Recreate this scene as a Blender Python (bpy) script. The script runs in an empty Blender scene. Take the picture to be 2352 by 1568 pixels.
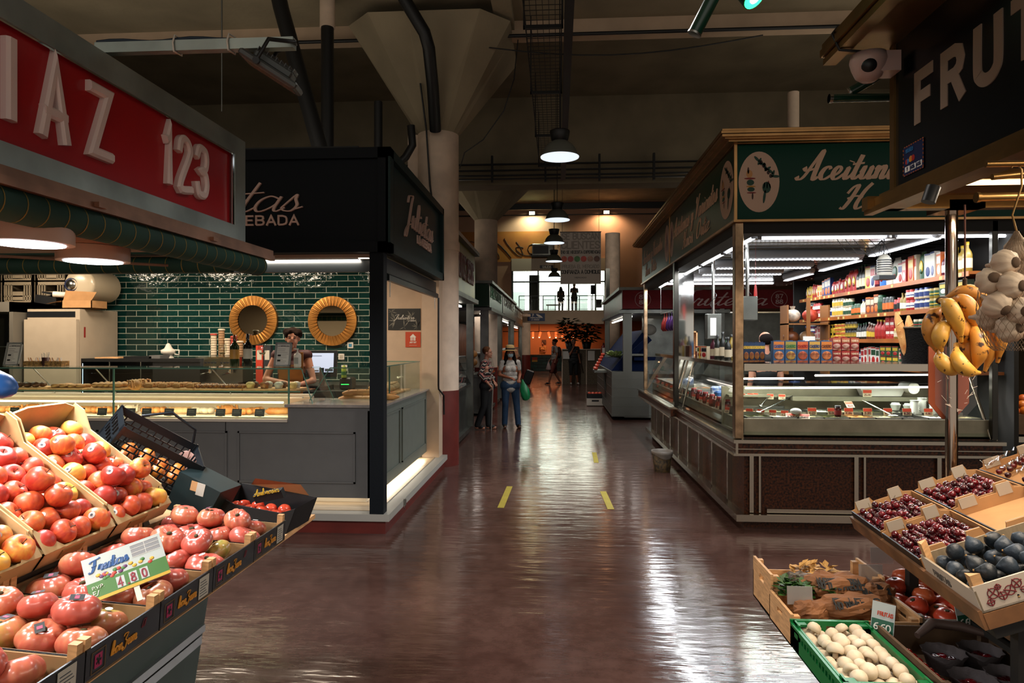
import bpy,math,random
from math import sin,cos,pi,radians,sqrt,atan2,floor,ceil
from mathutils import Vector,Matrix,Euler
random.seed(7)
C = bpy.context.scene.collection
SC = bpy.context.scene
# ------------------------------------------------------------------ camera, world, exposure
EYE = 1.65
YAW = radians(3.79)
cd = bpy.data.cameras.new('camera'); cam = bpy.data.objects.new('camera',cd); C.objects.link(cam)
cd.lens = 24.0; cd.sensor_width = 36.0; cd.clip_start = 0.05; cd.clip_end = 200
cam.location = (0,0,EYE); cam.rotation_euler = (pi/2,0,YAW)
SC.camera = cam
SC.view_settings.view_transform = 'Standard'; SC.view_settings.look = 'None'
SC.view_settings.exposure = 0.18; SC.view_settings.gamma = 1.0
SC.view_settings.use_curve_mapping = False
w = bpy.data.worlds.new('hall_air'); SC.world = w; w.use_nodes = True
w.node_tree.nodes['Background'].inputs[0].default_value = (1.0,.91,.80,1)
w.node_tree.nodes['Background'].inputs[1].default_value = 0.58
try:
 SC.cycles.max_bounces = 7; SC.cycles.diffuse_bounces = 3; SC.cycles.glossy_bounces = 4
 SC.cycles.transmission_bounces = 4; SC.cycles.transparent_max_bounces = 14
 SC.cycles.caustics_reflective = False; SC.cycles.caustics_refractive = False
 SC.cycles.sample_clamp_indirect = 4.0; SC.cycles.use_denoising = True
except Exception: pass

def light(name,kind,loc,power,color=(1,1,1),size=.1,size_y=None,rot=(0,0,0),spot=None,blend=.5,parent=None,spread=None):
 d = bpy.data.lights.new(name,kind); d.energy = power; d.color = color
 if kind == 'AREA':
  d.size = size
  if size_y: d.shape = 'RECTANGLE'; d.size_y = size_y
  if spread: d.spread = spread
 else: d.shadow_soft_size = size
 if spot: d.spot_size = spot; d.spot_blend = blend
 o = bpy.data.objects.new(name,d); C.objects.link(o)
 o.location = loc; o.rotation_euler = rot
 if parent: o.parent = parent
 return o

# ------------------------------------------------------------------ materials
def lin(h):
 if isinstance(h,(tuple,list)): return tuple(h[:3])
 h = h.lstrip('#'); h = ''.join(c*2 for c in h) if len(h) == 3 else h; v = [int(h[i:i+2],16)/255 for i in (0,2,4)]
 return tuple(x/12.92 if x <= .04045 else ((x+.055)/1.055)**2.4 for x in v)
_M = {}
def mat(name,col='#808080',rough=.6,metal=0.,spec=.5,var=0.,vs=8.,col2=None,bump=0.,bs=40.,emit=None,es=0.,alpha=1.,trans=0.,rnd=0.,coat=0.,stretch=None,ior=1.45,sheen=0.):
 if name in _M: return _M[name]
 m = bpy.data.materials.new(name); m.use_nodes = True; _M[name] = m
 nt = m.node_tree; N = nt.nodes; L = nt.links; b = N['Principled BSDF']
 c = lin(col); b.inputs['Base Color'].default_value = (*c,1)
 b.inputs['Roughness'].default_value = rough; b.inputs['Metallic'].default_value = metal
 b.inputs['Specular IOR Level'].default_value = spec; b.inputs['IOR'].default_value = ior
 if coat: b.inputs['Coat Weight'].default_value = coat; b.inputs['Coat Roughness'].default_value = .15
 if trans: b.inputs['Transmission Weight'].default_value = trans
 if alpha < 1: b.inputs['Alpha'].default_value = alpha
 if emit is not None:
  b.inputs['Emission Color'].default_value = (*lin(emit),1); b.inputs['Emission Strength'].default_value = es
 tc = None
 def coord():
  t = N.new('ShaderNodeTexCoord'); mp = N.new('ShaderNodeMapping'); L.new(t.outputs['Object'],mp.inputs[0])
  if stretch: mp.inputs['Scale'].default_value = stretch
  return mp.outputs[0]
 if var or col2 or rnd:
  nz = N.new('ShaderNodeTexNoise'); nz.inputs['Scale'].default_value = vs; nz.inputs['Detail'].default_value = 4
  L.new(coord(),nz.inputs['Vector'])
  cr = N.new('ShaderNodeValToRGB'); cr.color_ramp.elements[0].position = .35; cr.color_ramp.elements[1].position = .65
  c2 = lin(col2) if col2 else tuple(min(1,x*(1+var)) for x in c)
  c1 = c if col2 else tuple(x*(1-var) for x in c)
  cr.color_ramp.elements[0].color = (*c1,1); cr.color_ramp.elements[1].color = (*c2,1)
  fac = nz.outputs['Fac']
  if rnd:
   oi = N.new('ShaderNodeObjectInfo'); ma = N.new('ShaderNodeMath'); ma.operation = 'MULTIPLY_ADD'
   L.new(oi.outputs['Random'],ma.inputs[0]); ma.inputs[1].default_value = rnd; ma.inputs[2].default_value = -rnd/2
   ad = N.new('ShaderNodeMath'); ad.operation = 'ADD'; L.new(fac,ad.inputs[0]); L.new(ma.outputs[0],ad.inputs[1]); fac = ad.outputs[0]
  L.new(fac,cr.inputs[0]); L.new(cr.outputs[0],b.inputs['Base Color'])
 if bump:
  nb = N.new('ShaderNodeTexNoise'); nb.inputs['Scale'].default_value = bs; nb.inputs['Detail'].default_value = 5
  L.new(coord(),nb.inputs['Vector']); bp = N.new('ShaderNodeBump'); bp.inputs['Strength'].default_value = bump; bp.inputs['Distance'].default_value = .02
  L.new(nb.outputs['Fac'],bp.inputs['Height']); L.new(bp.outputs[0],b.inputs['Normal'])
 return m
def glass(name='clear_glass',col='#f3faf7',a=.16,rough=.03):
 if name in _M: return _M[name]
 m = bpy.data.materials.new(name); m.use_nodes = True; _M[name] = m
 nt = m.node_tree; N = nt.nodes; L = nt.links; N.remove(N['Principled BSDF']); out = N['Material Output']
 tr = N.new('ShaderNodeBsdfTransparent'); tr.inputs[0].default_value = (*lin(col),1)
 gl = N.new('ShaderNodeBsdfGlossy'); gl.inputs['Roughness'].default_value = rough
 fr = N.new('ShaderNodeLayerWeight'); fr.inputs[0].default_value = .5; pw = N.new('ShaderNodeMath'); pw.operation = 'POWER'; L.new(fr.outputs['Facing'],pw.inputs[0]); pw.inputs[1].default_value = 4
 ma = N.new('ShaderNodeMath'); ma.operation = 'MULTIPLY_ADD'; L.new(pw.outputs[0],ma.inputs[0]); ma.inputs[1].default_value = .7; ma.inputs[2].default_value = .025+a*.12
 mx = N.new('ShaderNodeMixShader'); L.new(ma.outputs[0],mx.inputs[0]); L.new(tr.outputs[0],mx.inputs[1]); L.new(gl.outputs[0],mx.inputs[2])
 L.new(mx.outputs[0],out.inputs[0])
 return m
def brick(name,col,mortar,w,h,rough=.15,m=.02,axis='XZ',c2=None,bump=.3):
 if name in _M: return _M[name]
 mt = bpy.data.materials.new(name); mt.use_nodes = True; _M[name] = mt
 N = mt.node_tree.nodes; L = mt.node_tree.links; b = N['Principled BSDF']
 t = N.new('ShaderNodeTexCoord'); sp = N.new('ShaderNodeSeparateXYZ'); cb = N.new('ShaderNodeCombineXYZ')
 L.new(t.outputs['Object'],sp.inputs[0]); L.new(sp.outputs[axis[0]],cb.inputs[0]); L.new(sp.outputs[axis[1]],cb.inputs[1])
 bk = N.new('ShaderNodeTexBrick'); L.new(cb.outputs[0],bk.inputs['Vector'])
 bk.inputs['Scale'].default_value = 1; bk.inputs['Brick Width'].default_value = w; bk.inputs['Row Height'].default_value = h
 bk.inputs['Mortar Size'].default_value = m; bk.inputs['Mortar Smooth'].default_value = .1
 bk.inputs['Color1'].default_value = (*lin(col),1); bk.inputs['Color2'].default_value = (*lin(c2 or col),1); bk.inputs['Mortar'].default_value = (*lin(mortar),1)
 L.new(bk.outputs['Color'],b.inputs['Base Color'])
 mr = N.new('ShaderNodeMapRange'); L.new(bk.outputs['Fac'],mr.inputs[0]); mr.inputs[3].default_value = rough; mr.inputs[4].default_value = .8
 L.new(mr.outputs[0],b.inputs['Roughness'])
 nz = N.new('ShaderNodeTexNoise'); nz.inputs['Scale'].default_value = 14; L.new(t.outputs['Object'],nz.inputs['Vector'])
 sb = N.new('ShaderNodeMath'); sb.operation = 'MULTIPLY_ADD'; L.new(nz.outputs['Fac'],sb.inputs[0]); sb.inputs[1].default_value = 1.0
 iv = N.new('ShaderNodeMath'); iv.operation = 'MULTIPLY'; L.new(bk.outputs['Fac'],iv.inputs[0]); iv.inputs[1].default_value = -1.0; L.new(iv.outputs[0],sb.inputs[2])
 bp = N.new('ShaderNodeBump'); bp.inputs['Strength'].default_value = bump; bp.inputs['Distance'].default_value = .012
 L.new(sb.outputs[0],bp.inputs['Height']); L.new(bp.outputs[0],b.inputs['Normal'])
 return mt

# ------------------------------------------------------------------ mesh builder
class MB:
 def __init__(s): s.v = []; s.f = []; s.m = []; s.sm = []; s.T = Matrix.Identity(4)
 def at(s,loc=(0,0,0),rot=(0,0,0),sc=None):
  s.T = Matrix.Translation(Vector(loc)) @ Euler(rot,'XYZ').to_matrix().to_4x4()
  if sc: s.T = s.T @ Matrix.Diagonal((*sc,1))
  return s
 def add(s,vs,fs,mi=0,smooth=False):
  b = len(s.v); T = s.T
  s.v += [tuple(T @ Vector(p)) for p in vs]
  for f in fs: s.f.append([b+i for i in f]); s.m.append(mi); s.sm.append(smooth)
  return s
 def box(s,x0,x1,y0,y1,z0,z1,mi=0):
  if x0 > x1: x0,x1 = x1,x0
  if y0 > y1: y0,y1 = y1,y0
  if z0 > z1: z0,z1 = z1,z0
  return s.add([(x0,y0,z0),(x1,y0,z0),(x1,y1,z0),(x0,y1,z0),(x0,y0,z1),(x1,y0,z1),(x1,y1,z1),(x0,y1,z1)],
                     [(0,3,2,1),(4,5,6,7),(0,1,5,4),(1,2,6,5),(2,3,7,6),(3,0,4,7)],mi)
 def cbox(s,c,d,rot=(0,0,0),mi=0,bev=0.):
  R = Euler(rot).to_matrix(); c = Vector(c); hx,hy,hz = d[0]/2,d[1]/2,d[2]/2
  if not bev:
   P = [(-hx,-hy,-hz),(hx,-hy,-hz),(hx,hy,-hz),(-hx,hy,-hz),(-hx,-hy,hz),(hx,-hy,hz),(hx,hy,hz),(-hx,hy,hz)]
   return s.add([tuple(c + R @ Vector(p)) for p in P],[(0,3,2,1),(4,5,6,7),(0,1,5,4),(1,2,6,5),(2,3,7,6),(3,0,4,7)],mi)
  b = bev; ring = []
  for z,i in ((-hz,b),(-hz+b,0),(hz-b,0),(hz,b)):
   ring.append([(-hx+i+b*.7,-hy+i,z),(hx-i-b*.7,-hy+i,z),(hx-i,-hy+i+b*.7,z),(hx-i,hy-i-b*.7,z),(hx-i-b*.7,hy-i,z),(-hx+i+b*.7,hy-i,z),(-hx+i,hy-i-b*.7,z),(-hx+i,-hy+i+b*.7,z)])
  vs = [tuple(c + R @ Vector(p)) for r in ring for p in r]
  fs = [tuple(range(7,-1,-1)),tuple(range(24,32))]
  for k in range(3):
   for j in range(8): fs.append((k*8+j,k*8+(j+1)%8,k*8+8+(j+1)%8,k*8+8+j))
  return s.add(vs,fs,mi)
 def prism(s,pts,a,b,axis='Z',mi=0):
  n = len(pts)
  def P(p,t): return {'Z': (p[0],p[1],t),'Y': (p[0],t,p[1]),'X': (t,p[0],p[1])}[axis]
  vs = [P(p,a) for p in pts] + [P(p,b) for p in pts]
  fs = [tuple(range(n-1,-1,-1)),tuple(range(n,2*n))] + [(i,(i+1) % n,n+(i+1) % n,n+i) for i in range(n)]
  if axis == 'Y': fs = [tuple(reversed(f)) for f in fs]
  return s.add(vs,fs,mi)
 def cyl(s,p0,p1,r0,r1=None,n=16,mi=0,caps=True,smooth=True):
  r1 = r0 if r1 is None else r1
  p0 = Vector(p0); p1 = Vector(p1); d = (p1-p0).normalized()
  u = d.orthogonal().normalized(); v = d.cross(u)
  vs = [tuple(p0+(u*cos(2*pi*i/n)+v*sin(2*pi*i/n))*r0) for i in range(n)]+[tuple(p1+(u*cos(2*pi*i/n)+v*sin(2*pi*i/n))*r1) for i in range(n)]
  s.add(vs,[(i,(i+1) % n,n+(i+1) % n,n+i) for i in range(n)],mi,smooth)
  if caps:
   if r0 > 0: s.add(vs[:n],[tuple(range(n-1,-1,-1))],mi)
   if r1 > 0: s.add(vs[n:],[tuple(range(n))],mi)
  return s
 def lathe(s,prof,n=20,c=(0,0,0),mi=0,lobes=0,la=0.,close=False,smooth=True):
  vs = []; k = len(prof)
  for r,z in prof:
   for i in range(n):
    a = 2*pi*i/n; rr = r*(1+la*cos(lobes*a)) if lobes else r
    vs.append((c[0]+rr*cos(a),c[1]+rr*sin(a),c[2]+z))
  fs = [(j*n+i,j*n+(i+1) % n,(j+1)*n+(i+1) % n,(j+1)*n+i) for j in range(k-1) for i in range(n)]
  s.add(vs,fs,mi,smooth)
  if prof[0][0] > 1e-6: s.add(vs[:n],[tuple(range(n-1,-1,-1))],mi)
  if prof[-1][0] > 1e-6: s.add(vs[-n:],[tuple(range(n))],mi)
  return s
 def ball(s,c,r,n=12,m=8,mi=0,rot=(0,0,0)):
  if not isinstance(r,(tuple,list)): r = (r,r,r)
  R = Euler(rot).to_matrix(); c = Vector(c); vs = []
  for j in range(1,m):
   t = pi*j/m
   for i in range(n):
    a = 2*pi*i/n; vs.append(tuple(c+R @ Vector((r[0]*sin(t)*cos(a),r[1]*sin(t)*sin(a),-r[2]*cos(t)))))
  vs.append(tuple(c+R @ Vector((0,0,-r[2])))); vs.append(tuple(c+R @ Vector((0,0,r[2]))))
  B = len(vs)-2
  fs = [(j*n+i,j*n+(i+1) % n,(j+1)*n+(i+1) % n,(j+1)*n+i) for j in range(m-2) for i in range(n)]
  fs += [(B,(i+1) % n,i) for i in range(n)] + [(B+1,(m-2)*n+i,(m-2)*n+(i+1) % n) for i in range(n)]
  return s.add(vs,fs,mi,True)
 def tube(s,path,r,n=8,mi=0,caps=True):
  P = [Vector(p) for p in path]; K = len(P); vs = []; prev = None
  rs = r if isinstance(r,(list,tuple)) else [r]*K
  for i,p in enumerate(P):
   d = (P[min(i+1,K-1)]-P[max(i-1,0)]).normalized()
   if prev is None: u = d.orthogonal().normalized()
   else:
    u = prev - d*prev.dot(d); u = u.normalized() if u.length > 1e-6 else d.orthogonal().normalized()
   prev = u; v = d.cross(u)
   vs += [tuple(p+(u*cos(2*pi*k/n)+v*sin(2*pi*k/n))*rs[i]) for k in range(n)]
  fs = [(j*n+i,j*n+(i+1) % n,(j+1)*n+(i+1) % n,(j+1)*n+i) for j in range(K-1) for i in range(n)]
  s.add(vs,fs,mi,True)
  if caps: s.add(vs[:n],[tuple(range(n-1,-1,-1))],mi); s.add(vs[-n:],[tuple(range(n))],mi)
  return s
 def quad(s,a,b,c,d,mi=0): return s.add([a,b,c,d],[(0,1,2,3)],mi)
 def mesh(s,name,mats):
  me = bpy.data.meshes.new(name); me.from_pydata(s.v,[],s.f)
  for m in (mats if isinstance(mats,(list,tuple)) else [mats]): me.materials.append(m)
  me.polygons.foreach_set('material_index',s.m); me.polygons.foreach_set('use_smooth',s.sm); me.update()
  return me
 def build(s,name,mats,parent=None,loc=None,rot=None,**kw):
  o = bpy.data.objects.new(name,s.mesh(name,mats)); C.objects.link(o)
  if parent: o.parent = parent
  if loc: o.location = loc
  if rot: o.rotation_euler = rot
  for k,v in kw.items(): o[k] = v
  return o
def thing(name,label,cat,loc=(0,0,0),rotz=0.,group=None,rot=None):
 o = bpy.data.objects.new(name,None); o.empty_display_size = .1; C.objects.link(o)
 o.location = loc; o.rotation_euler = rot or (0,0,rotz); o['label'] = label; o['category'] = cat
 if group: o['group'] = group
 return o
def tag(o,label,cat,group=None):
 o['label'] = label; o['category'] = cat
 if group: o['group'] = group
 return o
def struct(name,mb,m,**kw): return mb.build(name,m,kind='structure',**kw)
KIDS = {}
def kids(root):
 if root.name not in KIDS: KIDS[root.name] = [o for o in C.objects if o.parent == root]
 return KIDS[root.name]
def dup(root,loc,rot=None,label=None,group=None,sc=None):
 r = root.copy(); C.objects.link(r); r.location = loc
 if rot is not None: r.rotation_euler = rot
 if sc: r.scale = (sc,sc,sc) if not isinstance(sc,(tuple,list)) else sc
 if label: r['label'] = label
 if group: r['group'] = group
 for ch in kids(root):
  c = ch.copy(); C.objects.link(c); c.parent = r
  for g in kids(ch):
   d = g.copy(); C.objects.link(d); d.parent = c
 return r
ORD = ['first','second','third','fourth','fifth','sixth','seventh','eighth','ninth','tenth','eleventh','twelfth','thirteenth','fourteenth','fifteenth','sixteenth','seventeenth','eighteenth','nineteenth','twentieth']
def nth(i):
 if i < 20: return ORD[i]
 if i == 29: return 'thirtieth'
 if i == 39: return 'fortieth'
 return {2: 'twenty',3: 'thirty',4: 'forty'}[(i+1)//10] + '-' + ORD[(i+1) % 10-1]
def pix(px,py,Y=None,X=None,Z=None):
 """the world point on a known plane seen at a photo pixel (for measuring real positions)"""
 t = (px-1176)/1568; u = (784-py)/1568
 d = Vector((t*cos(YAW)-sin(YAW),cos(YAW)+t*sin(YAW),u))
 k = Y/d.y if Y is not None else X/d.x if X is not None else (Z-EYE)/d.z
 return Vector((d.x*k,d.y*k,EYE+d.z*k))

# ------------------------------------------------------------------ lettering
# each glyph: list of strokes in a 1-high em; stroke = list of points
GL = {
 'A': ([[(0,0),(.24,1),(.48,0)],[(.09,.3),(.39,.3)]],.48),'Z': ([[(0,1),(.42,1),(0,0),(.42,0)]],.42),'I': ([[(.0,0),(.0,1)]],.02),
 'F': ([[(0,0),(0,1),(.42,1)],[(0,.52),(.34,.52)]],.42),'U': ([[(0,1),(0,.28),(.05,.1),(.16,0),(.3,0),(.41,.1),(.46,.28),(.46,1)]],.46),
 'R': ([[(0,0),(0,1),(.28,1),(.4,.93),(.44,.76),(.4,.6),(.28,.52),(0,.52)],[(.26,.5),(.46,0)]],.46),'T': ([[(0,1),(.5,1)],[(.25,1),(.25,0)]],.5),
 'E': ([[(.38,0),(0,0),(0,1),(.38,1)],[(0,.52),(.32,.52)]],.38),'S': ([[(.4,.82),(.33,.97),(.2,1),(.06,.95),(0,.78),(.06,.6),(.34,.42),(.42,.24),(.36,.06),(.2,0),(.06,.04),(0,.2)]],.42),
 'L': ([[(0,1),(0,0),(.36,0)]],.36),'C': ([[(.44,.75),(.38,.94),(.22,1),(.07,.92),(0,.7),(0,.3),(.07,.08),(.22,0),(.38,.06),(.44,.25)]],.44),
 'B': ([[(0,0),(0,1),(.27,1),(.38,.94),(.41,.76),(.36,.58),(.27,.53),(0,.53)],[(.27,.53),(.4,.45),(.44,.26),(.39,.06),(.27,0),(0,0)]],.44),
 'D': ([[(0,0),(0,1),(.24,1),(.4,.9),(.46,.7),(.46,.3),(.4,.1),(.24,0),(0,0)]],.46),'J': ([[(.36,1),(.36,.25),(.3,.05),(.17,0),(.05,.06),(0,.22)]],.36),
 'N': ([[(0,0),(0,1),(.44,0),(.44,1)]],.44),'O': ([[(.23,1),(.08,.93),(0,.7),(0,.3),(.08,.07),(.23,0),(.38,.07),(.46,.3),(.46,.7),(.38,.93),(.23,1)]],.46),
 'M': ([[(0,0),(0,1),(.27,.35),(.54,1),(.54,0)]],.54),'P': ([[(0,0),(0,1),(.28,1),(.4,.93),(.44,.74),(.4,.56),(.28,.48),(0,.48)]],.44),
 'V': ([[(0,1),(.24,0),(.48,1)]],.48),'X': ([[(0,0),(.44,1)],[(0,1),(.44,0)]],.44),'Y': ([[(0,1),(.23,.5),(.46,1)],[(.23,.5),(.23,0)]],.46),'Q': ([[(.23,1),(.06,.9),(0,.6),(0,.35),(.08,.07),(.23,0),(.38,.07),(.46,.35),(.46,.6),(.4,.9),(.23,1)],[(.28,.22),(.48,-.04)]],.46),
 'H': ([[(0,0),(0,1)],[(.44,0),(.44,1)],[(0,.52),(.44,.52)]],.44),'G': ([[(.44,.78),(.36,.96),(.22,1),(.07,.92),(0,.7),(0,.3),(.07,.08),(.22,0),(.38,.05),(.44,.2),(.44,.48),(.25,.48)]],.44),
 '1': ([[(.0,.83),(.1,.86),(.15,1),(.15,0)]],.17),'2': ([[(.0,.78),(.04,.93),(.16,1),(.28,.97),(.36,.84),(.33,.66),(.0,0),(.36,0)]],.36),
 '3': ([[(0,.84),(.06,.97),(.17,1),(.3,.96),(.35,.78),(.3,.58),(.16,.52),(.3,.47),(.36,.26),(.3,.05),(.17,0),(.05,.03),(0,.18)]],.36),
 '0': ([[(.2,1),(.06,.9),(0,.6),(0,.4),(.06,.1),(.2,0),(.34,.1),(.4,.4),(.4,.6),(.34,.9),(.2,1)]],.4),'4': ([[(.3,0),(.3,1),(0,.3),(.4,.3)]],.4),
 '5': ([[(.36,1),(.04,1),(.02,.56),(.2,.62),(.36,.5),(.38,.26),(.3,.05),(.14,0),(0,.1)]],.38),'6': ([[(.34,.95),(.14,.85),(.02,.5),(.02,.2),(.12,.02),(.26,.02),(.38,.2),(.36,.42),(.22,.54),(.04,.4)]],.38),
 '7': ([[(0,1),(.38,1),(.14,0)]],.38),'8': ([[(.2,.54),(.05,.66),(.03,.85),(.2,1),(.37,.85),(.35,.66),(.2,.54),(.02,.4),(0,.15),(.2,0),(.4,.15),(.38,.4),(.2,.54)]],.4),
 '9': ([[(.36,.6),(.2,.46),(.04,.6),(.04,.85),(.18,1),(.34,.9),(.38,.6),(.3,.15),(.1,0)]],.38),'.': ([[(.0,0),(.03,.03)]],.05),',': ([[(.04,.04),(0,-.12)]],.06),'-': ([[(0,.45),(.25,.45)]],.25),' ': ([],.22),'[': ([[(.14,1.05),(0,1.05),(0,-.05),(.14,-.05)]],.14),']': ([[(0,1.05),(.14,1.05),(.14,-.05),(0,-.05)]],.14),'/': ([[(0,0),(.3,1)]],.3),
}
# cursive hand, x-height about .42, baseline 0; strokes smoothed, each letter leaves on the baseline
GS = {
 'a': ([[(.34,.36),(.2,.43),(.07,.33),(.02,.14),(.08,0),(.2,.04),(.33,.2),(.37,.42),(.33,.1),(.38,0),(.5,.1)]],.42),
 'c': ([[(.28,.34),(.22,.43),(.09,.36),(.02,.16),(.08,.01),(.2,.01),(.36,.14)]],.32),'e': ([[(0,.08),(.18,.2),(.24,.35),(.16,.43),(.06,.33),(.03,.14),(.1,.0),(.22,.02),(.36,.16)]],.32),
 'i': ([[(0,.1),(.1,.4),(.06,.08),(.12,0),(.24,.12)],[(.14,.58),(.15,.61)]],.2),'l': ([[(0,.1),(.14,.5),(.16,.9),(.1,.95),(.05,.7),(.04,.1),(.1,0),(.24,.12)]],.2),
 't': ([[(0,.1),(.12,.5),(.17,.82),(.08,.3),(.07,.06),(.14,0),(.26,.12)],[(-.06,.5),(.3,.54)]],.22),'n': ([[(0,.3),(.06,.42),(.05,0),(.1,.26),(.22,.43),(.28,.35),(.24,.06),(.3,0),(.42,.12)]],.38),
 'm': ([[(0,.3),(.06,.42),(.05,0),(.1,.26),(.2,.43),(.25,.35),(.23,0),(.28,.26),(.38,.43),(.44,.35),(.4,.06),(.46,0),(.56,.12)]],.52),'o': ([[(.3,.4),(.16,.43),(.04,.3),(.02,.12),(.1,0),(.22,.04),(.3,.2),(.28,.38),(.2,.4),(.3,.32),(.42,.34)]],.36),
 'r': ([[(0,.1),(.1,.44),(.14,.38),(.25,.38),(.2,.08),(.26,0),(.38,.12)]],.32),'s': ([[(0,.08),(.16,.46),(.18,.34),(.24,.16),(.18,.01),(.06,.02),(.02,.08)],[(.2,.04),(.34,.12)]],.28),
 'u': ([[(0,.2),(.08,.42),(.05,.1),(.12,0),(.22,.1),(.31,.42),(.28,.08),(.34,0),(.46,.12)]],.4),'v': ([[(0,.3),(.07,.42),(.1,.05),(.16,0),(.3,.38),(.42,.36)]],.36),
 'y': ([[(0,.2),(.08,.42),(.06,.1),(.12,.02),(.24,.14),(.31,.42),(.24,-.2),(.1,-.38),(.02,-.28),(.2,-.04),(.44,.14)]],.4),'z': ([[(0,.34),(.08,.42),(.28,.4),(.02,.02),(.2,.03),(.38,.1)]],.34),
 'k': ([[(.02,.1),(.16,.55),(.16,.95),(.08,.85),(.03,0)],[(.04,.2),(.26,.42),(.2,.25),(.1,.24),(.22,.0),(.36,.1)]],.34),'b': ([[(0,.1),(.16,.55),(.15,.95),(.08,.85),(.04,.1),(.14,0),(.28,.12),(.28,.36),(.14,.4)]],.36),
 'A': ([[(-.18,.1),(-.1,.0),(.05,.1),(.25,.6),(.42,1),(.38,.5),(.36,.0),(.5,.08)],[(-.02,.42),(.08,.3),(.3,.36),(.44,.4)]],.5),
 'V': ([[(-.02,.75),(.06,.95),(.14,.85),(.12,.3),(.14,0),(.3,.4),(.48,.95),(.6,1)]],.5),'H': ([[(-.05,.6),(.04,.85),(.16,.9),(.1,.4),(.0,.02),(-.1,.05)],[(.5,1),(.38,.7),(.3,.2),(.36,0),(.5,.1)],[(0,.4),(.2,.5),(.4,.45)]],.52),
 'O': ([[(.4,.95),(.15,.85),(.02,.45),(.08,.08),(.25,0),(.45,.2),(.5,.6),(.42,.9),(.3,.95),(.28,.8)]],.56),'J': ([[(.0,.72),(.04,.95),(.2,1.02),(.36,1.05),(.3,.8),(.2,.2),(.08,-.35),(-.02,-.42),(-.02,-.25),(.15,-.02),(.42,.12)]],.42),
 'F': ([[(-.02,.78),(.06,.9),(.5,1.0),(.6,1.08)],[(.3,.94),(.24,.5),(.1,.08),(-.06,0),(-.12,.1)],[(.06,.45),(.36,.52)]],.42),'L': ([[(.1,.8),(.3,1),(.3,.7),(.12,.1),(0,.03),(.1,0),(.4,.06)]],.4),
 '.': ([[(.0,.02),(.03,.04)]],.2),' ': ([],.3),'Z': ([[(0,.8),(.1,.95),(.4,.9),(.25,.5),(.4,.35),(.3,-.1),(.05,-.2),(0,-.05),(.1,0)]],.48),
}
def catmull(P,k=6):
 if len(P) < 3: return P
 out = []
 Q = [P[0]]+list(P)+[P[-1]]
 for i in range(1,len(Q)-2):
  for j in range(k):
   t = j/k; a,b,c,d = Q[i-1],Q[i],Q[i+1],Q[i+2]
   out.append(tuple(.5*((2*b[n])+(-a[n]+c[n])*t+(2*a[n]-5*b[n]+4*c[n]-d[n])*t*t+(-a[n]+3*b[n]-3*c[n]+d[n])*t**3) for n in range(2)))
 out.append(tuple(P[-1])); return out
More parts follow.
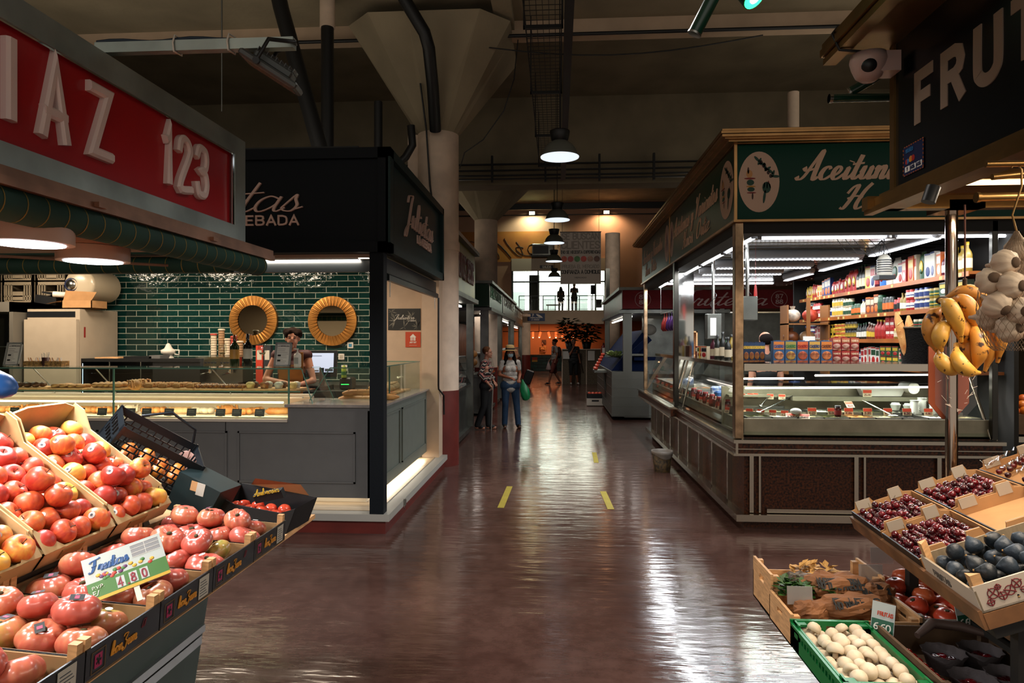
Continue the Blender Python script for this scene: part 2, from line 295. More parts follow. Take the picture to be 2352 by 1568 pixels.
def letters(mb,txt,origin,ux,uz,h,wt=.16,depth=.01,script=False,gap=.12,sx=1.,slant=0.,mi=0,rnd=False,fit=None,center=False,bev=0.,sm=6):
 """strokes of text drawn from origin along ux, up uz, standing out by depth along ux x uz"""
 G = GS if script else GL
 o = Vector(origin); ux = Vector(ux).normalized(); uz = Vector(uz).normalized(); un = ux.cross(uz)
 g = gap if not script else gap
 tot = sum((G.get(c,([],.3))[1]+g) for c in txt)-g
 if fit: sx = fit/(tot*h)
 x = -tot/2 if center else 0.
 LK = [0]
 def W(px,pz,d): LK[0] += 1; return tuple(o+ux*((px+slant*pz)*h*sx)+uz*(pz*h)+un*(d and d+2e-5*(LK[0] % 97)))
 for ch in txt:
  st,adv = G.get(ch,([],.3))
  for si_,S in enumerate(st):
   P = [(p[0]+x,p[1]) for p in S]
   if script or rnd: P = catmull(P,sm)
   n = len(P); L_,R_ = [],[]
   for i in range(n):
    a = P[max(i-1,0)]; b = P[min(i+1,n-1)]; p = P[i]
    dx,dy = (b[0]-a[0])*sx,b[1]-a[1]; l = sqrt(dx*dx+dy*dy) or 1e-6; dx /= l; dy /= l
    w = wt/2
    if script:
     w = wt/2*(.35+.65*abs(dy)**1.3*(1 if dy < 0 else .55))
     if len(S) == 2 and n <= 3 and abs(S[0][0]-S[1][0]) < .1: w = wt*.6
     wx = w
    else:
     wx = w
     if 0 < i < n-1:
      e1 = ((p[0]-a[0])*sx,p[1]-a[1]); e2 = ((b[0]-p[0])*sx,b[1]-p[1])
      l1 = sqrt(e1[0]**2+e1[1]**2) or 1; l2 = sqrt(e2[0]**2+e2[1]**2) or 1
      e1 = (e1[0]/l1,e1[1]/l1); e2 = (e2[0]/l2,e2[1]/l2)
      dx,dy = e1[0]+e2[0],e1[1]+e2[1]; l = sqrt(dx*dx+dy*dy) or 1e-6; dx /= l; dy /= l
      cs = max(.34,dx*e1[0]+dy*e1[1]); wx = w/cs
     else:
      e = -w if i == 0 else w
      if ch not in 'O0DB8' : p = (p[0]+dx*e*(.98 if ch not in 'IFEHLTR1' else .5)/sx,p[1]+dy*e*(.98 if ch not in 'IFEHLTR1' else .5))
    L_.append((p[0]-dy*wx/sx,p[1]+dx*wx)); R_.append((p[0]+dy*wx/sx,p[1]-dx*wx))
   vs = [W(*q,0) for q in L_]+[W(*q,0) for q in R_]
   if bev:
    Lb = [((l[0]*(1-bev)+r[0]*bev),(l[1]*(1-bev)+r[1]*bev)) for l,r in zip(L_,R_)]; Rb = [((r[0]*(1-bev)+l[0]*bev),(r[1]*(1-bev)+l[1]*bev)) for l,r in zip(L_,R_)]
    vs += [W(*q,depth*.7) for q in L_]+[W(*q,depth*.7) for q in R_]+[W(*q,depth) for q in Lb]+[W(*q,depth) for q in Rb]
    fs = []
    for i in range(n-1):
     fs += [(2*n+i,i,i+1,2*n+i+1),(n+i,3*n+i,3*n+i+1,n+i+1),(4*n+i,2*n+i,2*n+i+1,4*n+i+1),(3*n+i,5*n+i,5*n+i+1,3*n+i+1),(4*n+i,4*n+i+1,5*n+i+1,5*n+i)][:]
    fs += [(0,2*n,3*n,n),(2*n,4*n,5*n,3*n),(n-1,2*n-1,4*n-1,3*n-1),(3*n-1,4*n-1,6*n-1,5*n-1)]
   else:
    vs += [W(*q,depth) for q in L_]+[W(*q,depth) for q in R_]; fs = []
    for i in range(n-1):
     fs += [(2*n+i,3*n+i,3*n+i+1,2*n+i+1),(i,2*n+i,2*n+i+1,i+1),(n+i+1,3*n+i+1,3*n+i,n+i)]
    fs += [(0,n,3*n,2*n),(n-1,3*n-1,4*n-1,2*n-1)]
   T = mb.T; mb.T = Matrix.Identity(4); mb.add(vs,fs,mi); mb.T = T
  x += adv+g
 return mb

# shared materials
STEEL = mat('brushed_steel','#9a9a96',.28,1.,bump=.05,bs=60,stretch=(1,1,12))
STEELD = mat('dull_steel','#6f716c',.42,1.,var=.25,vs=3)
CHROME = mat('chrome','#c8c8c4',.08,1.)
BRASS = mat('bronze_anodised_aluminium','#b58a5a',.3,1.,var=.15,vs=6)
BLACK = mat('black_metal','#0c0e10',.45)
WHITE = mat('white_paint','#d8cdbd',.6,var=.05)
WOOD = mat('pale_wood','#c89a6a',.65,var=.18,vs=14,stretch=(1,1,6),bump=.1)
CARD = mat('kraft_cardboard','#a97e52',.85,var=.08,vs=10)
GLASS = glass()
TUBE = mat('lit_tube','#ffffff',.5,emit='#f4f7ff',es=9.)
RED = mat('oxide_red_paint','#5e1f18',.45,var=.15,vs=5)
TEAL = mat('dark_teal_metal','#10332f',.4,var=.15,vs=5)
PAPER = mat('white_paper','#d9d6cf',.8)
INK = mat('black_ink','#141414',.7)
# ================================================================== the hall
fl = mat('oxide_red_resin_floor','#4d2c27',.22)
def floor_mat(m):
 N = m.node_tree.nodes; L = m.node_tree.links; b = N['Principled BSDF']
 t = N.new('ShaderNodeTexCoord')
 def noise(sc,map_sc,det=5,rough=.55):
  mp = N.new('ShaderNodeMapping'); mp.inputs['Scale'].default_value = map_sc; L.new(t.outputs['Object'],mp.inputs[0])
  n = N.new('ShaderNodeTexNoise'); n.inputs['Scale'].default_value = sc; n.inputs['Detail'].default_value = det; n.inputs['Roughness'].default_value = rough
  L.new(mp.outputs[0],n.inputs['Vector']); return n.outputs['Fac']
 a = noise(.9,(1,1,1)); cr = N.new('ShaderNodeValToRGB')
 e = cr.color_ramp.elements; e[0].position = .3; e[0].color = (*lin('#432c26'),1); e[1].position = .72; e[1].color = (*lin('#644a42'),1)
 L.new(a,cr.inputs[0])
 d = noise(9,(1,1,1),8,.7); cr2 = N.new('ShaderNodeValToRGB'); cr2.color_ramp.elements[0].position = .32; cr2.color_ramp.elements[1].position = .6
 cr2.color_ramp.elements[0].color = (.55,.5,.48,1); cr2.color_ramp.elements[1].color = (1,1,1,1); L.new(d,cr2.inputs[0])
 mx = N.new('ShaderNodeMix'); mx.data_type = 'RGBA'; mx.blend_type = 'MULTIPLY'; mx.inputs['Factor'].default_value = .8
 L.new(cr.outputs[0],mx.inputs[6]); L.new(cr2.outputs[0],mx.inputs[7]); L.new(mx.outputs[2],b.inputs['Base Color'])
 r = noise(2.2,(1,1,1)); mr = N.new('ShaderNodeMapRange'); mr.inputs[1].default_value = .3; mr.inputs[2].default_value = .7; mr.inputs[3].default_value = .1; mr.inputs[4].default_value = .19
 L.new(r,mr.inputs[0]); L.new(mr.outputs[0],b.inputs['Roughness'])
 h1 = noise(3.2,(.8,3.2,1),3); h2 = noise(34,(1,1,1),4)
 ma = N.new('ShaderNodeMath'); ma.operation = 'MULTIPLY_ADD'; L.new(h2,ma.inputs[0]); ma.inputs[1].default_value = .008; L.new(h1,ma.inputs[2])
 bp = N.new('ShaderNodeBump'); bp.inputs['Strength'].default_value = .24; bp.inputs['Distance'].default_value = .02; L.new(ma.outputs[0],bp.inputs['Height']); L.new(bp.outputs[0],b.inputs['Normal'])
 b.inputs['Specular IOR Level'].default_value = .6
floor_mat(fl)
XL,XR,YF = -13.,14.,50.
struct('floor',MB().box(XL,XR,-3,YF,-.2,0),fl)
conc = mat('ceiling_concrete','#857a64',.9,var=.16,vs=1.2,bump=.3,bs=9)
concl = mat('beam_plaster','#b39c84',.85,var=.1,vs=2,bump=.15,bs=12)
colm = mat('column_paint','#cdb8a4',.6,var=.12,vs=4,bump=.12,bs=9)
# ceiling: bays at several levels between cross beams
cb = MB()
cb.box(XL,XR,-3,8.78,5.78,5.95); cb.box(XL,XR,8.78,13.7,6.55,6.75); cb.box(XL,XR,13.7,47,9.0,9.2)
struct('ceiling',cb,conc)
struct('wall_red_stall',MB().box(-11,-3.5,-.2,-.1,0,2.9),mat('cream_wall_dim','#b79f80',.7))
light('red_stall_fill','AREA',(-6,1.5,2.6),40,(1,.85,.65),3,1)  # added area light without a fixture, lights the cream wall
struct('trim_1',MB().box(XL,XR,8.78,9.02,5.6,6.55),concl)
struct('trim_2',MB().box(XL,XR,13.7,14.2,4.8,9.0),conc)
struct('trim_3',MB().box(-.78,-.55,-3,8.78,5.66,5.78),conc)
struct('wall_left',MB().box(XL-.2,XL,-3,YF,0,9.2),conc)
struct('wall_right',MB().box(XR,XR+.2,-3,YF,0,9.2),conc)
def column(cx,cy,r,top,nm,cap=None,z1=6.0):
 m = MB()
 m.cyl((cx,cy,1.0),(cx,cy,top),r,n=40,mi=0); m.cyl((cx,cy,0),(cx,cy,1.0),r+.002,n=40,mi=1)
 m.cyl((cx,cy,2.86),(cx,cy,2.98),r+.012,n=40,mi=0)
 if cap:
  n = 16; vs = []
  for k in range(n):
   a = 2*pi*(k+.5)/n; vs.append((cx+r*cos(a),cy+r*sin(a),top))
  for k in range(n):
   a = 2*pi*(k+.5)/n; q = max(abs(cos(a)),abs(sin(a))); vs.append((cx+cap*cos(a)/q,cy+cap*sin(a)/q,z1))
  m.add(vs,[(i,(i+1) % n,n+(i+1) % n,n+i) for i in range(n)],2)
 return struct(nm,m,[colm,RED,conc])
column(-1.60,9.12,.275,4.42,'wall_column',1.02,5.62)
column(-1.80,17.2,.29,4.7,'wall_column',1.3,5.9)
column(2.33,29,.31,6.2,'wall_column')
column(-1.6,33.2,.3,2.55,'wall_column')
column(7.2,9.12,.275,4.42,'wall_column',1.25,5.62)
# pier strip behind the near column
struct('wall_pier',MB().box(-2.0,-1.62,9.05,9.4,0,4.42),colm)
# far end: mezzanine, glazed front, orange mural, beige wall
wallf = mat('far_wall_plaster','#9a7660',.85,var=.08,vs=1)
slab = mat('mezzanine_slab','#a39482',.8,var=.06,vs=2)
struct('wall_mezzanine',MB().box(-1.9,2.3,34,34.25,2.52,3.2).box(-8,8,34.25,46.5,2.95,3.2),slab)
bw = MB()
bw.box(XL,XR,36,36.3,6.0,9.0); bw.box(XL,-2.35,36,36.3,3.2,6.0); bw.box(2.55,XR,36,36.3,3.2,6.0)
bw.box(XL,-6,40,40.3,0,3.0); bw.box(6,XR,40,40.3,0,3.0)
struct('wall_far',bw,wallf)
cream = mat('cream_fascia','#b5a695',.7)
struct('trim_6',MB().box(-2.4,2.6,35.8,36.0,5.35,6.0),cream)
fr = MB()
for x in (-2.35,-1.0,.6,2.0,2.5): fr.box(x-.04,x+.04,35.86,36,3.2,5.35)
fr.box(-2.35,2.5,35.86,36,4.75,4.82)
w1 = struct('window_1',fr,mat('dark_window_frame','#2c3436',.5))
MB().box(-2.35,2.5,35.92,35.93,3.2,5.35).build('pane',GLASS,w1)
# street outside in daylight
outm = mat('street_facade','#cfd3cf',.8,var=.06,vs=.6)
ob = MB().box(-12,12,57,57.3,0,12); struct('wall_street',ob,outm)
ow = MB()
for i in range(7): ow.box(-9+i*2.6,-7.9+i*2.6,56.9,57.0,3.4,5.8)
struct('trim_7',ow,mat('street_windows','#56605f',.4))
struct('trim_8',MB().box(-12,12,46.5,57,2.9,3.1),mat('street_paving','#a8a49c',.8))
for i,(x,y,sx,sy,pw) in enumerate(((-4.5,6.8,5,2.5,26),(4.5,8.5,3.5,5,26),(-3.2,1.5,2,4,14),(3.2,1.2,2,4,14),(-4,20,3,10,50),(4.5,20,3,10,50))):  # unseen uplights added above the stall roofs to brighten the ceiling
 u = thing('added_uplight',f'added row of uplights on the stall roofs, out of sight, {nth(i)} group','light',(x,y,3.62)); MB().box(-sx/2,sx/2,-.04,.04,-.04,0).build('housing',BLACK,u)
 light('added_uplight_glow','AREA',(x,y,3.64),pw,(1,.86,.68),sx,sy,rot=(pi,0,0))
light('daylight_on_street','AREA',(0,50,9.0),7500,(1,.94,.86),9,7,rot=(radians(35),0,0))
# ================================================================== cafe stall at the near left corner of the aisle
navy = mat('navy_painted_wood','#0b1117',.6,spec=.2,bump=.05,bs=60)
navyg = mat('dark_green_painted_board','#132a2a',.5,spec=.25,var=.1,vs=3)
greyp = mat('grey_painted_panel','#5c5b5a',.6,var=.04)
greyg = mat('grey_green_painted_panel','#5f655e',.55,var=.04)
stone = mat('grey_stone_top','#8c8580',.15,var=.1,vs=20)
rose = mat('rose_plastic_letter','#d4b4a6',.5)
tile = brick('dark_green_glazed_tile','#0d2a28','#a3aa9a',.29,.0765,.1,.0045,'XZ','#143a35',.5)
creamw = mat('cream_wall','#b79f88',.7,var=.03)
# platform
pm = MB(); pm.box(-7.5,-1.47,5.77,8.83,0,.12,0); pm.box(-7.5,-1.43,5.73,8.83,.115,.175,1); pm.box(-7.5,-1.55,5.85,8.82,.175,.18,2)
pl = thing('raised_stall_platform','raised platform of the dark cafe stall with oxide red plinth and pale edge','platform',(-4,7,0))
pm.at(); 
o = pm.build('plinth',[RED,mat('pale_metal_edge','#9c9a93',.4),mat('wood_look_tile','#a28e74',.35,var=.2,vs=3,stretch=(1,6,1),bump=.1)],pl); o.location = (4,-7,0)
for x,y,r in ((-2.35,5.72,0),(-1.42,6.3,1)):
 m = MB().cbox((x,y,.15),(.03,.02,.06) if not r else (.02,.03,.06)).tube([(x,y-.012,.13),(x+.0,y-.03,.11),(x,y-.012,.09)],.004)
 h = m.build('latch',STEEL,pl); h.location = (4,-7,0)
# back and end walls
t = MB().box(-6.3,-2.33,8.84,8.95,.17,3.1); tw = struct('wall_cafe_tiles',t,tile)
struct('wall_cafe_end',MB().box(-2.33,-1.5,8.82,8.95,.17,2.5).box(-1.72,-1.5,8.6,8.82,.17,2.5),creamw)
struct('wall_cafe_back',MB().box(-9,-6.3,8.9,9.0,.17,3.1),mat('dim_cream_wall','#8f8577',.8))
struct('ceiling_cafe',MB().box(-9,-1.6,6.0,8.95,2.86,2.9),mat('dark_stall_ceiling','#0e1413',.7))
# fascia box
fz0,fz1 = 2.41,3.30
F = thing('cafe_fascia','deep navy fascia box over the tiled cafe, pale script lettering on two sides','shop sign',(-1.43,5.72,fz0))
def local(o): o.location = -Vector(o.parent.location); return o
m = MB().box(-9,-1.45,5.74,6.0,fz0,fz1).box(-1.7,-1.45,6.0,8.45,fz0,fz1,1)
m.box(-9,-1.43,5.70,5.74,fz1-.09,fz1,0).box(-9,-1.43,5.70,5.74,fz0,fz0+.09,0).box(-1.52,-1.43,5.70,5.74,fz0,fz1,0)
m.box(-1.45,-1.41,5.70,8.45,fz1-.08,fz1,1).box(-1.45,-1.41,5.70,8.45,fz0,fz0+.08,1).box(-1.45,-1.41,5.70,5.82,fz0,fz1,1).box(-1.45,-1.41,8.37,8.45,fz0,fz1,1)
local(m.build('box',[navy,navyg],F))
m = MB()
letters(m,'Julietas',(-3.66,5.74,2.77),(1,0,0),(0,0,1),.30,.085,.02,script=True,gap=.02,slant=.25,fit=1.43)
letters(m,'LA CEBADA',(-3.02,5.74,2.655),(1,0,0),(0,0,1),.075,.2,.015,gap=.18,fit=.8)
local(m.build('front_lettering',rose,F))
m = MB()
letters(m,'Julietas',(-1.45,6.45,2.78),(0,1,0),(0,0,1),.30,.075,.02,script=True,gap=.02,slant=.2,fit=1.35)
letters(m,'LA CEBADA',(-1.45,6.98,2.67),(0,1,0),(0,0,1),.075,.2,.015,gap=.18,fit=.76)
local(m.build('side_lettering',rose,F))
# corner post
MB().box(-1.6,-1.48,5.74,5.86,.17,2.42).build('black_corner_post',navy,**{'label': 'black square corner post of the cafe stall standing on the platform corner','category': 'post'})
# under-fascia light strip and roller blinds
t = thing('light_strip','slim warm light strip under the front of the navy fascia','light',(-3,5.86,2.39))
MB().box(-2.5,1.38,-.02,.02,-.012,.02).build('housing',mat('strip_housing','#b39780',.5),t)
for a in (-.4,1.27): MB().box(a,a+.09,-.016,.016,-.016,-.012).build('diffuser',mat('lit_strip','#fff',.5,emit='#fff1dc',es=6),t)
light('cafe_strip_glow','AREA',(-3,5.95,2.37),20,(1,.88,.74),2.5,.04,rot=(radians(35),0,0))
for nm,lab,a,b,ax in (('roller_blind','rolled black blind under the front of the navy fascia',-6,-1.62,'X'),('roller_blind','rolled black blind with a chain over the side opening beside the column',5.95,8.45,'Y')):
 t = thing(nm,lab,'blind',(a,5.98,2.3) if ax == 'X' else (-1.53,a,2.22),0,None)
 L_ = b-a
 m = MB()
 if ax == 'X': m.box(0,L_,-.01,.05,-.03,.1); c = MB().tube([(L_-.05,-.02,-.03-.02*i) for i in range(6)],.004)
 else:
  m.prism([(.02,.17),(-.02,.17),(-.02,.02),(.01,-.03),(.05,-.03),(.05,.02),(.02,.04)],0,L_,'Y'); m.T = Matrix.Identity(4)
  c = MB().tube([(.03,.1,-.03-.02*i) for i in range(8)],.004); MB().tube([(.03,L_-.15,-.03-.02*i) for i in range(8)],.004).build('chain',STEEL,t)
 m.build('fabric',mat('black_blind','#101416',.35),t); c.build('chain',STEEL,t)
# ---------------- counters
ct = thing('cafe_counter','long grey panelled cafe counter with a higher stone-topped end by the post','counter',(-4,6.0,.18))
m = MB()
m.box(-8,-2.42,6.0,6.06,.25,.93,0); m.box(-2.42,-1.66,6.0,6.3,.25,1.06,0); m.box(-8,-2.42,6.06,6.75,.25,.9,0); m.box(-8,-1.75,6.16,6.7,.18,.25,1)
for a,b in ((-7.4,-5.9),(-5.75,-4.2),(-3.95,-2.98),(-2.88,-1.80)):   # panel mouldings
 z0,z1 = .38,.84 if b < -2.5 else .84
 for q in ((a,b,z0,z0+.016),(a,b,z1-.016,z1),(a,a+.016,z0,z1),(b-.016,b,z0,z1)): m.box(q[0],q[1],5.985,6.0,q[2],q[3],0)
m.box(-3.0,-2.994,5.996,6.0,.25,.93,2)
local(m.build('body',[greyp,mat('kick_board','#d8cdb9',.5),BLACK],ct))
local(MB().box(-2.44,-1.62,5.97,6.34,1.06,1.085).box(-2.44,-1.75,6.34,6.7,1.06,1.085).build('stone_top',stone,ct))
local(MB().box(-8,-2.42,5.98,6.03,.925,.95).build('ledge',mat('pale_stone_ledge','#b9aea0',.35),ct))
sc_ = thing('cafe_side_counter','grey green panelled side counter of the cafe facing the aisle','counter',(-1.66,7.4,.18))
m = MB().box(-2.2,-1.66,6.3,8.6,.25,1.03,0).box(-2.0,-1.75,6.3,8.55,.18,.25,1)
for a,b in ((6.12,7.1),(7.2,8.5)):
 for q in ((a,b,.36,.375),(a,b,.93,.945),(a,a+.02,.36,.945),(b-.02,b,.36,.945)): m.box(-1.66,-1.645,q[0],q[1],q[2],q[3],0)
m.box(-1.69,-1.655,6.0,6.3,.25,1.03,0)
local(m.build('body',[greyg,mat('kick_board')],sc_)); local(MB().box(-2.2,-1.63,6.34,8.62,1.03,1.05).build('stone_top',stone,sc_))
ledm = mat('kick_led','#fff',.5,emit='#ffedd0',es=2)
for i,(a,b,c,d) in enumerate(((-7,-1.8,6.12,6.13),(-1.745,-1.735,6.4,8.5))):
 MB().box(a,b,c,d,.235,.25).build('led_strip',ledm,**{'label': ('warm light strip hidden under the front of the grey cafe counter','warm light strip hidden under the aisle side of the cafe counter')[i],'category': 'light'})
light('kick_glow_front','AREA',(-3.2,6.08,.245),1.6,(1,.88,.7),3.2,.06)
light('kick_glow_side','AREA',(-1.69,7.4,.245),7,(1,.88,.7),.08,2.2)
# ---------------- display case
dc = thing('pastry_display_case','long glass pastry display case standing on the grey cafe counter','display case',(-4,6.3,.93))
whm = mat('case_interior','#c9b9a4',.5)
local(MB().box(-8,-2.44,6.1,6.72,.93,.955).box(-8,-2.44,6.68,6.72,.955,1.1).build('tray_floor',whm,dc))
local(MB().box(-8,-2.44,6.62,6.70,1.1,1.125).box(-8,-2.44,6.4,6.44,1.105,1.12).build('rear_rail',mat('rail_white','#d8cfc2',.4),dc))
g = MB().box(-8,-2.42,6.02,6.026,.95,1.40).box(-8,-2.30,6.02,6.5,1.40,1.408).box(-8,-2.35,6.12,6.52,1.185,1.193)
g.add([(-2.30,6.02,1.40),(-2.30,6.5,1.40),(-2.2,6.6,1.09),(-2.2,6.02,1.09)],[(0,1,2,3)])
local(g.build('glass',GLASS,dc))
ge = MB()
for x in (-5.27,-4.07,-2.42): ge.box(x-.006,x+.006,6.015,6.03,.95,1.40)
ge.box(-8,-2.3,6.012,6.018,1.398,1.41).box(-8,-2.35,6.113,6.12,1.183,1.195)
ge.tube([(-2.30,6.02,1.40),(-2.2,6.02,1.09)],.005).tube([(-2.30,6.5,1.40),(-2.2,6.6,1.09)],.005)
local(ge.build('glass_edge',mat('green_glass_edge','#4c7566',.15,emit='#3c5a4c',es=0.0),dc))
sup = MB()
for x in (-5.25,-4.6,-3.4): sup.tube([(x,6.5,1.40),(x+.12,6.6,1.2),(x+.14,6.66,1.1)],.006)
local(sup.build('support_arm',STEEL,dc))
local(MB().box(-7.9,-2.5,6.08,6.1,1.085,1.10).build('case_light',mat('case_led','#fff',.5,emit='#ffe2b8',es=7),dc))
light('case_glow','AREA',(-4.4,6.12,1.075),16,(1,.78,.5),4.5,.05,rot=(radians(25),0,0))
# side vitrine
sv = thing('bread_vitrine','open topped clear glass vitrine on the cafe side counter','display case',(-1.8,7.4,1.05))
local(MB().box(-1.72,-1.715,6.35,8.45,1.05,1.40).box(-2.2,-1.72,8.445,8.45,1.05,1.40).box(-2.15,-1.72,6.35,6.356,1.05,1.4).build('glass',GLASS,sv))
local(MB().box(-1.724,-1.712,6.35,8.45,1.395,1.405).box(-1.724,-1.712,6.9,6.915,1.05,1.4).box(-2.2,-1.72,8.44,8.452,1.395,1.405).tube([(-2.15,6.35,1.4),(-2.35,6.35,1.09)],.005).box(-2.15,-1.72,6.348,6.358,1.395,1.405).build('glass_edge',mat('green_glass_edge'),sv))
# ---------------- bread and pastry
crust = mat('golden_crust','#a8642f',.5,col2='#d19a5c',vs=9,bump=.2,bs=30)
pale = mat('floured_crust','#b98a57',.7,col2='#dcc19b',vs=7,bump=.2,bs=30)
darkp = mat('chocolate_pastry','#3a2116',.5,col2='#7a4a2a',vs=20,bump=.3)
def baguette(nm,lab,x,y,z,L_,r,rot,m=crust,g=None):
 b = MB(); b.tube([(-L_/2+L_*i/10,.004*sin(i*2.2),r*.8) for i in range(11)],[r*(.25 if i in (0,10) else .75 if i in (1,9) else 1) for i in range(11)],10)
 for i in range(4):
  x0 = -L_*.36+i*L_*.22; b.tube([(x0,-r*.35,r*1.72),(x0+L_*.14,r*.35,r*1.72)],r*.16,5)
 o = b.build(nm,m); o.location = (x,y,z); o.rotation_euler = (0,0,rot); return tag(o,lab,'bread',g)
for i,(x,y,z,L_) in enumerate(((-1.95,6.62,1.052,.42),(-1.95,6.74,1.052,.48),(-1.86,6.86,1.052,.5),(-1.93,6.68,1.11,.4))):
 baguette('baguette',f'golden scored baguette in the side vitrine, {("nearest the post","second from the post","farthest from the post","lying on top of the others")[i]}',x,y,z,L_,.036,.12*i,g='baguettes in the side vitrine')
for i in range(4):
 baguette('bread_loaf',f'pale floured loaf on the side vitrine board, {("nearest","second nearest","third nearest","farthest")[i]} to the camera',-2.02+.0*i,7.75+.13*i,1.075,.3,.05,.3*i,pale,'floured loaves in the side vitrine')
MB().box(-2.18,-1.8,7.65,8.3,1.052,1.073).build('bread_board',WOOD,**{'label': 'pale wooden board under the floured loaves in the side vitrine','category': 'board'})
def pastry_mesh(kind):
 b = MB()
 if kind == 0:   # croissant
  P = [(-.062+.0124*i,.022*cos((i-5)/5*1.35)-.01,.022) for i in range(11)]
  b.tube(P,[.008,.014,.02,.024,.03,.03,.03,.024,.02,.014,.008],9)
  for i in range(1,10,2): b.tube([(P[i][0],P[i][1]-.02,.012),(P[i][0],P[i][1]-.012,.045),(P[i][0],P[i][1]+.018,.045)],.006,5)
 elif kind == 1: b.ball((0,0,.026),(.042,.038,.026),12,8); b.ball((.0,0,.045),(.02,.018,.01),8,5)
 elif kind == 2: b.lathe([(.034,0),(.04,.03),(.046,.036),(.04,.055),(.02,.066),(0,.068)],14)
 elif kind == 3:
  b.lathe([(.018,.004),(.034,0),(.044,.012),(.04,.028),(.026,.034),(.014,.026),(.014,.01),(.018,.004)],16)
 elif kind == 4:
  for k in range(5): b.ball((-.05+.025*k,.006*(-1)**k,.02),(.022,.03,.02),8,6)
 return b
pcol = [crust,darkp,mat('cream_glaze','#cfae6a',.4,var=.2),mat('white_icing','#cbbfae',.4),mat('berry_pastry','#6e2e1e',.4,col2='#b3702e',vs=30)]
PST = {}
def pastry(kind,ci,x,y,z,rz,label,grp,s=1.):
 k = (kind,ci)
 if k not in PST: PST[k] = pastry_mesh(kind).mesh('pastry',pcol[ci])
 o = bpy.data.objects.new('pastry',PST[k]); C.objects.link(o); o.location = (x,y,z); o.rotation_euler = (0,0,rz); o.scale = (s,s,s)
 return tag(o,label,'pastry',grp)
kn = ['croissant','bun','muffin','ring doughnut','plaited pastry']; cn = ['golden','chocolate','glazed yellow','white iced','berry brown']
def board(x0,x1,y0,y1,z,lab):
 return MB().box(x0,x1,y0,y1,z,z+.014).build('serving_board',WOOD,**{'label': lab,'category': 'board'})
boards = [(-5.3,-4.95,'shelf board of brown buns at the left end of the glass shelf',1,1,8),(-4.85,-4.5,'second board from the left on the glass shelf, with small round buns',3,0,9),(-4.45,-4.12,'board of small golden buns on the glass shelf by the large croissants',1,0,14),
          (-3.93,-3.42,'long board of croissants right of the glass joint',0,0,11),(-3.40,-2.95,'board of plaited pastries in the middle of the right shelf',4,4,9),(-2.93,-2.42,'rightmost board of mixed muffins on the glass shelf',2,2,8)]
for a,b_,lab,kd,ci,n in boards:
 board(a,b_,6.2,6.48,1.194,lab)
 cols = 4 if n < 12 else 5
 for i in range(n):
  row = i//cols; cc = ci if kd != 2 else (2,4,3,2,1,3,1,3)[i]
  x = a+.05+(b_-a-.1)*(i % cols)/(cols-1); y = 6.245+.085*row; lay = 0
  if row > 2: y -= .2
  pastry(kd,cc,x,y,1.209+(.045 if row > 2 else 0),random.uniform(-.3,.3)+(.0 if kd != 0 else .2),f'{cn[cc]} {kn[kd]}, {nth(i % cols)} from left, {("front","second","back","top")[min(row,3)]} row, {("leftmost","second","third","long croissant","plaited pastry","rightmost")[[q_[0] for q_ in boards].index(a)]} serving board','pastries on the glass shelf',.95)
for i,(x,y,s_,rz) in enumerate(((-4.36,6.25,1.9,.3),(-4.22,6.26,2.0,-.2),(-4.1,6.3,1.9,.6),(-4.28,6.40,1.9,1.2))):
 pass
MB().box(-4.47,-4.02,6.2,6.5,1.2085,1.212)
for i,x in enumerate((-4.05+.0,)): pass
# lower tray of bread with grey price tags
for i in range(13):
 x = -5.6+i*.245
 k = (1,0,3,2,0)[i % 5]
 if i % 4 == 0: baguette('flat_loaf',f'flat golden loaf in the lower lit tray, {nth(i//4)} loaf from the left',x,6.36,.956,.24,.035,.2,crust if i % 8 else pale,'bread in the lower tray')
 else: pastry(4 if i % 2 else 0,0 if i % 3 else 3,x,6.34,.956,random.uniform(-1,1),f'{"plaited pastry" if i%2 else "croissant"} in the lower lit tray, {nth(i)} piece from the left','bread in the lower tray',1.7)
tg = thing('price_tag','x','price tag',(0,0,0)); MB().box(-.03,.03,-.001,.001,0,.045).build('card',mat('slate_card','#34383a',.6),tg); MB().box(-.022,.015,-.002,-.001,.03,.033).box(-.022,.02,-.002,-.001,.02,.022).box(-.01,.01,-.01,.012,-.002,0).build('print',mat('chalk_print','#8f8f88',.8),tg)
for i in range(13):
 x = -5.3+.215*i+(.06 if i % 4 == 2 else 0); lab = f'small slate grey price tag in the lower lit tray, {nth(i)} from the left'
 if i == 0: tg.scale = (1.5,)*3; tg.location = (x,6.08,.965); tg['label'] = lab; tg['group'] = 'slate price tags in the pastry case'
 else: dup(tg,(x,6.08,.965),(radians(-12),0,0),lab,sc=1.5)
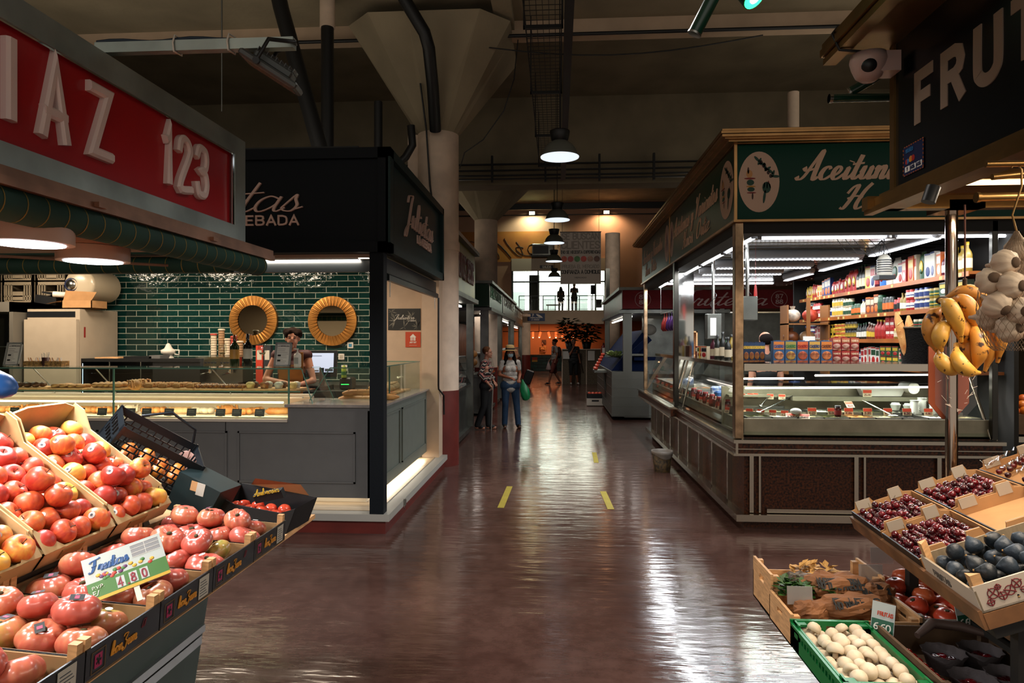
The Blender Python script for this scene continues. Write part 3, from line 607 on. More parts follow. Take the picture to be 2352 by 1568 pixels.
# large croissants beside the glass joint
big = MB(); P = [(-.09+.018*i,.03*cos((i-5)/5*1.3)-.02,.04) for i in range(11)]; big.tube(P,[.012,.024,.034,.042,.05,.052,.05,.042,.034,.024,.012],10)
for i in range(1,10,2): big.tube([(P[i][0],P[i][1]-.035,.02),(P[i][0],P[i][1]-.02,.08),(P[i][0],P[i][1]+.03,.082)],.01,5)
bm = big.mesh('large_croissant',crust)
for i,(x,y,z,rz) in enumerate(((-4.0,6.3,1.194,.5),(-4.04,6.42,1.194,.2),(-4.12,6.28,1.235,1.4))):
 pass
for i,(x,y,rz) in enumerate(((-4.44,6.56,1.3),(-4.33,6.56,1.5),(-4.22,6.57,1.4),(-4.11,6.56,1.6))):
 pass
for i,(x,y,z,rz) in enumerate(((-4.02,6.28,1.194,1.2),(-4.06,6.42,1.194,1.0))):
 o = bpy.data.objects.new('large_croissant',bm); C.objects.link(o); o.location = (x,y,z); o.rotation_euler = (0,0,rz); tag(o,('large golden croissant standing at the glass joint of the pastry shelf','large golden croissant behind the front one at the glass joint')[i],'croissant','large croissants')
# ---------------- things on the glass top
def lathe_obj(nm,prof,m,parent=None,n=20,**k): return MB().lathe(prof,n).build(nm,m,parent,**k)
def bottle(lab,x,y,z,h,r,gm,lm,capm,group=None,neck=.3,lz=(.25,.55),nm='wine_bottle'):
 t = thing(nm,lab,'bottle',(x,y,z),0,group)
 lathe_obj('body',[(r*.85,0),(r,.008),(r,h*(1-neck)*.92),(r*.75,h*(1-neck)),(r*.34,h*(1-neck*.72)),(r*.32,h*.97),(r*.36,h*.975),(r*.36,h)],gm,t,16)
 MB().lathe([(r+.001,h*lz[0]),(r+.001,h*lz[1])],16).build('paper_label',lm,t)
 MB().lathe([(r*.38,h*.88),(r*.38,h+.003),(0,h+.003)],12).build('cap',capm,t)
 return t
dg = mat('dark_bottle_glass','#0b0f0b',.08,coat=.5); gg = mat('green_bottle_glass','#1b2a10',.08,coat=.5); ambg = mat('amber_liquid_glass','#6a3a0c',.08)
whl = mat('bottle_white_label','#b8b2a4',.6); goldl = mat('gold_label','#a87a35',.45)
bottle('dark wine bottle with a white label on the glass top between the glasses',-2.93,6.3,1.41,.31,.04,dg,whl,BLACK)
bottle('wine bottle with a floral orange label standing left of the dark bottle',-3.06,6.3,1.41,.30,.042,gg,goldl,mat('orange_foil','#7c3d18',.4))
bottle('dark bottle with red cap at the back of the cafe counter bottles',-3.12,6.42,1.41,.28,.035,dg,mat('red_label','#7c1d18',.6),mat('red_label'))
bottle('dark slim bottle at the back between the two front bottles',-3.0,6.44,1.41,.3,.034,dg,goldl,BLACK)
def wineglass(lab,x,y,z):
 t = thing('wine_glass',lab,'glass',(x,y,z),0,'wine glasses on the cafe glass top')
 MB().lathe([(.034,0),(.034,.003),(.004,.006),(.003,.10),(.02,.115),(.038,.15),(.04,.17),(.032,.22)],18).build('bowl',glass('thin_glass','#f2f6f2',.6),t)
 MB().lathe([(.0,.118),(.024,.122),(.03,.135),(.0,.1352)],14).build('wine',mat('white_wine','#b9a878',.1,trans=.7),t)
wineglass('wine glass with pale wine left of the bottles',-3.17,6.28,1.41); wineglass('wine glass with pale wine beside the framed menu',-2.78,6.28,1.41)
def menu(lab,x,y,z,rz=0.,w_=.16,h_=.235):
 t = thing('menu_stand',lab,'menu',(x,y,z),0); t.rotation_euler = (radians(-14),0,rz)
 fm = MB()
 for a in (0,1): fm.box(-w_/2+a*(w_-.018),-w_/2+.018+a*(w_-.018),-.008,.008,0,h_).box(-w_/2,w_/2,-.008,.008,a*(h_-.018),.018+a*(h_-.018))
 for k in range(14): fm.box(-w_/2+.004+k*.0112,-w_/2+.008+k*.0112,-.011,-.008,.004,.012).box(-w_/2+.004+k*.0112,-w_/2+.008+k*.0112,-.011,-.008,h_-.012,h_-.004)
 fm.build('frame',mat('ornate_silver_frame','#8d8f8d',.5),t); MB().box(-w_/2,w_/2,.0,.006,0,h_).build('sheet',PAPER,t)
 pm_ = MB(); letters(pm_,'LA MERMELADA',(-.055,-.0005,h_-.04),(1,0,0),(0,0,1),.009,.2,.001,fit=.11)
 for k in range(9): pm_.box(-.055,random.uniform(.0,.055),-.0015,-.0005,.035+k*.017,.037+k*.017)
 pm_.box(-.05,-.02,-.0015,-.0005,.05,.066).box(-.05,-.02,-.0015,-.0005,.1,.116); pm_.build('print',INK,t)
menu('framed menu leaning on the glass top in front of the barista',-2.6,6.3,1.412); menu('framed menu at the far left end of the glass top',-5.3,6.3,1.412)
t = thing('soap_dispenser','white pump soap bottle beside the framed menu','dispenser',(-2.44,6.28,1.41))
wp = mat('white_plastic','#cfc8bb',.4)
MB().lathe([(.028,0),(.034,.006),(.034,.11),(.028,.125),(.012,.13),(.012,.14)],16).build('bottle',wp,t); MB().cyl((0,0,.14),(0,0,.165),.006).box(-.035,.008,-.008,.008,.165,.175).build('pump',wp,t); MB().box(-.02,.02,-.0352,-.034,.03,.09).build('label_print',mat('chalk_print'),t)
for i,(x,lab) in enumerate(((-5.08,'woven straw basket left of the dark paper cup'),(-4.86,'woven straw basket right of the dark paper cup'))):
 t = thing('straw_basket',lab,'basket',(x,6.34,1.41)); wk = mat('straw_weave','#8c6a3c',.8,var=.5,vs=60,bump=.5,bs=90)
 MB().box(-.08,.08,-.05,.05,0,.006).prism([(-.08,0),(-.09,.05),(-.084,.05),(-.075,0)],-.05,.05,'Y').prism([(.08,0),(.075,0),(.084,.05),(.09,.05)],-.05,.05,'Y').box(-.085,.085,-.055,-.05,0,.05).box(-.085,.085,.05,.055,0,.05).build('weave',wk,t)
 for k in range(8): MB().box(-.004,.004,-.001,.001,0,.075).build('sugar_sachet',PAPER if k % 3 else WOOD,t,loc=(-.06+.016*k,.01*(-1)**k,.01),rot=(0,.3*(k % 3-1),.2*k))
t = thing('paper_cup','dark red paper cup of wrapped straws between the straw baskets','cup',(-4.97,6.33,1.41)); MB().lathe([(.026,0),(.034,.085),(.032,.085)],16).build('cup',mat('maroon_card','#35120f',.6),t)
sm_ = MB()
for k in range(14): a = k*2.4; sm_.cyl((.015*cos(a),.015*sin(a),.02),(.035*cos(a),.03*sin(a),.115+.01*(k % 3)),.0025,n=5)
sm_.build('straws',wp,t)
# ---------------- back counter and its machines
bc = thing('back_counter','dark work counter along the green tiled wall','counter',(-4.2,8.4,.18))
m = MB().box(-5.7,-2.3,8.15,8.84,1.08,1.12,0).box(-5.7,-2.3,8.2,8.84,.18,1.08,1)
for i in range(5): m.box(-5.65+i*.68,-5.6+i*.68,8.18,8.2,.25,1.05,2)
local(m.build('body',[mat('counter_top_dark','#3a3632',.3),mat('counter_dark','#1a1917',.6),greyp],bc))
ec = thing('espresso_machine','chrome two group espresso machine on the back counter','coffee machine',(-4.15,8.3,1.12))
MB().box(-.28,.28,-.2,.2,.2,.34).build('body',CHROME,ec); MB().box(-.27,.27,-.1,.2,0,.2).box(-.27,.27,-.22,.2,0,.03).build('base',mat('steel_panel','#77736c',.35,1.),ec)
kb = MB()
for x in (-.23,-.15,-.11,-.07,-.03,.05,.09,.13,.17,.24): kb.cyl((x,-.2,.27),(x,-.215,.27),.022 if abs(x) > .2 else .01,n=12)
kb.build('knobs',BLACK,ec); gh = MB()
for x in (-.12,.14): gh.cyl((x,-.15,.2),(x,-.15,.14),.032).cyl((x,-.15,.15),(x-.04,-.3,.13),.011)
gh.build('group_heads',CHROME,ec)
cupm = [mat('cup_kraft','#8e6d4c',.7),mat('cup_cream','#b9ab93',.7),mat('cup_red','#9a2f1f',.6)]
for i,(x,h,c_) in enumerate(((-4.3,.27,1),(-4.2,.33,0),(-4.12,.22,1),(-4.04,.26,2),(-3.96,.2,0))):
 t = thing('cup_stack',f'stack of {("cream", "tall kraft", "short cream", "red lidded", "small kraft")[i]} paper cups on the espresso machine, {nth(i)} from the left','cup stack',(x,8.3,1.46),0,'paper cup stacks on the espresso machine')
 prof = []
 for k in range(int(h/.03)): prof += [(.034,k*.03),(.038,k*.03+.024),(.041,k*.03+.027)]
 MB().lathe(prof,14).build('cups',cupm[c_],t); MB().lathe([(.043,0),(.043,.012),(.03,.02),(0,.02)],14).build('lid',cupm[2 if i in (0,3) else 1],t,loc=(0,0,len(prof)//3*.03))
for i,(x,c_) in enumerate(((-3.72,'#b5351f'),(-3.62,'#20242a'))):
 t = thing('coffee_carton',('red and blue coffee carton beside the cup stacks','dark coffee carton right of the red one')[i],'carton',(x,8.35,1.12)); MB().cbox((0,0,.24),(.09,.07,.48)).build('carton',mat('cart'+c_,c_,.6),t); MB().box(-.03,.03,-.037,-.035,.3,.42).build('printed_panel',whl,t)
jc = thing('citrus_juicer','small white electric citrus juicer on the dark back counter','juicer',(-4.92,8.35,1.44)); MB().lathe([(.07,0),(.05,.03),(.06,.05),(.085,.06),(.09,.1),(.07,.11),(.05,.12),(.02,.18),(0,.19)],20).build('body',wp,jc); MB().tube([(.08,0,.1),(.14,0,.1),(.14,0,.04),(.08,0,.05)],.01).build('handle',wp,jc)
ov = thing('glass_front_cabinet','low black glass fronted cabinet with trays behind the pastry case','cabinet',(-5.3,8.1,1.0))
m = MB().box(-.58,.95,-.05,.6,.40,.44,0).box(-.58,.95,.5,.6,-.2,.4,0).box(-.58,-.55,-.05,.5,-.2,.4,0).box(.35,.95,-.04,.5,-.2,.4,0).box(-.58,.95,-.05,.5,-.25,-.2,0).box(-.2,-.19,-.05,-.03,-.2,.4,1).box(.2,.21,-.05,-.03,-.2,.4,1)
m.build('body',[BLACK,STEEL],ov); MB().box(-.54,.33,.05,.45,.1,.108).box(-.54,.33,.05,.45,.25,.258).build('shelf',GLASS,ov); MB().box(-.56,-.55,-.04,-.03,-.15,.38).build('light_strip',mat('cool_strip','#fff',.5,emit='#cfe4ff',es=3),ov)
for i,(x,w_) in enumerate(((-5.72,.3),(-5.35,.36),(-5.02,.14))):
 MB().box(x,x+w_,8.1,8.4,1.44,1.455+.012*i).build('stacked_tray',[WOOD,BLACK,greyp][i],**{'label': ('pale wooden board on the black cabinet','black oven trays on the cabinet','grey plate on the cabinet near the juicer')[i],'category': 'tray'})
# round brass mirrors
def mirror(lab,x,z):
 t = thing('round_mirror',lab,'mirror',(x,8.80,z),0,'brass sunburst mirrors on the tiled wall'); n = 72; vs = []
 for k in range(n):
  a = 2*pi*k/n; d = .028 if k % 2 else .016
  for r,e in ((.2,.01),(.325,.008)): vs.append((r*cos(a),-d if r < .3 else -.012,r*sin(a)))
 b = MB(); b.add(vs,[(2*i,2*i+1,(2*i+3) % (2*n),(2*i+2) % (2*n)) for i in range(n)]); b.add([(x_*1,.0,z_) for x_,_,z_ in vs],[(2*i,2*i+1,(2*i+3) % (2*n),(2*i+2) % (2*n)) for i in range(n)])
 n2 = 48; b.add([(.325*cos(2*pi*k/n2),y,.325*sin(2*pi*k/n2)) for k in range(n2) for y in (-.012,.035)],[(2*i,2*i+1,(2*i+3) % (2*n2),(2*i+2) % (2*n2)) for i in range(n2)])
 b.build('frame',mat('hammered_brass','#b07a3c',.38,.8,var=.2,vs=5),t)
 MB().add([(.205*cos(2*pi*k/40),-.012,.205*sin(2*pi*k/40)) for k in range(40)],[tuple(range(40))]).build('glass',mat('mirror_glass','#d8dcd8',.02,1.),t)
mirror('round brass mirror behind the cup stacks, left of the barista',-4.02,1.93); mirror('round brass mirror right of the barista, above the till',-2.95,1.92)
# till
tl = thing('till_screen','lit point of sale screen standing right of the barista','till',(-2.68,7.6,1.1),0,None)
MB().box(-.17,.17,-.01,.03,.15,.45).build('housing',BLACK,tl,rot=(radians(-8),0,.1)); MB().box(-.135,.135,-.014,-.01,.2,.42).build('screen',mat('screen_glow','#8b93a3',.3,emit='#aeb8cc',es=.9),tl,rot=(radians(-8),0,.1))
MB().box(-.12,-.0,-.016,-.014,.385,.39).box(.04,.13,-.016,-.014,.21,.24).box(-.13,-.03,-.016,-.014,.21,.225).build('screen_print',mat('scr_ink','#3a4252',.6),tl,rot=(radians(-8),0,.1)); MB().box(-.1,.1,-.1,.15,0,.05).cyl((0,.03,.04),(0,.03,.25),.03).build('stand',BLACK,tl)
t = thing('receipt_printer','small black receipt printer with a green light beside the till','printer',(-2.4,7.7,1.1)); MB().cbox((0,0,.07),(.14,.18,.14),bev=.015).build('body',BLACK,t); MB().box(-.05,.04,-.093,-.09,.06,.066).build('indicator',mat('green_led','#0f0',.5,emit='#35ff60',es=3),t)
t = thing('squeeze_bottle','small yellow and green bottle on the printer by the till','bottle',(-2.42,7.62,1.24)); MB().lathe([(.03,0),(.03,.1),(.02,.12),(.01,.14)],12).build('body',mat('lime_plastic','#7d8a1e',.5),t); MB().lathe([(.0305,.03),(.0305,.07)],12).build('band',mat('green_leafy','#1d5a2a',.6),t)
till_desk = MB().box(-2.95,-2.2,7.4,7.95,1.04,1.1).box(-2.95,-2.2,7.45,7.9,.18,1.04).build('till_desk',mat('counter_dark'),**{'label': 'dark till desk behind the higher end of the cafe counter','category': 'desk'})
for i,(x,z,lab,c_) in enumerate(((-2.72,1.6,'small blue and white switch plate on the tiles right of the mirror','#3a7fa0'),(-2.84,1.45,'upper white socket plate on the tiles behind the till','#a9a08e'),(-2.80,1.3,'lower white socket plate on the tiles behind the till','#a9a08e'))):
 t = thing('wall_socket' if i else 'wall_switch',lab,'socket' if i else 'switch',(x,8.84,z)); MB().cbox((0,-.006,0),(.08,.012,.08),bev=.003).build('plate',wp,t); MB().cbox((0,-.014,0),(.04,.006,.04)).build('insert',mat('ins'+c_,c_,.5),t)
# poster and red sticker on the cream wall
t = thing('leaf_poster','black poster with pale palm leaves and script on the cream wall','poster',(-1.995,8.815,1.94))
MB().box(-.215,.215,-.004,0,-.14,.14).build('sheet',mat('poster_black','#121413',.5),t)
m = MB()
for k in range(34):
 a = random.uniform(0,2*pi); cx,cz = random.choice(((-.12,-.02),(.1,.04),(.0,-.1),(.17,-.1),(-.17,.1))); L_ = random.uniform(.06,.12); ex,ez = max(-.21,min(.21,cx+L_*cos(a))),max(-.135,min(.135,cz+L_*sin(a)))
 dx,dz = -(ez-cz)*.06,(ex-cx)*.06; mx_,mz_ = (cx+ex)/2,(cz+ez)/2
 m.add([(cx,-.005,cz),(mx_+dx,-.005,mz_+dz),(ex,-.005,ez),(mx_-dx,-.005,mz_-dz)],[(0,1,2,3)])
m.build('leaves',mat('grey_leaf','#77746a',.7),t)
m = MB(); letters(m,'Julietas',(-.13,-.006,-.0),(1,0,0),(0,0,1),.06,.1,.002,script=True,gap=.02,slant=.2,fit=.26); letters(m,'LA CEBADA',(.05,-.006,-.025),(1,0,0),(0,0,1),.012,.2,.001,fit=.1); m.build('lettering',PAPER,t)
t = thing('delivery_sticker','small orange red delivery sticker below the leaf poster','sticker',(-1.88,8.815,1.675))
MB().box(-.1,.1,-.003,0,-.1,.1).build('sheet',mat('sticker_orange','#b3401e',.6),t)
m = MB().add([(-.045,-.005,.03),(.0,-.005,.075),(.045,-.005,.03)],[(0,1,2)]).box(-.032,-.015,-.005,-.003,-.015,.03).box(-.006,.006,-.005,-.003,-.015,.03).box(.015,.032,-.005,-.003,-.015,.03)
letters(m,'JUST EAT',(-.045,-.003,-.045),(1,0,0),(0,0,1),.018,.2,.001,fit=.09); m.box(-.05,.05,-.005,-.003,-.075,-.073); m.build('lettering',PAPER,t)
# cable down the end wall
tag(MB().tube([(-1.49,8.5,2.2),(-1.49,8.5,1.1),(-1.49,8.52,1.05),(-1.47,8.78,.95),(-1.47,8.8,.7)],.012).build('black_cable',BLACK),'black cable running down the cream end of the cafe beside the column','cable')
# fridges, crates, boiler at the left
def fridge(lab,x,y,z,w_,d_,h_,glassf=False):
 t = thing('upright_fridge',lab,'fridge',(x,y,z)); fm = mat('fridge_enamel','#a39684',.4,var=.03)
 if glassf:
  m = MB().box(-w_/2,w_/2,0,d_,0,h_*.02).box(-w_/2,w_/2,d_-.05,d_,0,h_).box(-w_/2,-w_/2+.05,0,d_,0,h_).box(w_/2-.05,w_/2,0,d_,0,h_).box(-w_/2,w_/2,0,d_,h_-.12,h_); m.build('cabinet',mat('grey_enamel','#5f5b53',.45),t)
  MB().box(-w_/2+.1,w_/2-.1,-.02,-.01,.1,h_-.2).build('glass_door',GLASS,t)
  MB().box(-w_/2+.05,w_/2-.05,.05,d_-.1,.5,.51).box(-w_/2+.05,w_/2-.05,.05,d_-.1,.95,.96).box(-w_/2+.05,w_/2-.05,.05,d_-.1,1.4,1.41).build('shelf',STEEL,t)
 else:
  MB().box(-w_/2,w_/2,.03,d_,0,h_).build('cabinet',fm,t); MB().box(-w_/2+.004,w_/2-.004,-.03,.02,.08,h_-.13).build('door',fm,t)
  MB().box(-w_/2+.0,w_/2-.06,-.004,.0,h_-.1,h_-.03).at().build('control_panel',mat('panel_dark','#15171a',.3),t,loc=(0,.03,0)); MB().box(w_/2-.0,w_/2+.002,.1,.13,h_-.35,h_-.22).build('warning_sticker',mat('red_label'),t)
 return t
fridge('white upright fridge with a dark control strip against the tiles',-6.2,8.0,.18,.68,.75,1.87)
fridge('grey glass door fridge at the far left edge',-6.95,7.85,.18,.75,.8,1.95,True)
crm = mat('cream_crate_plastic','#958872',.6,var=.06)
def crate_white(lab,x,y,z,w_=.42,d_=.35,h_=.27):
 t = MB(); 
 for q in ((0,w_,0,.015),(0,w_,d_-.015,d_)):
  t.box(q[0],q[1],q[2],q[3],0,.04).box(q[0],q[1],q[2],q[3],h_-.04,h_)
  for k in range(12):
   if 4 <= k <= 7: continue
   t.box(w_*k/12+.01,w_*k/12+.022,q[2],q[3],.03,h_-.03)
  t.box(0,.03,q[2],q[3],0,h_).box(w_-.03,w_,q[2],q[3],0,h_).box(w_/3,w_*2/3,q[2],q[3],.03,h_*.55).box(0,w_,q[2],q[3],h_*.3,h_*.36)
 t.box(0,.015,0,d_,0,h_).box(w_-.015,w_,0,d_,0,h_).box(0,w_,0,d_,0,.012)
 o = t.build('plastic_crate',crm); o.location = (x,y,z); return tag(o,lab,'crate','cream plastic crates above the fridges')
k = 0
for zi in range(3):
 for xi in range(3):
  crate_white(f'cream slatted plastic crate above the fridges, {("bottom","middle","top")[zi]} row, {("left","middle","right")[xi]}',-7.55+xi*.45,8.3,2.14+zi*.28 if zi else 2.14)
wb = thing('water_heater','round white enamel water heater with a blue ringed badge above the white fridge','water heater',(-5.98,8.45,2.36))
MB().cyl((0,-.25,0),(0,.25,0),.2,n=32).at().ball((0,-.25,0),(.2,.06,.2),24,10).build('tank',mat('gloss_enamel','#b4a68e',.25),wb); MB().lathe([(.0,0),(.065,0),(.085,.008),(.085,.0)],24).build('badge',mat('badge_blue','#1b2340',.4),wb,loc=(-.08,-.302,.0),rot=(pi/2,0,0)); MB().lathe([(0,.012),(.06,.012),(.06,0)],24).build('dial',STEEL,wb,loc=(-.08,-.305,0),rot=(pi/2,0,0))
t = thing('cardboard_box','open brown cardboard box on top of the white fridge','box',(-5.98,8.1,2.06)); MB().box(-.17,.22,0,.3,0,.01).box(-.17,.22,0,.008,0,.1).box(-.17,.22,.29,.3,0,.1).box(-.17,-.16,0,.3,0,.1).box(.21,.22,0,.3,0,.1).build('box',CARD,t)
MB().add([(-.17,0,.1),(-.38,0,.06),(-.3,.3,.09),(-.17,.3,.1)],[(0,1,2,3)]).build('flap',CARD,t); MB().add([(-.15,0,.1),(.22,0,.1),(.3,-.02,.2),(-.1,-.02,.22)],[(0,1,2,3)]).build('flap',CARD,t)
t = thing('film_roll','white roll of cling film lying on the cardboard box flaps','roll',(-6.1,8.2,2.24)); MB().cyl((-.16,-.1,0),(.16,.05,-.02),.035).build('roll',wp,t); MB().cyl((-.165,-.102,0),(-.158,-.099,0),.015).build('core',CARD,t)
tag(MB().cbox((-6.4,8.25,2.17),(.28,.2,.1),(0,.15,0)).cbox((-6.3,8.24,2.24),(.3,.18,.02),(0,.2,0)).build('black_tray',BLACK),'black plastic tray tilted on top of the white fridge','tray')
# hanging green awning tube and lamps belong to the red stall; interior light of the cafe
for i,x in enumerate((-6.4,-5.2,-3.9,-2.6)):  # leftmost spot is added to brighten the dark left end
 t = thing('ceiling_spot',f'small black ceiling spot over the cafe work area, {nth(i)} from the left','light',(x,7.4,2.86),0,'cafe ceiling spots'); MB().cyl((0,0,0),(0,0,-.08),.045).build('can',BLACK,t); MB().cyl((0,0,-.081),(0,0,-.083),.035).build('lens',mat('warm_lens','#fff',.5,emit='#ffd7a0',es=14),t)
 light('cafe_spot','AREA',(x,7.3,2.76),34,(1,.82,.62),.5)
# ================================================================== red fruit stall 123 at the left, and its display
RV = Vector((cos(YAW),sin(YAW),0)); FV = Vector((-sin(YAW),cos(YAW),0)); ZV = Vector((0,0,1))
def cv(x,y,d): return RV*x+ZV*y+FV*d
def basis(a,b):
 a = Vector(a).normalized(); b = Vector(b); b = (b-a*b.dot(a)).normalized(); c = a.cross(b)
 return Matrix((a,b,c)).transposed().to_euler()
galv = mat('galvanised_sheet','#98a29c',.42,.6,var=.3,vs=2.2,bump=.05,bs=30)
redac = mat('red_acrylic','#a8141c',.3,var=.06,vs=3)
pinkw = mat('moulded_white_letter','#e2cdc6',.35)
copper = mat('copper_tinted_channel','#8a6650',.4,.6,var=.3,vs=4)
S1 = thing('red_fascia_sign','red fascia sign with raised white letters IAZ 123 in a galvanised frame','shop sign',(-1.9,4.03,2.24))
m = MB(); m.box(-2.0,-1.89,-.6,4.03,2.24,2.335).box(-2.0,-1.89,-.6,4.03,2.755,2.86).box(-2.0,-1.89,3.9,4.03,2.335,2.755)
m.box(-4.2,-2.0,3.93,4.03,2.24,2.86).box(-2.0,-1.97,-.6,3.93,2.2,2.9)
local(m.build('frame',galv,S1)); local(MB().box(-1.93,-1.915,-.6,3.9,2.33,2.76).build('red_panel',redac,S1))
local(MB().box(-1.9,-1.893,3.875,3.9,2.33,2.76).box(-1.9,-1.896,-.6,3.9,2.745,2.757).build('bead',CHROME,S1))
m = MB()
def L3(t,y,h,z,fit): letters(m,t,(-1.915,y,z),(0,1,0),(0,0,1),h,.17,.03,fit=fit,bev=.22,rnd=t in '23',sm=4)
letters(m,'I',(-1.915,2.255,2.43),(0,1,0),(0,0,1),.262,.19,.03,bev=.22); L3('A',2.405,.262,2.43,.115); L3('Z',2.675,.262,2.43,.10)
local(m.build('raised_letters',pinkw,S1)); m = MB()
letters(m,'1',(-1.915,3.205,2.43),(0,1,0),(0,0,1),.25,.17,.03,bev=.22,sx=.55); L3('2',3.315,.25,2.43,.095); L3('3',3.485,.25,2.43,.095)
local(m.build('raised_numbers',pinkw,S1))
tag(MB().box(-1.96,-1.83,-.6,4.30,2.19,2.235).box(-1.85,-1.82,-.6,4.30,2.17,2.2).cbox((-1.81,2.6,2.19),(.02,.05,.02)).cbox((-1.81,3.5,2.19),(.02,.05,.02)).build('awning_channel',copper),'copper toned channel along the bottom of the red sign','channel')
awn = mat('green_awning_cloth','#0b3328',.75,var=.2,vs=3)
ringm = mat('yellow_stripe','#7c6a2c',.8)
def roll(lab,p0,p1,r,step,n):
 t = thing('awning_roll',lab,'awning',p0); p0 = Vector(p0); p1 = Vector(p1); d = p1-p0
 m = MB().cyl((0,0,0),tuple(d),r,n=24); u = d.normalized(); q = step*.5
 while q < d.length: m.cyl(tuple(u*q),tuple(u*(q+.005)),r+.0012,n=24,caps=False,mi=1); q += step
 m.build('cloth',[awn,ringm],t)
roll('rolled dark green awning running under the red sign toward the cafe',(-1.9,1.2,2.125),(-1.88,4.18,2.125),.062,.1,0)
roll('rolled dark green awning crossing behind the round lamps',(-4.9,4.0,2.115),(-1.96,4.0,2.115),.05,.1,0)
tag(MB().box(-4.9,-1.98,3.9,3.93,2.17,2.235).build('rear_valance',awn),'dark green valance behind the round lamps of the red stall','valance')
tag(MB().box(-3.6,-1.98,-.4,3.2,2.085,2.12).cyl((-3.2,3.2,2.1),(-2.3,3.9,2.1),.008).build('stall_soffit',mat('rose_wood_soffit','#7c5a48',.6,var=.2,vs=3)),'rose brown soffit carrying the round lamps of the red stall','soffit')
dlm = mat('downlight_rim','#a98b78',.5)
for i,(x,y) in enumerate(((-1.98,2.46),(-2.16,3.0))):
 p = pix((66,215)[i],(560,600)[i],Z=2.02)
 t = thing('round_downlight',('round surface downlight nearest the left edge','round surface downlight farther from the left edge')[i],'light',(p.x,p.y,2.02),0,'round lamps under the red stall soffit')
 MB().cyl((0,0,0),(0,0,.063),.15,n=40).build('rim',dlm,t); MB().cyl((0,0,-.004),(0,0,.0),.12,n=40).build('diffuser',mat('cool_diffuser','#fff',.5,emit='#eaf2ff',es=7),t)
 light('downlight_glow','AREA',(p.x,p.y,2.01),26,(.93,.95,1),.22)
for i,(x,y) in enumerate(((-2.1,1.6),(-1.75,.9))):  # two downlights added beyond the frame to brighten the near fruit
 t = thing('round_downlight',('added round surface downlight out of frame above the near apples','added round surface downlight out of frame above the near tomatoes')[i],'light',(x,y,2.02),0,'round lamps under the red stall soffit')
 MB().cyl((0,0,0),(0,0,.063),.15,n=40).build('rim',dlm,t); MB().cyl((0,0,-.004),(0,0,.0),.12,n=40).build('diffuser',mat('cool_diffuser'),t)
 light('downlight_glow','AREA',(x,y,2.01),26,(1,.93,.84),.22)
# bar and floodlight over the aisle
br = thing('galvanised_bar','galvanised square bar reaching over the aisle from the red sign','bar',(-2.0,2.85,2.93))
MB().box(0,.88,-.02,.02,-.03,.015).build('tube',galv,br); cb_ = MB().tube([(0+.06*i,-.0,.022+.006*sin(i*1.1)) for i in range(11)],.01); cb_.build('cable',mat('blue_black_cable','#1c2b3a',.5),br)
for x in (.36,.6): MB().tube([(x,-.026,-.036),(x-.004,-.028,.0),(x,-.02,.035),(x+.01,.02,.035),(x+.006,.024,-.036),(x,-.026,-.036)],.004).build('cable_tie',wp,br)
fd = thing('floodlight','unlit grey floodlight hanging tilted from the galvanised bar','floodlight',(-1.22,2.85,2.80))
fd.rotation_euler = (radians(12),radians(30),radians(20))
MB().cbox((0,0,0),(.26,.2,.03),bev=.008).cbox((0,0,.03),(.17,.13,.04),bev=.01).build('housing',mat('cast_grey','#4a4d4c',.5,.4),fd)
fin = MB()
for k in range(9): fin.box(-.08+.02*k,-.077+.02*k,-.06,.06,.045,.062)
fin.build('fins',mat('cast_grey'),fd); MB().box(-.11,.11,-.085,.085,-.0165,-.0155).build('lens',mat('dusty_lens','#8a7466',.2),fd)
MB().tube([(-.05,-.11,.0),(-.05,-.11,.1),(.02,-.02,.16),(.02,.02,.16),(-.05,.11,.1),(-.05,.11,0)],.009,6).cyl((-.05,-.12,0),(-.05,-.1,0),.014).build('bracket',BLACK,fd)
tag(MB().cyl((-1.82,3.6,2.9),(-1.82,3.6,5.6),.004,n=6).build('hanger_wire',STEELD),'thin vertical wire rising behind the red sign','wire')
# ---------------------------------------------------------------- display furniture
cab = thing('grey_green_cabinet','dark grey green cabinet under the tomato crates with steel rails','cabinet',(-1.3,2.42,0)); cg = mat('cabinet_grey_green','#3c4a46',.5,var=.1,vs=3)
m = MB(); m.add([(-2.6,.3,0),(-1.34,.3,0),(-1.36,2.36,0),(-2.6,2.36,0),(-2.6,.3,.77),(-1.28,.3,.77),(-1.28,2.45,.77),(-2.6,2.45,.77)],[(0,3,2,1),(4,5,6,7),(0,1,5,4),(1,2,6,5),(2,3,7,6),(3,0,4,7)])
local(m.build('body',cg,cab)); local(MB().box(-1.315,-1.275,.3,2.4,.60,.625).build('upper_rail',STEEL,cab)); local(MB().box(-1.32,-1.28,.3,2.385,.56,.59).build('lower_rail',STEEL,cab))
tb = thing('display_table','wooden display table under the far tomato crate and black trays','table',(-1.5,2.9,0))
m = MB(); m.box(-2.15,-1.2,1.0,3.32,.772,.792).box(-2.2,-1.62,1.0,3.3,.792,.81); local(m.build('board',WOOD,tb))
local(MB().prism([(-1.68,.812),(-2.16,.812),(-2.16,1.24),(-1.72,.92)],1.3,2.76,'Y').build('slope_support',mat('slope_board','#4a3a2c',.8),tb))
for i,(x,y) in enumerate(((-1.75,3.1),(-2.1,3.25))): local(MB().box(x-.02,x+.02,y-.02,y+.02,0,.772).build('leg',STEELD,tb))
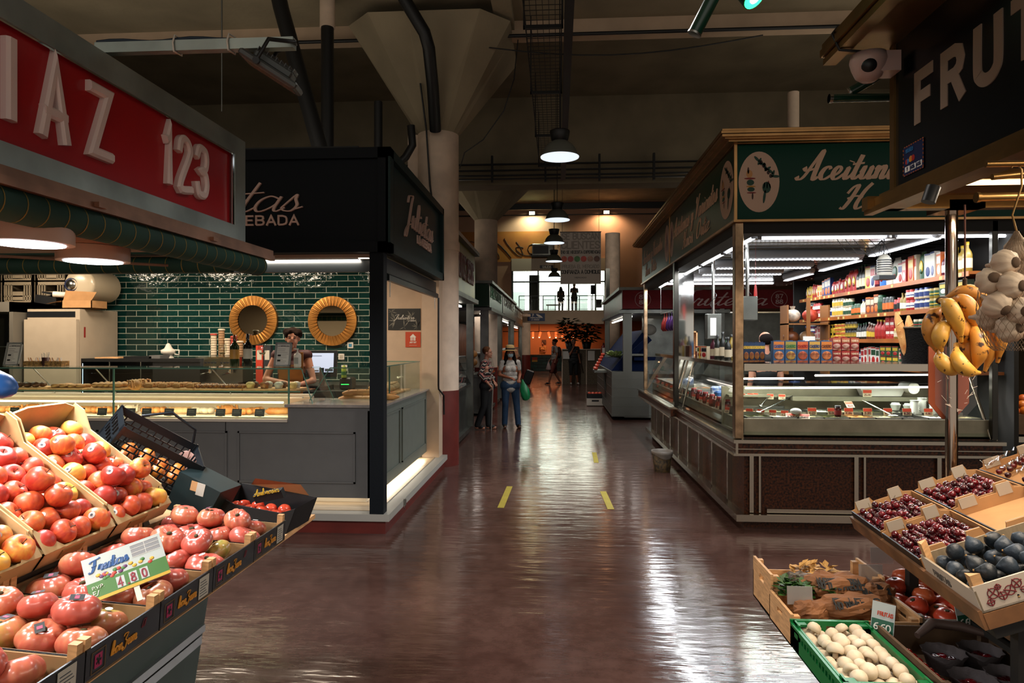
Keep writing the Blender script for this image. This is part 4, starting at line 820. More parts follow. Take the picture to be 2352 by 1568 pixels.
# ---------------------------------------------------------------- fruit
def fruit_mat(name,a,b,rough=.3,scale=3.,streak=0.,spots=None,bump=.05,contrast=(.35,.65),c3=None,coat=.25):
 m = bpy.data.materials.new(name); m.use_nodes = True; N = m.node_tree.nodes; L = m.node_tree.links; p = N['Principled BSDF']
 tc = N.new('ShaderNodeTexCoord'); oi = N.new('ShaderNodeObjectInfo'); mu = N.new('ShaderNodeMath'); mu.operation = 'MULTIPLY'; mu.inputs[1].default_value = 37; L.new(oi.outputs['Random'],mu.inputs[0])
 nz = N.new('ShaderNodeTexNoise'); nz.noise_dimensions = '4D'; nz.inputs['Scale'].default_value = scale; nz.inputs['Detail'].default_value = 3
 L.new(tc.outputs['Object'],nz.inputs['Vector']); L.new(mu.outputs[0],nz.inputs['W'])
 sc = N.new('ShaderNodeSeparateColor'); L.new(oi.outputs['Color'],sc.inputs[0])
 ad = N.new('ShaderNodeMath'); ad.operation = 'ADD'; L.new(nz.outputs['Fac'],ad.inputs[0])
 m2 = N.new('ShaderNodeMath'); m2.operation = 'MULTIPLY_ADD'; L.new(sc.outputs[0],m2.inputs[0]); m2.inputs[1].default_value = .6; m2.inputs[2].default_value = -.3; L.new(m2.outputs[0],ad.inputs[1])
 last = ad.outputs[0]
 if streak:
  mp = N.new('ShaderNodeMapping'); mp.inputs['Scale'].default_value = (9,9,.8); L.new(tc.outputs['Object'],mp.inputs[0])
  ns = N.new('ShaderNodeTexNoise'); ns.inputs['Scale'].default_value = 9; ns.inputs['Detail'].default_value = 4; L.new(mp.outputs[0],ns.inputs[0])
  m3 = N.new('ShaderNodeMath'); m3.operation = 'MULTIPLY_ADD'; L.new(ns.outputs['Fac'],m3.inputs[0]); m3.inputs[1].default_value = streak; m3.inputs[2].default_value = -streak/2
  a2 = N.new('ShaderNodeMath'); a2.operation = 'ADD'; L.new(last,a2.inputs[0]); L.new(m3.outputs[0],a2.inputs[1]); last = a2.outputs[0]
 cr = N.new('ShaderNodeValToRGB'); e = cr.color_ramp.elements; e[0].position = contrast[0]; e[0].color = (*lin(a),1); e[1].position = contrast[1]; e[1].color = (*lin(b),1)
 if c3: q = e.new((contrast[0]+contrast[1])/2); q.color = (*lin(c3),1)
 L.new(last,cr.inputs[0]); out = cr.outputs[0]
 if spots:
  vo = N.new('ShaderNodeTexNoise'); vo.inputs['Scale'].default_value = spots[1]; vo.inputs['Detail'].default_value = 3; L.new(tc.outputs['Object'],vo.inputs[0]); r2 = N.new('ShaderNodeValToRGB'); r2.color_ramp.elements[0].position = spots[2]; r2.color_ramp.elements[1].position = spots[2]+.06
  L.new(vo.outputs['Fac'],r2.inputs[0]); mx = N.new('ShaderNodeMix'); mx.data_type = 'RGBA'; L.new(r2.outputs[0],mx.inputs['Factor']); L.new(out,mx.inputs[6]); mx.inputs[7].default_value = (*lin(spots[0]),1); out = mx.outputs[2]
 L.new(out,p.inputs['Base Color']); p.inputs['Roughness'].default_value = rough; p.inputs['Coat Weight'].default_value = coat; p.inputs['Coat Roughness'].default_value = .2
 return m
apple_m = fruit_mat('apple_skin','#d9a545','#a83024',.42,9.,.5,contrast=(.28,.78),c3='#cf6030',coat=.1)
stemm = mat('woody_stem','#3b2a17',.8); stick_w = mat('sticker_white','#b5b3ae',.5); stick_b = mat('sticker_ink','#3a3f44',.6)
def apple_kind():
 R = .046; prof = []
 for k in range(15):
  t = -pi/2+pi*k/14; r = R*cos(t)*(1+.10*sin(t)); z = R*.92*sin(t)
  if k >= 12: z -= (k-11)**2*.0016
  if k <= 2: z += (3-k)**2*.0006
  prof.append((max(0,r),z))
 prof[-2] = (.008,prof[-3][1]-.004); prof[-1] = (0,prof[-2][1]-.008)
 m = MB().lathe(prof,22,lobes=5,la=.02)
 return m,prof[-1][1]
am,az = apple_kind(); apple_mesh = am.mesh('apple',apple_m)
stem_mesh = MB().tube([(0,0,az),(.001,0,az+.012),(.005,.001,az+.022)],[.0016,.0014,.002],6).mesh('stem',stemm)
st_mb = MB(); R = .0468
for (rr,mi,e) in ((.0115,0,0),(.0045,1,.0004)):
 n = 14; vs = [(0,0,R+e)]+[((rr)*cos(2*pi*k/n),rr*1.15*sin(2*pi*k/n),sqrt(R*R-rr*rr)+e) for k in range(n)]; st_mb.add(vs,[(0,1+k,1+(k+1) % n) for k in range(n)],mi)
sticker_mesh = st_mb.mesh('sticker',[stick_w,stick_b])
APC = [0]
def apple(pos,tilt,label,grp,tone,sticker,stem=True,scale=1.):
 o = bpy.data.objects.new('apple',apple_mesh); C.objects.link(o); o.location = pos; o.rotation_euler = tilt; o.scale = (scale,)*3; o.color = (tone,0,0,1); tag(o,label,'apple',grp)
 if stem: s = bpy.data.objects.new('stem',stem_mesh); C.objects.link(s); s.parent = o
 if sticker:
  s = bpy.data.objects.new('sticker',sticker_mesh); C.objects.link(s); s.parent = o; s['label'] = 'round white sticker'
  d = o.rotation_euler.to_matrix().inverted() @ Vector((.35+random.uniform(-.3,.3),-.75,.55)).normalized()
  s.rotation_euler = d.to_track_quat('Z','Y').to_euler()
 return o
tilt = radians(36)
def crate_apple(y0,y1,name,n_seed,lab):
 """tilted cardboard crate; u runs up the slope to -X, w is its normal"""
 random.seed(n_seed)
 o = thing('cardboard_fruit_crate',lab,'crate',(-1.64,y0,.93),0,'cardboard apple crates on the sloping display',rot=(0,tilt,0))
 L_,W_,H = .58,y1-y0-.006,.1
 m = MB(); m.box(-L_,0,0,W_,0,.008).box(-.008,0,0,W_,0,H*.62)
 for y in (0,W_-.006):
  m.prism([(0,0),(0,H*.62),(-.05,H*.66),(-.08,H),(-L_+.12,H),(-L_+.05,H*1.5),(-L_,H*1.5),(-L_,0)],y,y+.006,'Y')
 m.prism([(0,0),(W_,0),(W_,H*1.35),(W_*.78,H*1.62),(W_*.22,H*1.62),(0,H*1.35)],-L_,-L_+.008,'X')
 for y in (0,W_): m.add([(-.09,y,H),(0,y,H*.62),(0,y+(.09 if y == 0 else -.09),H*.66)],[(0,1,2)])
 m.build('tray',mat('crate_board','#b49a6c',.8,var=.1,vs=12),o)
 MB().box(-.0,.004,W_*.25,W_*.55,.015,.05).build('printed_mark',mat('ochre_print','#8c6a38',.8),o)
 MB().ball((-L_*.72,W_*.5,.02),(.17,W_*.45,.012),14,6).build('blue_liner',mat('blue_liner_paper','#2b3a66',.8),o)
 R_ = Matrix.Rotation(tilt,3,'Y'); base = Vector((-1.64,y0,.93))
 rows = 7
 for r in range(rows):
  for c in range(4):
   u = .05+r*.075; v = W_*(.135+.243*c)+(.012 if r % 2 else -.008); v = max(.046,min(W_-.046,v)); wz = .05+.01*random.random()+(.018 if (r+c) % 2 else 0)
   p = base+R_ @ Vector((-u,v,wz)); tone = random.choice((.1,.5,.6,.7,.8,.9,1.,1.)); col = 'yellow' if tone < .3 else 'orange red' if tone < .7 else 'red'
   apple(p,(random.uniform(-.8,.9),random.uniform(-.3,1.1),random.uniform(0,6)),f'{col} apple in the {name} crate, {nth(r)} row up, {nth(c)} from camera','apples in the cardboard crates',tone,random.random() < .42,True,random.uniform(.89,.98))
   if 0 < r < rows-1 and c < 3 and random.random() < .1:
    p = base+R_ @ Vector((-u-.038,v+.042,wz+.062)); apple(p,(random.uniform(-.6,.8),random.uniform(-.2,1.),random.uniform(0,6)),f'{col} apple on top of the {name} crate, above row {r+1}, {nth(c)} from camera','apples in the cardboard crates',tone,random.random() < .5,True,random.uniform(.9,.98))
crate_apple(2.395,2.75,'farthest',3,'tilted cardboard crate of red and yellow apples nearest the black crate')
crate_apple(2.04,2.39,'second',5,'tilted cardboard crate of apples, second from the black crate')
crate_apple(1.69,2.035,'nearest',9,'tilted cardboard crate of apples cut by the left edge')
# ---------------------------------------------------------------- ribbed tomatoes
tom_m = fruit_mat('ribbed_tomato_skin','#96903a','#b25244',.3,7.,.35,contrast=(.16,.66),c3='#b87450',coat=.3)
scar_m = mat('green_brown_scar','#3d3a1e',.9)
def tomato_mesh(seed,R=.06,sq=.66):
 rg = random.Random(seed); lob = rg.randint(6,9); ph = [rg.uniform(0,6.28) for _ in range(4)]; n = 44; K = 15; vs = []
 def rad(a,t):
  top = max(0,sin(t))**1.2; f = abs(sin(lob*a/2+ph[0]+.5*sin(2*a+ph[1])))
  return 1-(.22*top+.05)*(1-f)**1.6+.07*cos(2*a+ph[2])+.03*cos(3*a+ph[3])
 for k in range(1,K):
  t = -pi/2+pi*k/K
  for i in range(n):
   a = 2*pi*i/n; r = R*cos(t)**.82*rad(a,t); z = R*sq*sin(t)-(.012 if k == K-1 else .003 if k == K-2 else 0)
   vs.append((r*cos(a),r*sin(a),z))
 vs.append((0,0,-R*sq)); vs.append((0,0,R*sq-.018)); B = len(vs)-2
 fs = [(j*n+i,j*n+(i+1) % n,(j+1)*n+(i+1) % n,(j+1)*n+i) for j in range(K-2) for i in range(n)]+[(B,(i+1) % n,i) for i in range(n)]+[(B+1,(K-2)*n+i,(K-2)*n+(i+1) % n) for i in range(n)]
 m = MB().add(vs,fs,0,True); return m.mesh('ribbed_tomato',tom_m)
TM = [tomato_mesh(s) for s in range(5)]
sm2 = MB().ball((0,0,.0275),(.011,.008,.006),8,5); scar_mesh = sm2.mesh('stem_scar',scar_m)
lbl = MB(); lbl.add([(-.018,-.012,.0),(.018,-.012,0),(.018,.012,0),(-.018,.012,0)],[(0,1,2,3)],0).add([(-.006,-.007,.0006),(.006,-.007,.0006),(.006,.007,.0006),(-.006,.007,.0006)],[(0,1,2,3)],1)
tl_mesh = lbl.mesh('sticker',[INK,mat('magenta_print','#8c1f48',.6)]); tl2_mesh = MB().add([(.013*cos(k*.7),.010*sin(k*.7),0) for k in range(9)],[tuple(range(9))]).mesh('sticker',[stick_w])
def tomato(p,rot,label,grp,tone,sc_,st=0):
 o = bpy.data.objects.new('ribbed_tomato',random.choice(TM)); C.objects.link(o); o.location = p; o.rotation_euler = rot; o.scale = (sc_,)*3; o.color = (tone,0,0,1); tag(o,label,'tomato',grp)
 s = bpy.data.objects.new('stem_scar',scar_mesh); C.objects.link(s); s.parent = o
 if st:
  s = bpy.data.objects.new('sticker',tl_mesh if st == 1 else tl2_mesh); C.objects.link(s); s.parent = o; s.location = (.004,-.016,.0405); s.rotation_euler = (.35,.05,random.uniform(-.4,.4))
wpost = mat('pine_corner_post','#b98d5e',.65,var=.15,vs=20,stretch=(1,1,5))
kon_b = mat('black_printed_board','#0d0c0c',.45); konb2 = mat('kraft_inner','#8d6f49',.85)
goldi = mat('orange_gold_print','#b97a24',.5); pinki = mat('magenta_print'); 
def kon_crate(y0,y1,i,lab,tray_lab,seed,nrow=4):
 random.seed(seed)
 o = thing('tomato_crate',lab,'crate',(-1.17,y0,.797),0,'black printed tomato crates along the aisle',rot=(0,radians(4),0))
 L_,W_ = .5,y1-y0-.006
 m = MB(); m.box(-L_,0,0,W_,0,.006,0).box(-L_,-.004,0,.005,0,.07,0).box(-L_,-.004,W_-.005,W_,0,.07,0).box(-L_,-L_+.005,0,W_,0,.07,0).box(-.005,0,0,W_,0,.085,1)
 m.box(-L_,0,-.0006,0,0,.072,1).box(-L_,0,W_,W_+.0006,0,.072,1); m.build('tray',[konb2,kon_b],o)
 for (x,y) in ((-.006,.012),(-.006,W_-.012),(-L_+.03,.012),(-L_+.03,W_-.012)):
  MB().prism([(x-.024,y-.011),(x,y-.011),(x,y+.011),(x-.024,y+.011)] if x > -.1 else [(x-.02,y-.011),(x,y-.011),(x,y+.011),(x-.02,y+.011)],.004,.112,'Z').build('corner_post',wpost,o)
 p = MB(); letters(p,'konZum',(.001,W_*.30,.03),(0,1,0),(0,0,1),.036,.14,.0012,script=True,gap=.02,slant=.15,fit=W_*.34)
 p.build('gold_lettering',goldi,o)
 q = MB(); q.box(.0005,.0015,W_*.1,W_*.19,.025,.06); q.build('pink_flower_print',pinki,o); r = MB(); y = W_*.145; r.ball((.0016,y,.043),(.001,.006,.008),6,4)
 for k in range(5): r.ball((.0016,y+.008*cos(k*1.256),.043+.01*sin(k*1.256)),(.0008,.003,.004),6,4)
 r.build('flower_outline',kon_b,o)
 pd = MB().box(.001,.002,W_*.06,W_*.23,.014,.0155).box(.001,.002,W_*.06,W_*.23,.0685,.07).box(.001,.002,W_*.06,W_*.065,.0155,.0685).box(.001,.002,W_*.225,W_*.23,.0155,.0685); pd.build('gold_border',mat('dim_gold','#5c4320',.6),o)
 if i != 1:
  a = W_*.70; MB().box(.001,.0025,a,a+W_*.2,.01,.078).build('white_label',mat('crate_label','#a59f93',.7),o); b2 = MB()
  for k in range(6): b2.box(.0025,.003,a+.006,a+W_*.2-.008-.006*(k % 3),.018+.009*k,.0205+.009*k)
  b2.build('label_print',stick_b,o)
 else:
  k2 = MB(); letters(k2,'DI',(.001,W_*.72,.05),(0,1,0),(0,0,1),.02,.1,.001,script=False,slant=.5); k2.build('chilli_print',mat('dark_red_print','#5a1a22',.6),o)
 R_ = Matrix.Rotation(radians(4),3,'Y'); base = Vector((-1.17,y0,.797)); d = .112
 for c in range(4):
  for r_ in range(2 if W_ < .29 else 2):
   u = .075+c*d*1.0+(.03 if r_ else 0); v = W_*(.28 if r_ == 0 else .72); p_ = base+R_ @ Vector((-u,v,.052+random.uniform(0,.012)))
   tone = random.choice((.2,.5,.6,.75,.9,1.)); colr = 'green tinged' if tone < .3 else 'orange pink' if tone < .7 else 'red'
   tomato(p_,(random.uniform(-.45,.25),random.uniform(-.1,.5),random.uniform(0,6)),f'{colr} ribbed tomato in the {tray_lab} crate, {("near","far")[r_]} row, {nth(c)} from the aisle','ribbed tomatoes',tone,random.uniform(.9,1.08),random.choice((0,1,1,2)))
  if c < 3:
   u = .075+c*d+.07; p_ = base+R_ @ Vector((-u,W_*.5,.052+.062)); tone = random.choice((.5,.8,1.)); colr = 'orange pink' if tone < .7 else 'red'
   tomato(p_,(random.uniform(-.5,.2),random.uniform(-.1,.4),random.uniform(0,6)),f'{colr} ribbed tomato on top of the {tray_lab} crate, {nth(c)} from the aisle','ribbed tomatoes',tone,random.uniform(.85,1.0),random.choice((0,1)))
nm = ['farthest','second farthest','middle','second nearest','nearest']
edges = [2.87,2.565,2.25,1.94,1.62,1.30]
for i in range(5): kon_crate(edges[i+1],edges[i],i if i != 3 else 1,f'black printed wooden tray of ribbed tomatoes, {("farthest along the aisle","second from the far end","under the price card","second nearest the camera","nearest the camera")[i]}',nm[i],20+i)
# price card
pc = pix(290,1302,Y=1.98); cardt = thing('price_card','white and green price card reading Frutas 4.80 stuck among the tomatoes','price card',pc)
cardt.rotation_euler = basis(cv(.183,.056,.11),cv(-.07,.105,.08)); W_,H_ = .215,.145
MB().cbox((0,0,0),(W_,H_,.003),bev=0).build('card',mat('card_white','#a8b0ae',.4),cardt)
MB().box(-W_/2,W_/2,-H_/2,-.012,.0016,.0022).build('green_band',mat('green_print','#3c6a2e',.5),cardt); MB().box(-W_/2,W_/2,-H_/2,-H_/2+.01,.0022,.0028).build('yellow_edge',mat('yellow_print','#b9952b',.5),cardt)
m = MB(); letters(m,'Frutas',(-.09,.02,.0016),(1,0,0),(0,1,0),.04,.2,.001,script=True,gap=.05,fit=.10,slant=.1); m.build('blue_lettering',mat('blue_print','#16457c',.5),cardt)
MB().box(.022,.1,.022,.064,.0016,.002).build('grid_panel',mat('grid_grey','#7b7d80',.5),cardt)
g_ = MB()
for a in (.022,.036,.05,.063): g_.box(.022,.1,a,a+.001,.002,.0024)
g_.box(.06,.061,.022,.064,.002,.0024); g_.build('grid_lines',PAPER,cardt)
fb = [MB() for _ in range(4)]
for k in range(22): fb[k % 4].ball((-.075+.15*random.random(),-.012+.02*random.random(),.002),(.007,.006,.001),8,4)
for b_,c_ in zip(fb,('#a03020','#b9952b','#5a2a5a','#3c6a2e')): b_.build('fruit_print',mat('fp'+c_,c_,.5),cardt)
nb = MB()
for x in (-.022,.012,.042): nb.box(x-.011,x+.011,-.058,-.022,.0022,.003)
nb.build('number_window',mat('card_white'),cardt); m = MB(); letters(m,'4',(-.029,-.054,.003),(1,0,0),(0,1,0),.027,.15,.001); letters(m,'8',(.006,-.054,.003),(1,0,0),(0,1,0),.027,.15,.001); letters(m,'0',(.036,-.054,.003),(1,0,0),(0,1,0),.027,.15,.001); m.box(-.006,-.001,-.058,-.053,.003,.004); m.build('numbers',mat('crimson_print','#7c1a2c',.5),cardt)
m = MB(); letters(m,'E/Kilo',(-.095,-.056,.0022),(1,0,0),(0,1,0),.014,.12,.001,fit=.045); letters(m,'P.V.P.',(-.095,-.035,.0022),(1,0,0),(0,1,0),.009,.12,.001,fit=.03); m.build('pale_lettering',PAPER,cardt)
MB().box(.005,.02,-.12,-H_/2,-.002,.001).build('stake',wp,cardt)
# ---------------------------------------------------------------- black plastic crate, dark boxes at the far end
bp_ = thing('black_plastic_crate','black slatted plastic crate of oranges tipped on the far side of the apples','crate',pix(345,1040,Y=3.0))
bp_.rotation_euler = basis(cv(.214,-.19,.2),cv(-.113,.066,.17)); Lx,Wy,Hz = .40,.25,.185; bk = mat('black_crate_plastic','#0b1014',.4)
e1 = cv(.125,.136,.03)
m = MB(); x0,x1,y0,y1 = -Lx/2,Lx/2,-Wy/2,Wy/2; s_ = 1 if (bp_.rotation_euler.to_matrix() @ Vector((0,0,1))).dot(e1) > 0 else -1
def zz(a): return s_*(a-Hz/2)
for (a,b,c,d) in ((x0,x1,y0,y0+.006),(x0,x1,y1-.006,y1)):
 m.box(a,b,c,d,zz(0),zz(.02)); m.box(a,b,c,d,zz(Hz-.03),zz(Hz)); 
 for r in range(5):
  z_ = .02+r*.027; m.box(a,b,c,d,zz(z_+.022),zz(z_+.027))
  for k in range(11): xx = a+.012+k*.037+(.018 if r % 2 else 0); m.box(xx,xx+.006,c,d,zz(z_),zz(z_+.025))
for (a,b) in ((x0,x0+.006),(x1-.006,x1)):
 m.box(a,b,y0,y1,zz(0),zz(.07)).box(a,b,y0,y1,zz(Hz-.03),zz(Hz)).box(a,b,y0,y0+.03,zz(0),zz(Hz)).box(a,b,y1-.03,y1,zz(0),zz(Hz))
 for k in range(5): m.box(a,b,y0+.03+k*.04,y0+.04+k*.04,zz(.07),zz(Hz-.03))
 m.box(a,b,y0,y1,zz(.105),zz(.113))
for k in range(9): m.box(x0+.01+k*.045,x0+.03+k*.045,y0,y1,zz(0),zz(.005))
for k in range(5): m.box(x0,x1,y0+.02+k*.05,y0+.04+k*.05,zz(0),zz(.005))
for x in (x0,x1-.012):
 for y in (y0-.002,y1-.01): m.box(x,x+.012,y,y+.012,zz(0),zz(Hz+.004))
m.build('crate',bk,bp_)
MB().tube([(x1-.03,y1,zz(Hz)),(x1-.06,y1,zz(Hz+.06)),(x1-.2,y1,zz(Hz+.08)),(x0+.1,y1,zz(Hz))],.007,6).build('handle',bk,bp_)
orange_m = fruit_mat('orange_peel','#b5561a','#c4701f',.45,5.,bump=.2); om = MB().ball((0,0,0),.036,16,11).mesh('orange',orange_m)
Rb = bp_.rotation_euler.to_matrix(); k = 0
for a in range(4):
 for b in range(2):
  o = bpy.data.objects.new('orange',om); C.objects.link(o); o.location = bp_.location+Rb @ Vector((x0+.1+a*.078+.03*(b),y0+.06+b*.1,zz(.05+.012*(a % 2)))); o.color = (random.random(),0,0,1)
  tag(o,f'orange inside the tipped black crate, {nth(a)} from its upper end, {("near","far")[b]} side','orange','oranges in the tipped black crate')
dkb = mat('dark_green_carton','#0e1d1e',.5,var=.1)
t = thing('dark_green_carton','dark green carton with a small white label between black crate and black tray','box',pix(460,1135,Y=2.98)); t.rotation_euler = (0,radians(14),radians(-6)); t.scale = (.86,)*3
MB().prism([(-.14,-.1),(.1,-.1),(.15,.07),(-.1,.11)],-.07,.12,'Y').build('carton',dkb,t); MB().box(-.02,.015,-.0715,-.07,.035,.085).build('brown_label',CARD,t); MB().box(.015,.06,-.0715,-.07,.02,.085).build('white_label',mat('crate_label'),t)
t = thing('black_cardboard_tray','black cardboard tray of tomatoes with gold script at the far end of the display','crate',pix(600,1180,Y=3.05)); t.rotation_euler = (0,radians(7),radians(-4))
bt = mat('black_tray_board','#0c0b0b',.7)
m = MB().prism([(-.2,-.05),(.16,-.05),(.19,.07),(.12,.04),(-.1,.045),(-.2,.08)],-.07,-.062,'Y').prism([(-.2,-.05),(.16,-.05),(.19,.07),(-.2,.08)],.16,.168,'Y').box(-.2,.16,-.07,.168,-.05,-.042)
m.add([(.16,-.07,-.05),(.16,.168,-.05),(.19,.168,.07),(.19,-.07,.07)],[(0,1,2,3)]).add([(-.2,-.07,-.05),(-.2,.168,-.05),(-.2,.168,.08),(-.2,-.07,.08)],[(0,1,2,3)]); m.build('tray',bt,t)
MB().add([(-.15,.165,.08),(.15,.165,.07),(.12,.12,.13),(-.1,.1,.13)],[(0,1,2,3)]).build('flap',CARD,t)
MB().cbox((.02,.02,.085),(.14,.03,.04),(.3,-.35,0)).build('lid_strip',bt,t); m = MB(); letters(m,'Ambrosia',(-.04,.0,.075),(.94,0,.34),(-.3,-.1,.9),.03,.16,.001,script=True,gap=.02,fit=.12,slant=.1); m.build('gold_lettering',mat('yellow_print'),t)
random.seed(4); rt = fruit_mat('red_tomato_skin','#d06a3c','#cc4a30',.25,4.,coat=.3); rtm = MB().lathe([(0,-.024),(.018,-.022),(.03,-.008),(.031,.006),(.022,.02),(.008,.024),(0,.02)],16).mesh('round_tomato',rt)
Rt = t.rotation_euler.to_matrix()
for a in range(5):
 for b in range(3):
  o = bpy.data.objects.new('round_tomato',rtm); C.objects.link(o); o.location = t.location+Rt @ Vector((-.16+a*.068+.01*b,-.03+b*.065,-.005+.008*((a+b) % 2))); o.rotation_euler = (random.uniform(-.5,.5),random.uniform(-.5,.5),0)
  tag(o,f'small red tomato in the black tray, {nth(a)} from the left, {("front","middle","back")[b]} row','tomato','small tomatoes in the black tray')
t = thing('card_fan_sign','rose pear shaped card sign standing behind the black crate','sign',pix(428,1065,Y=3.2))
MB().ball((0,0,.0),(.055,.002,.065),20,8).ball((.03,.004,-.03),(.04,.002,.05),16,8).cyl((-.01,-.004,-.02),(.02,-.004,.07),.003).build('card',mat('rose_card','#a37f74',.6),t)
MB().cyl((0,.003,-.27),(0,.003,0),.004).build('stake',wp,t)
# small blue paper bird corner at far left on the cafe glass
tag(MB().ball((-1.545,1.78,1.535),(.06,.05,.03),10,6,rot=(.4,.5,.3)).cyl((-1.56,1.78,1.55),(-1.98,1.78,2.1),.002,n=5).build('blue_bag',mat('blue_bag_film','#2b5fa8',.4)),'blue plastic bag tip cut by the left edge above the apples','bag')
# ================================================================== olive stall (green fascia) at the right of the aisle
random.seed(11)
greenf = mat('bottle_green_acrylic','#06382a',.12,spec=.1)
pinkl = mat('cream_vinyl_lettering','#d0ac90',.5)
granite = mat('brown_granite','#100806',.35,spec=.3,col2='#542c16',vs=55)
OX0,OX1,OY0,OY1 = 1.56,3.80,6.1,12.7
F = thing('olive_stall_fascia','bottle green fascia with bronze cornice and cream script over the olive stall','shop sign',(1.56,6.1,2.70))
local(MB().box(OX0,4.2,6.1,6.12,2.72,3.37).build('green_panel',greenf,F)); local(MB().box(OX0,OX0+.02,6.12,OY1,2.72,3.37).build('side_green_panel',mat('bottle_green_side','#07392a',.3,spec=.12),F))
m = MB()
def cornice(z0,z1,out,mi):  # runs along both sides
 m.box(OX0-out,4.2,6.1-out,6.14,z0,z1,mi).box(OX0-out,OX0+.05,6.14,OY1+out,z0,z1,mi)
for z0,z1,o_ in ((3.375,3.385,.02),(3.395,3.405,.12),(3.405,3.425,.15),(3.43,3.45,.16),(3.455,3.47,.15)): cornice(z0,z1,o_,0)
cornice(3.38,3.46,.08,0); cornice(2.695,2.715,.02,0)
m.box(OX0-.015,OX0+.01,6.085,6.11,2.70,3.38).box(OX0-.01,OX0+.01,9.6,9.63,2.70,3.38)
local(m.build('bronze_trim',BRASS,F))
local(MB().box(OX0+.02,4.2,6.14,6.3,2.60,2.70).box(OX0+.02,OX0+.2,6.3,OY1,2.60,2.70).box(OX0+.1,4.4,6.3,OY1-.2,3.40,3.5).box(OX0+.18,4.4,6.3,6.4,3.5,3.58).build('dark_roof',mat('roof_board_dark','#14130f',.7),F))
def oval(cx,cz,rx,rz,axis,kind):
 m = MB(); n = 40
 def W(a,b,e): return (cx+a,6.1-.002-e,cz+b) if axis == 'X' else (OX0-.002-e,cx-a,cz+b)
 m.add([W(rx*cos(2*pi*k/n),rz*sin(2*pi*k/n),0) for k in range(n)],[tuple(range(n))],0)
 def bl(a,b,w_,h_,mi,rot=0):
  m.add([W(a+(w_*cos(t)*cos(rot)-h_*sin(t)*sin(rot))*rx/.19,b+(w_*cos(t)*sin(rot)+h_*sin(t)*cos(rot)),.002) for t in [2*pi*k/12 for k in range(12)]],[tuple(range(12))],mi)
 if kind == 0:
  s = rx/.19
  for (a,b,w_,h_,mi) in ((-.10*s,.1,.009,.03,5),(-.09*s,.07,.03,.035,3),(-.085*s,.03,.055,.008,2),(-.08*s,-.005,.035,.026,1),(-.075*s,-.04,.045,.007,4),(-.075*s,-.065,.035,.02,1),(-.07*s,-.095,.045,.006,2),(-.06*s,-.125,.008,.03,5)): bl(a,b,w_,h_,mi)
  for k in range(8): bl((-.02+.025*k)*s,.2-.022*k,.012,.035,1,.8+k*1.9)
  for k in range(5): bl((.02+.022*k)*s,.17-.03*k,.014,.018,5)
  bl(.07*s,-.05,.04,.05,1); bl(.05*s,-.13,.012,.06,1,-.15); bl(.09*s,-.01,.005,.02,2,.2)
  for k in range(3): bl((.05+.025*k)*s,-.03,.006,.03,0,.2*(k-1))
 else:
  bl(0,.06,.02,.1,2); bl(.05*rx/.19,.0,.02,.12,6); bl(-.05*rx/.19,-.05,.02,.08,2)
 return local(m.build('oval_emblem',[mat('oval_cream','#c3a48e',.5),mat('emblem_green','#0b3a2a',.5),mat('emblem_red','#7a1612',.5),mat('emblem_peach','#c08a52',.5),mat('emblem_ochre','#b07a1c',.5),mat('emblem_brown','#2e160e',.5),mat('emblem_blue','#1c3a6a',.5)],F))
oval(1.76,3.045,.175,.265,'X',0); oval(6.42,3.045,.26,.265,'Y',0); oval(9.45,3.045,.17,.24,'Y',1); oval(9.85,3.045,.2,.26,'Y',1)
m = MB()
letters(m,'Aceitunas',(2.12,6.1,3.06),(1,0,0),(0,0,1),.25,.17,.004,script=True,gap=.05,slant=.3,fit=.92)
letters(m,'Hnos. Ortiz',(2.47,6.1,2.80),(1,0,0),(0,0,1),.22,.17,.004,script=True,gap=.04,slant=.3,fit=1.3)
local(m.build('front_lettering',pinkl,F)); m = MB()
T_ = (0,-1,0)
letters(m,'Aceitunas y Variantes',(OX0,9.25,3.03),T_,(0,0,1),.23,.16,.004,script=True,gap=.05,slant=.3,fit=2.45)
letters(m,'Hnos. Ortiz',(OX0,8.6,2.80),T_,(0,0,1),.2,.16,.004,script=True,gap=.05,slant=.3,fit=1.45)
local(m.build('side_lettering',pinkl,F)); m = MB()
letters(m,'Aceitunas y Variantes',(OX0,12.5,3.03),T_,(0,0,1),.23,.16,.004,script=True,gap=.05,slant=.3,fit=2.2); letters(m,'Hnos. Ortiz',(OX0,12.2,2.80),T_,(0,0,1),.2,.16,.004,script=True,gap=.05,slant=.3,fit=1.3)
local(m.build('side_lettering',pinkl,F))
# ---- base
B = thing('olive_stall_counter','brown granite base of the olive stall with steel ledges and kick rail','counter',(1.56,6.1,0))
m = MB()
m.box(OX0+.10,3.75,6.2,6.5,0,.80,0).box(OX0+.10,OX0+.4,6.5,OY1-.6,0,.80,0).box(OX0,3.80,6.1,6.3,.67,.76,0).box(OX0,OX0+.2,6.3,OY1,.67,.76,0)
local(m.build('granite',granite,B))
m = MB()
for z0,z1,o_ in ((.76,.79,.02),(.705,.712,.005),(.65,.672,.02)): m.box(OX0-o_,3.82,6.1-o_,6.32,z0,z1).box(OX0-o_,OX0+.24,6.32,OY1,z0,z1)
m.box(OX0,OX0+.02,6.09,6.1,.65,.79).box(OX0+.02,3.78,6.12,6.2,.10,.115).box(OX0+.01,3.78,6.11,6.14,.07,.13).box(OX0+.01,OX0+.04,6.14,OY1-.4,.07,.13).box(OX0+.04,OX0+.12,6.2,OY1-.4,.10,.115)
for x in (1.70,1.78,2.60,2.68,3.3,3.38): m.box(x,x+(.035 if x in (1.70,2.60,3.3) else .018),6.17,6.2,.115,.65)
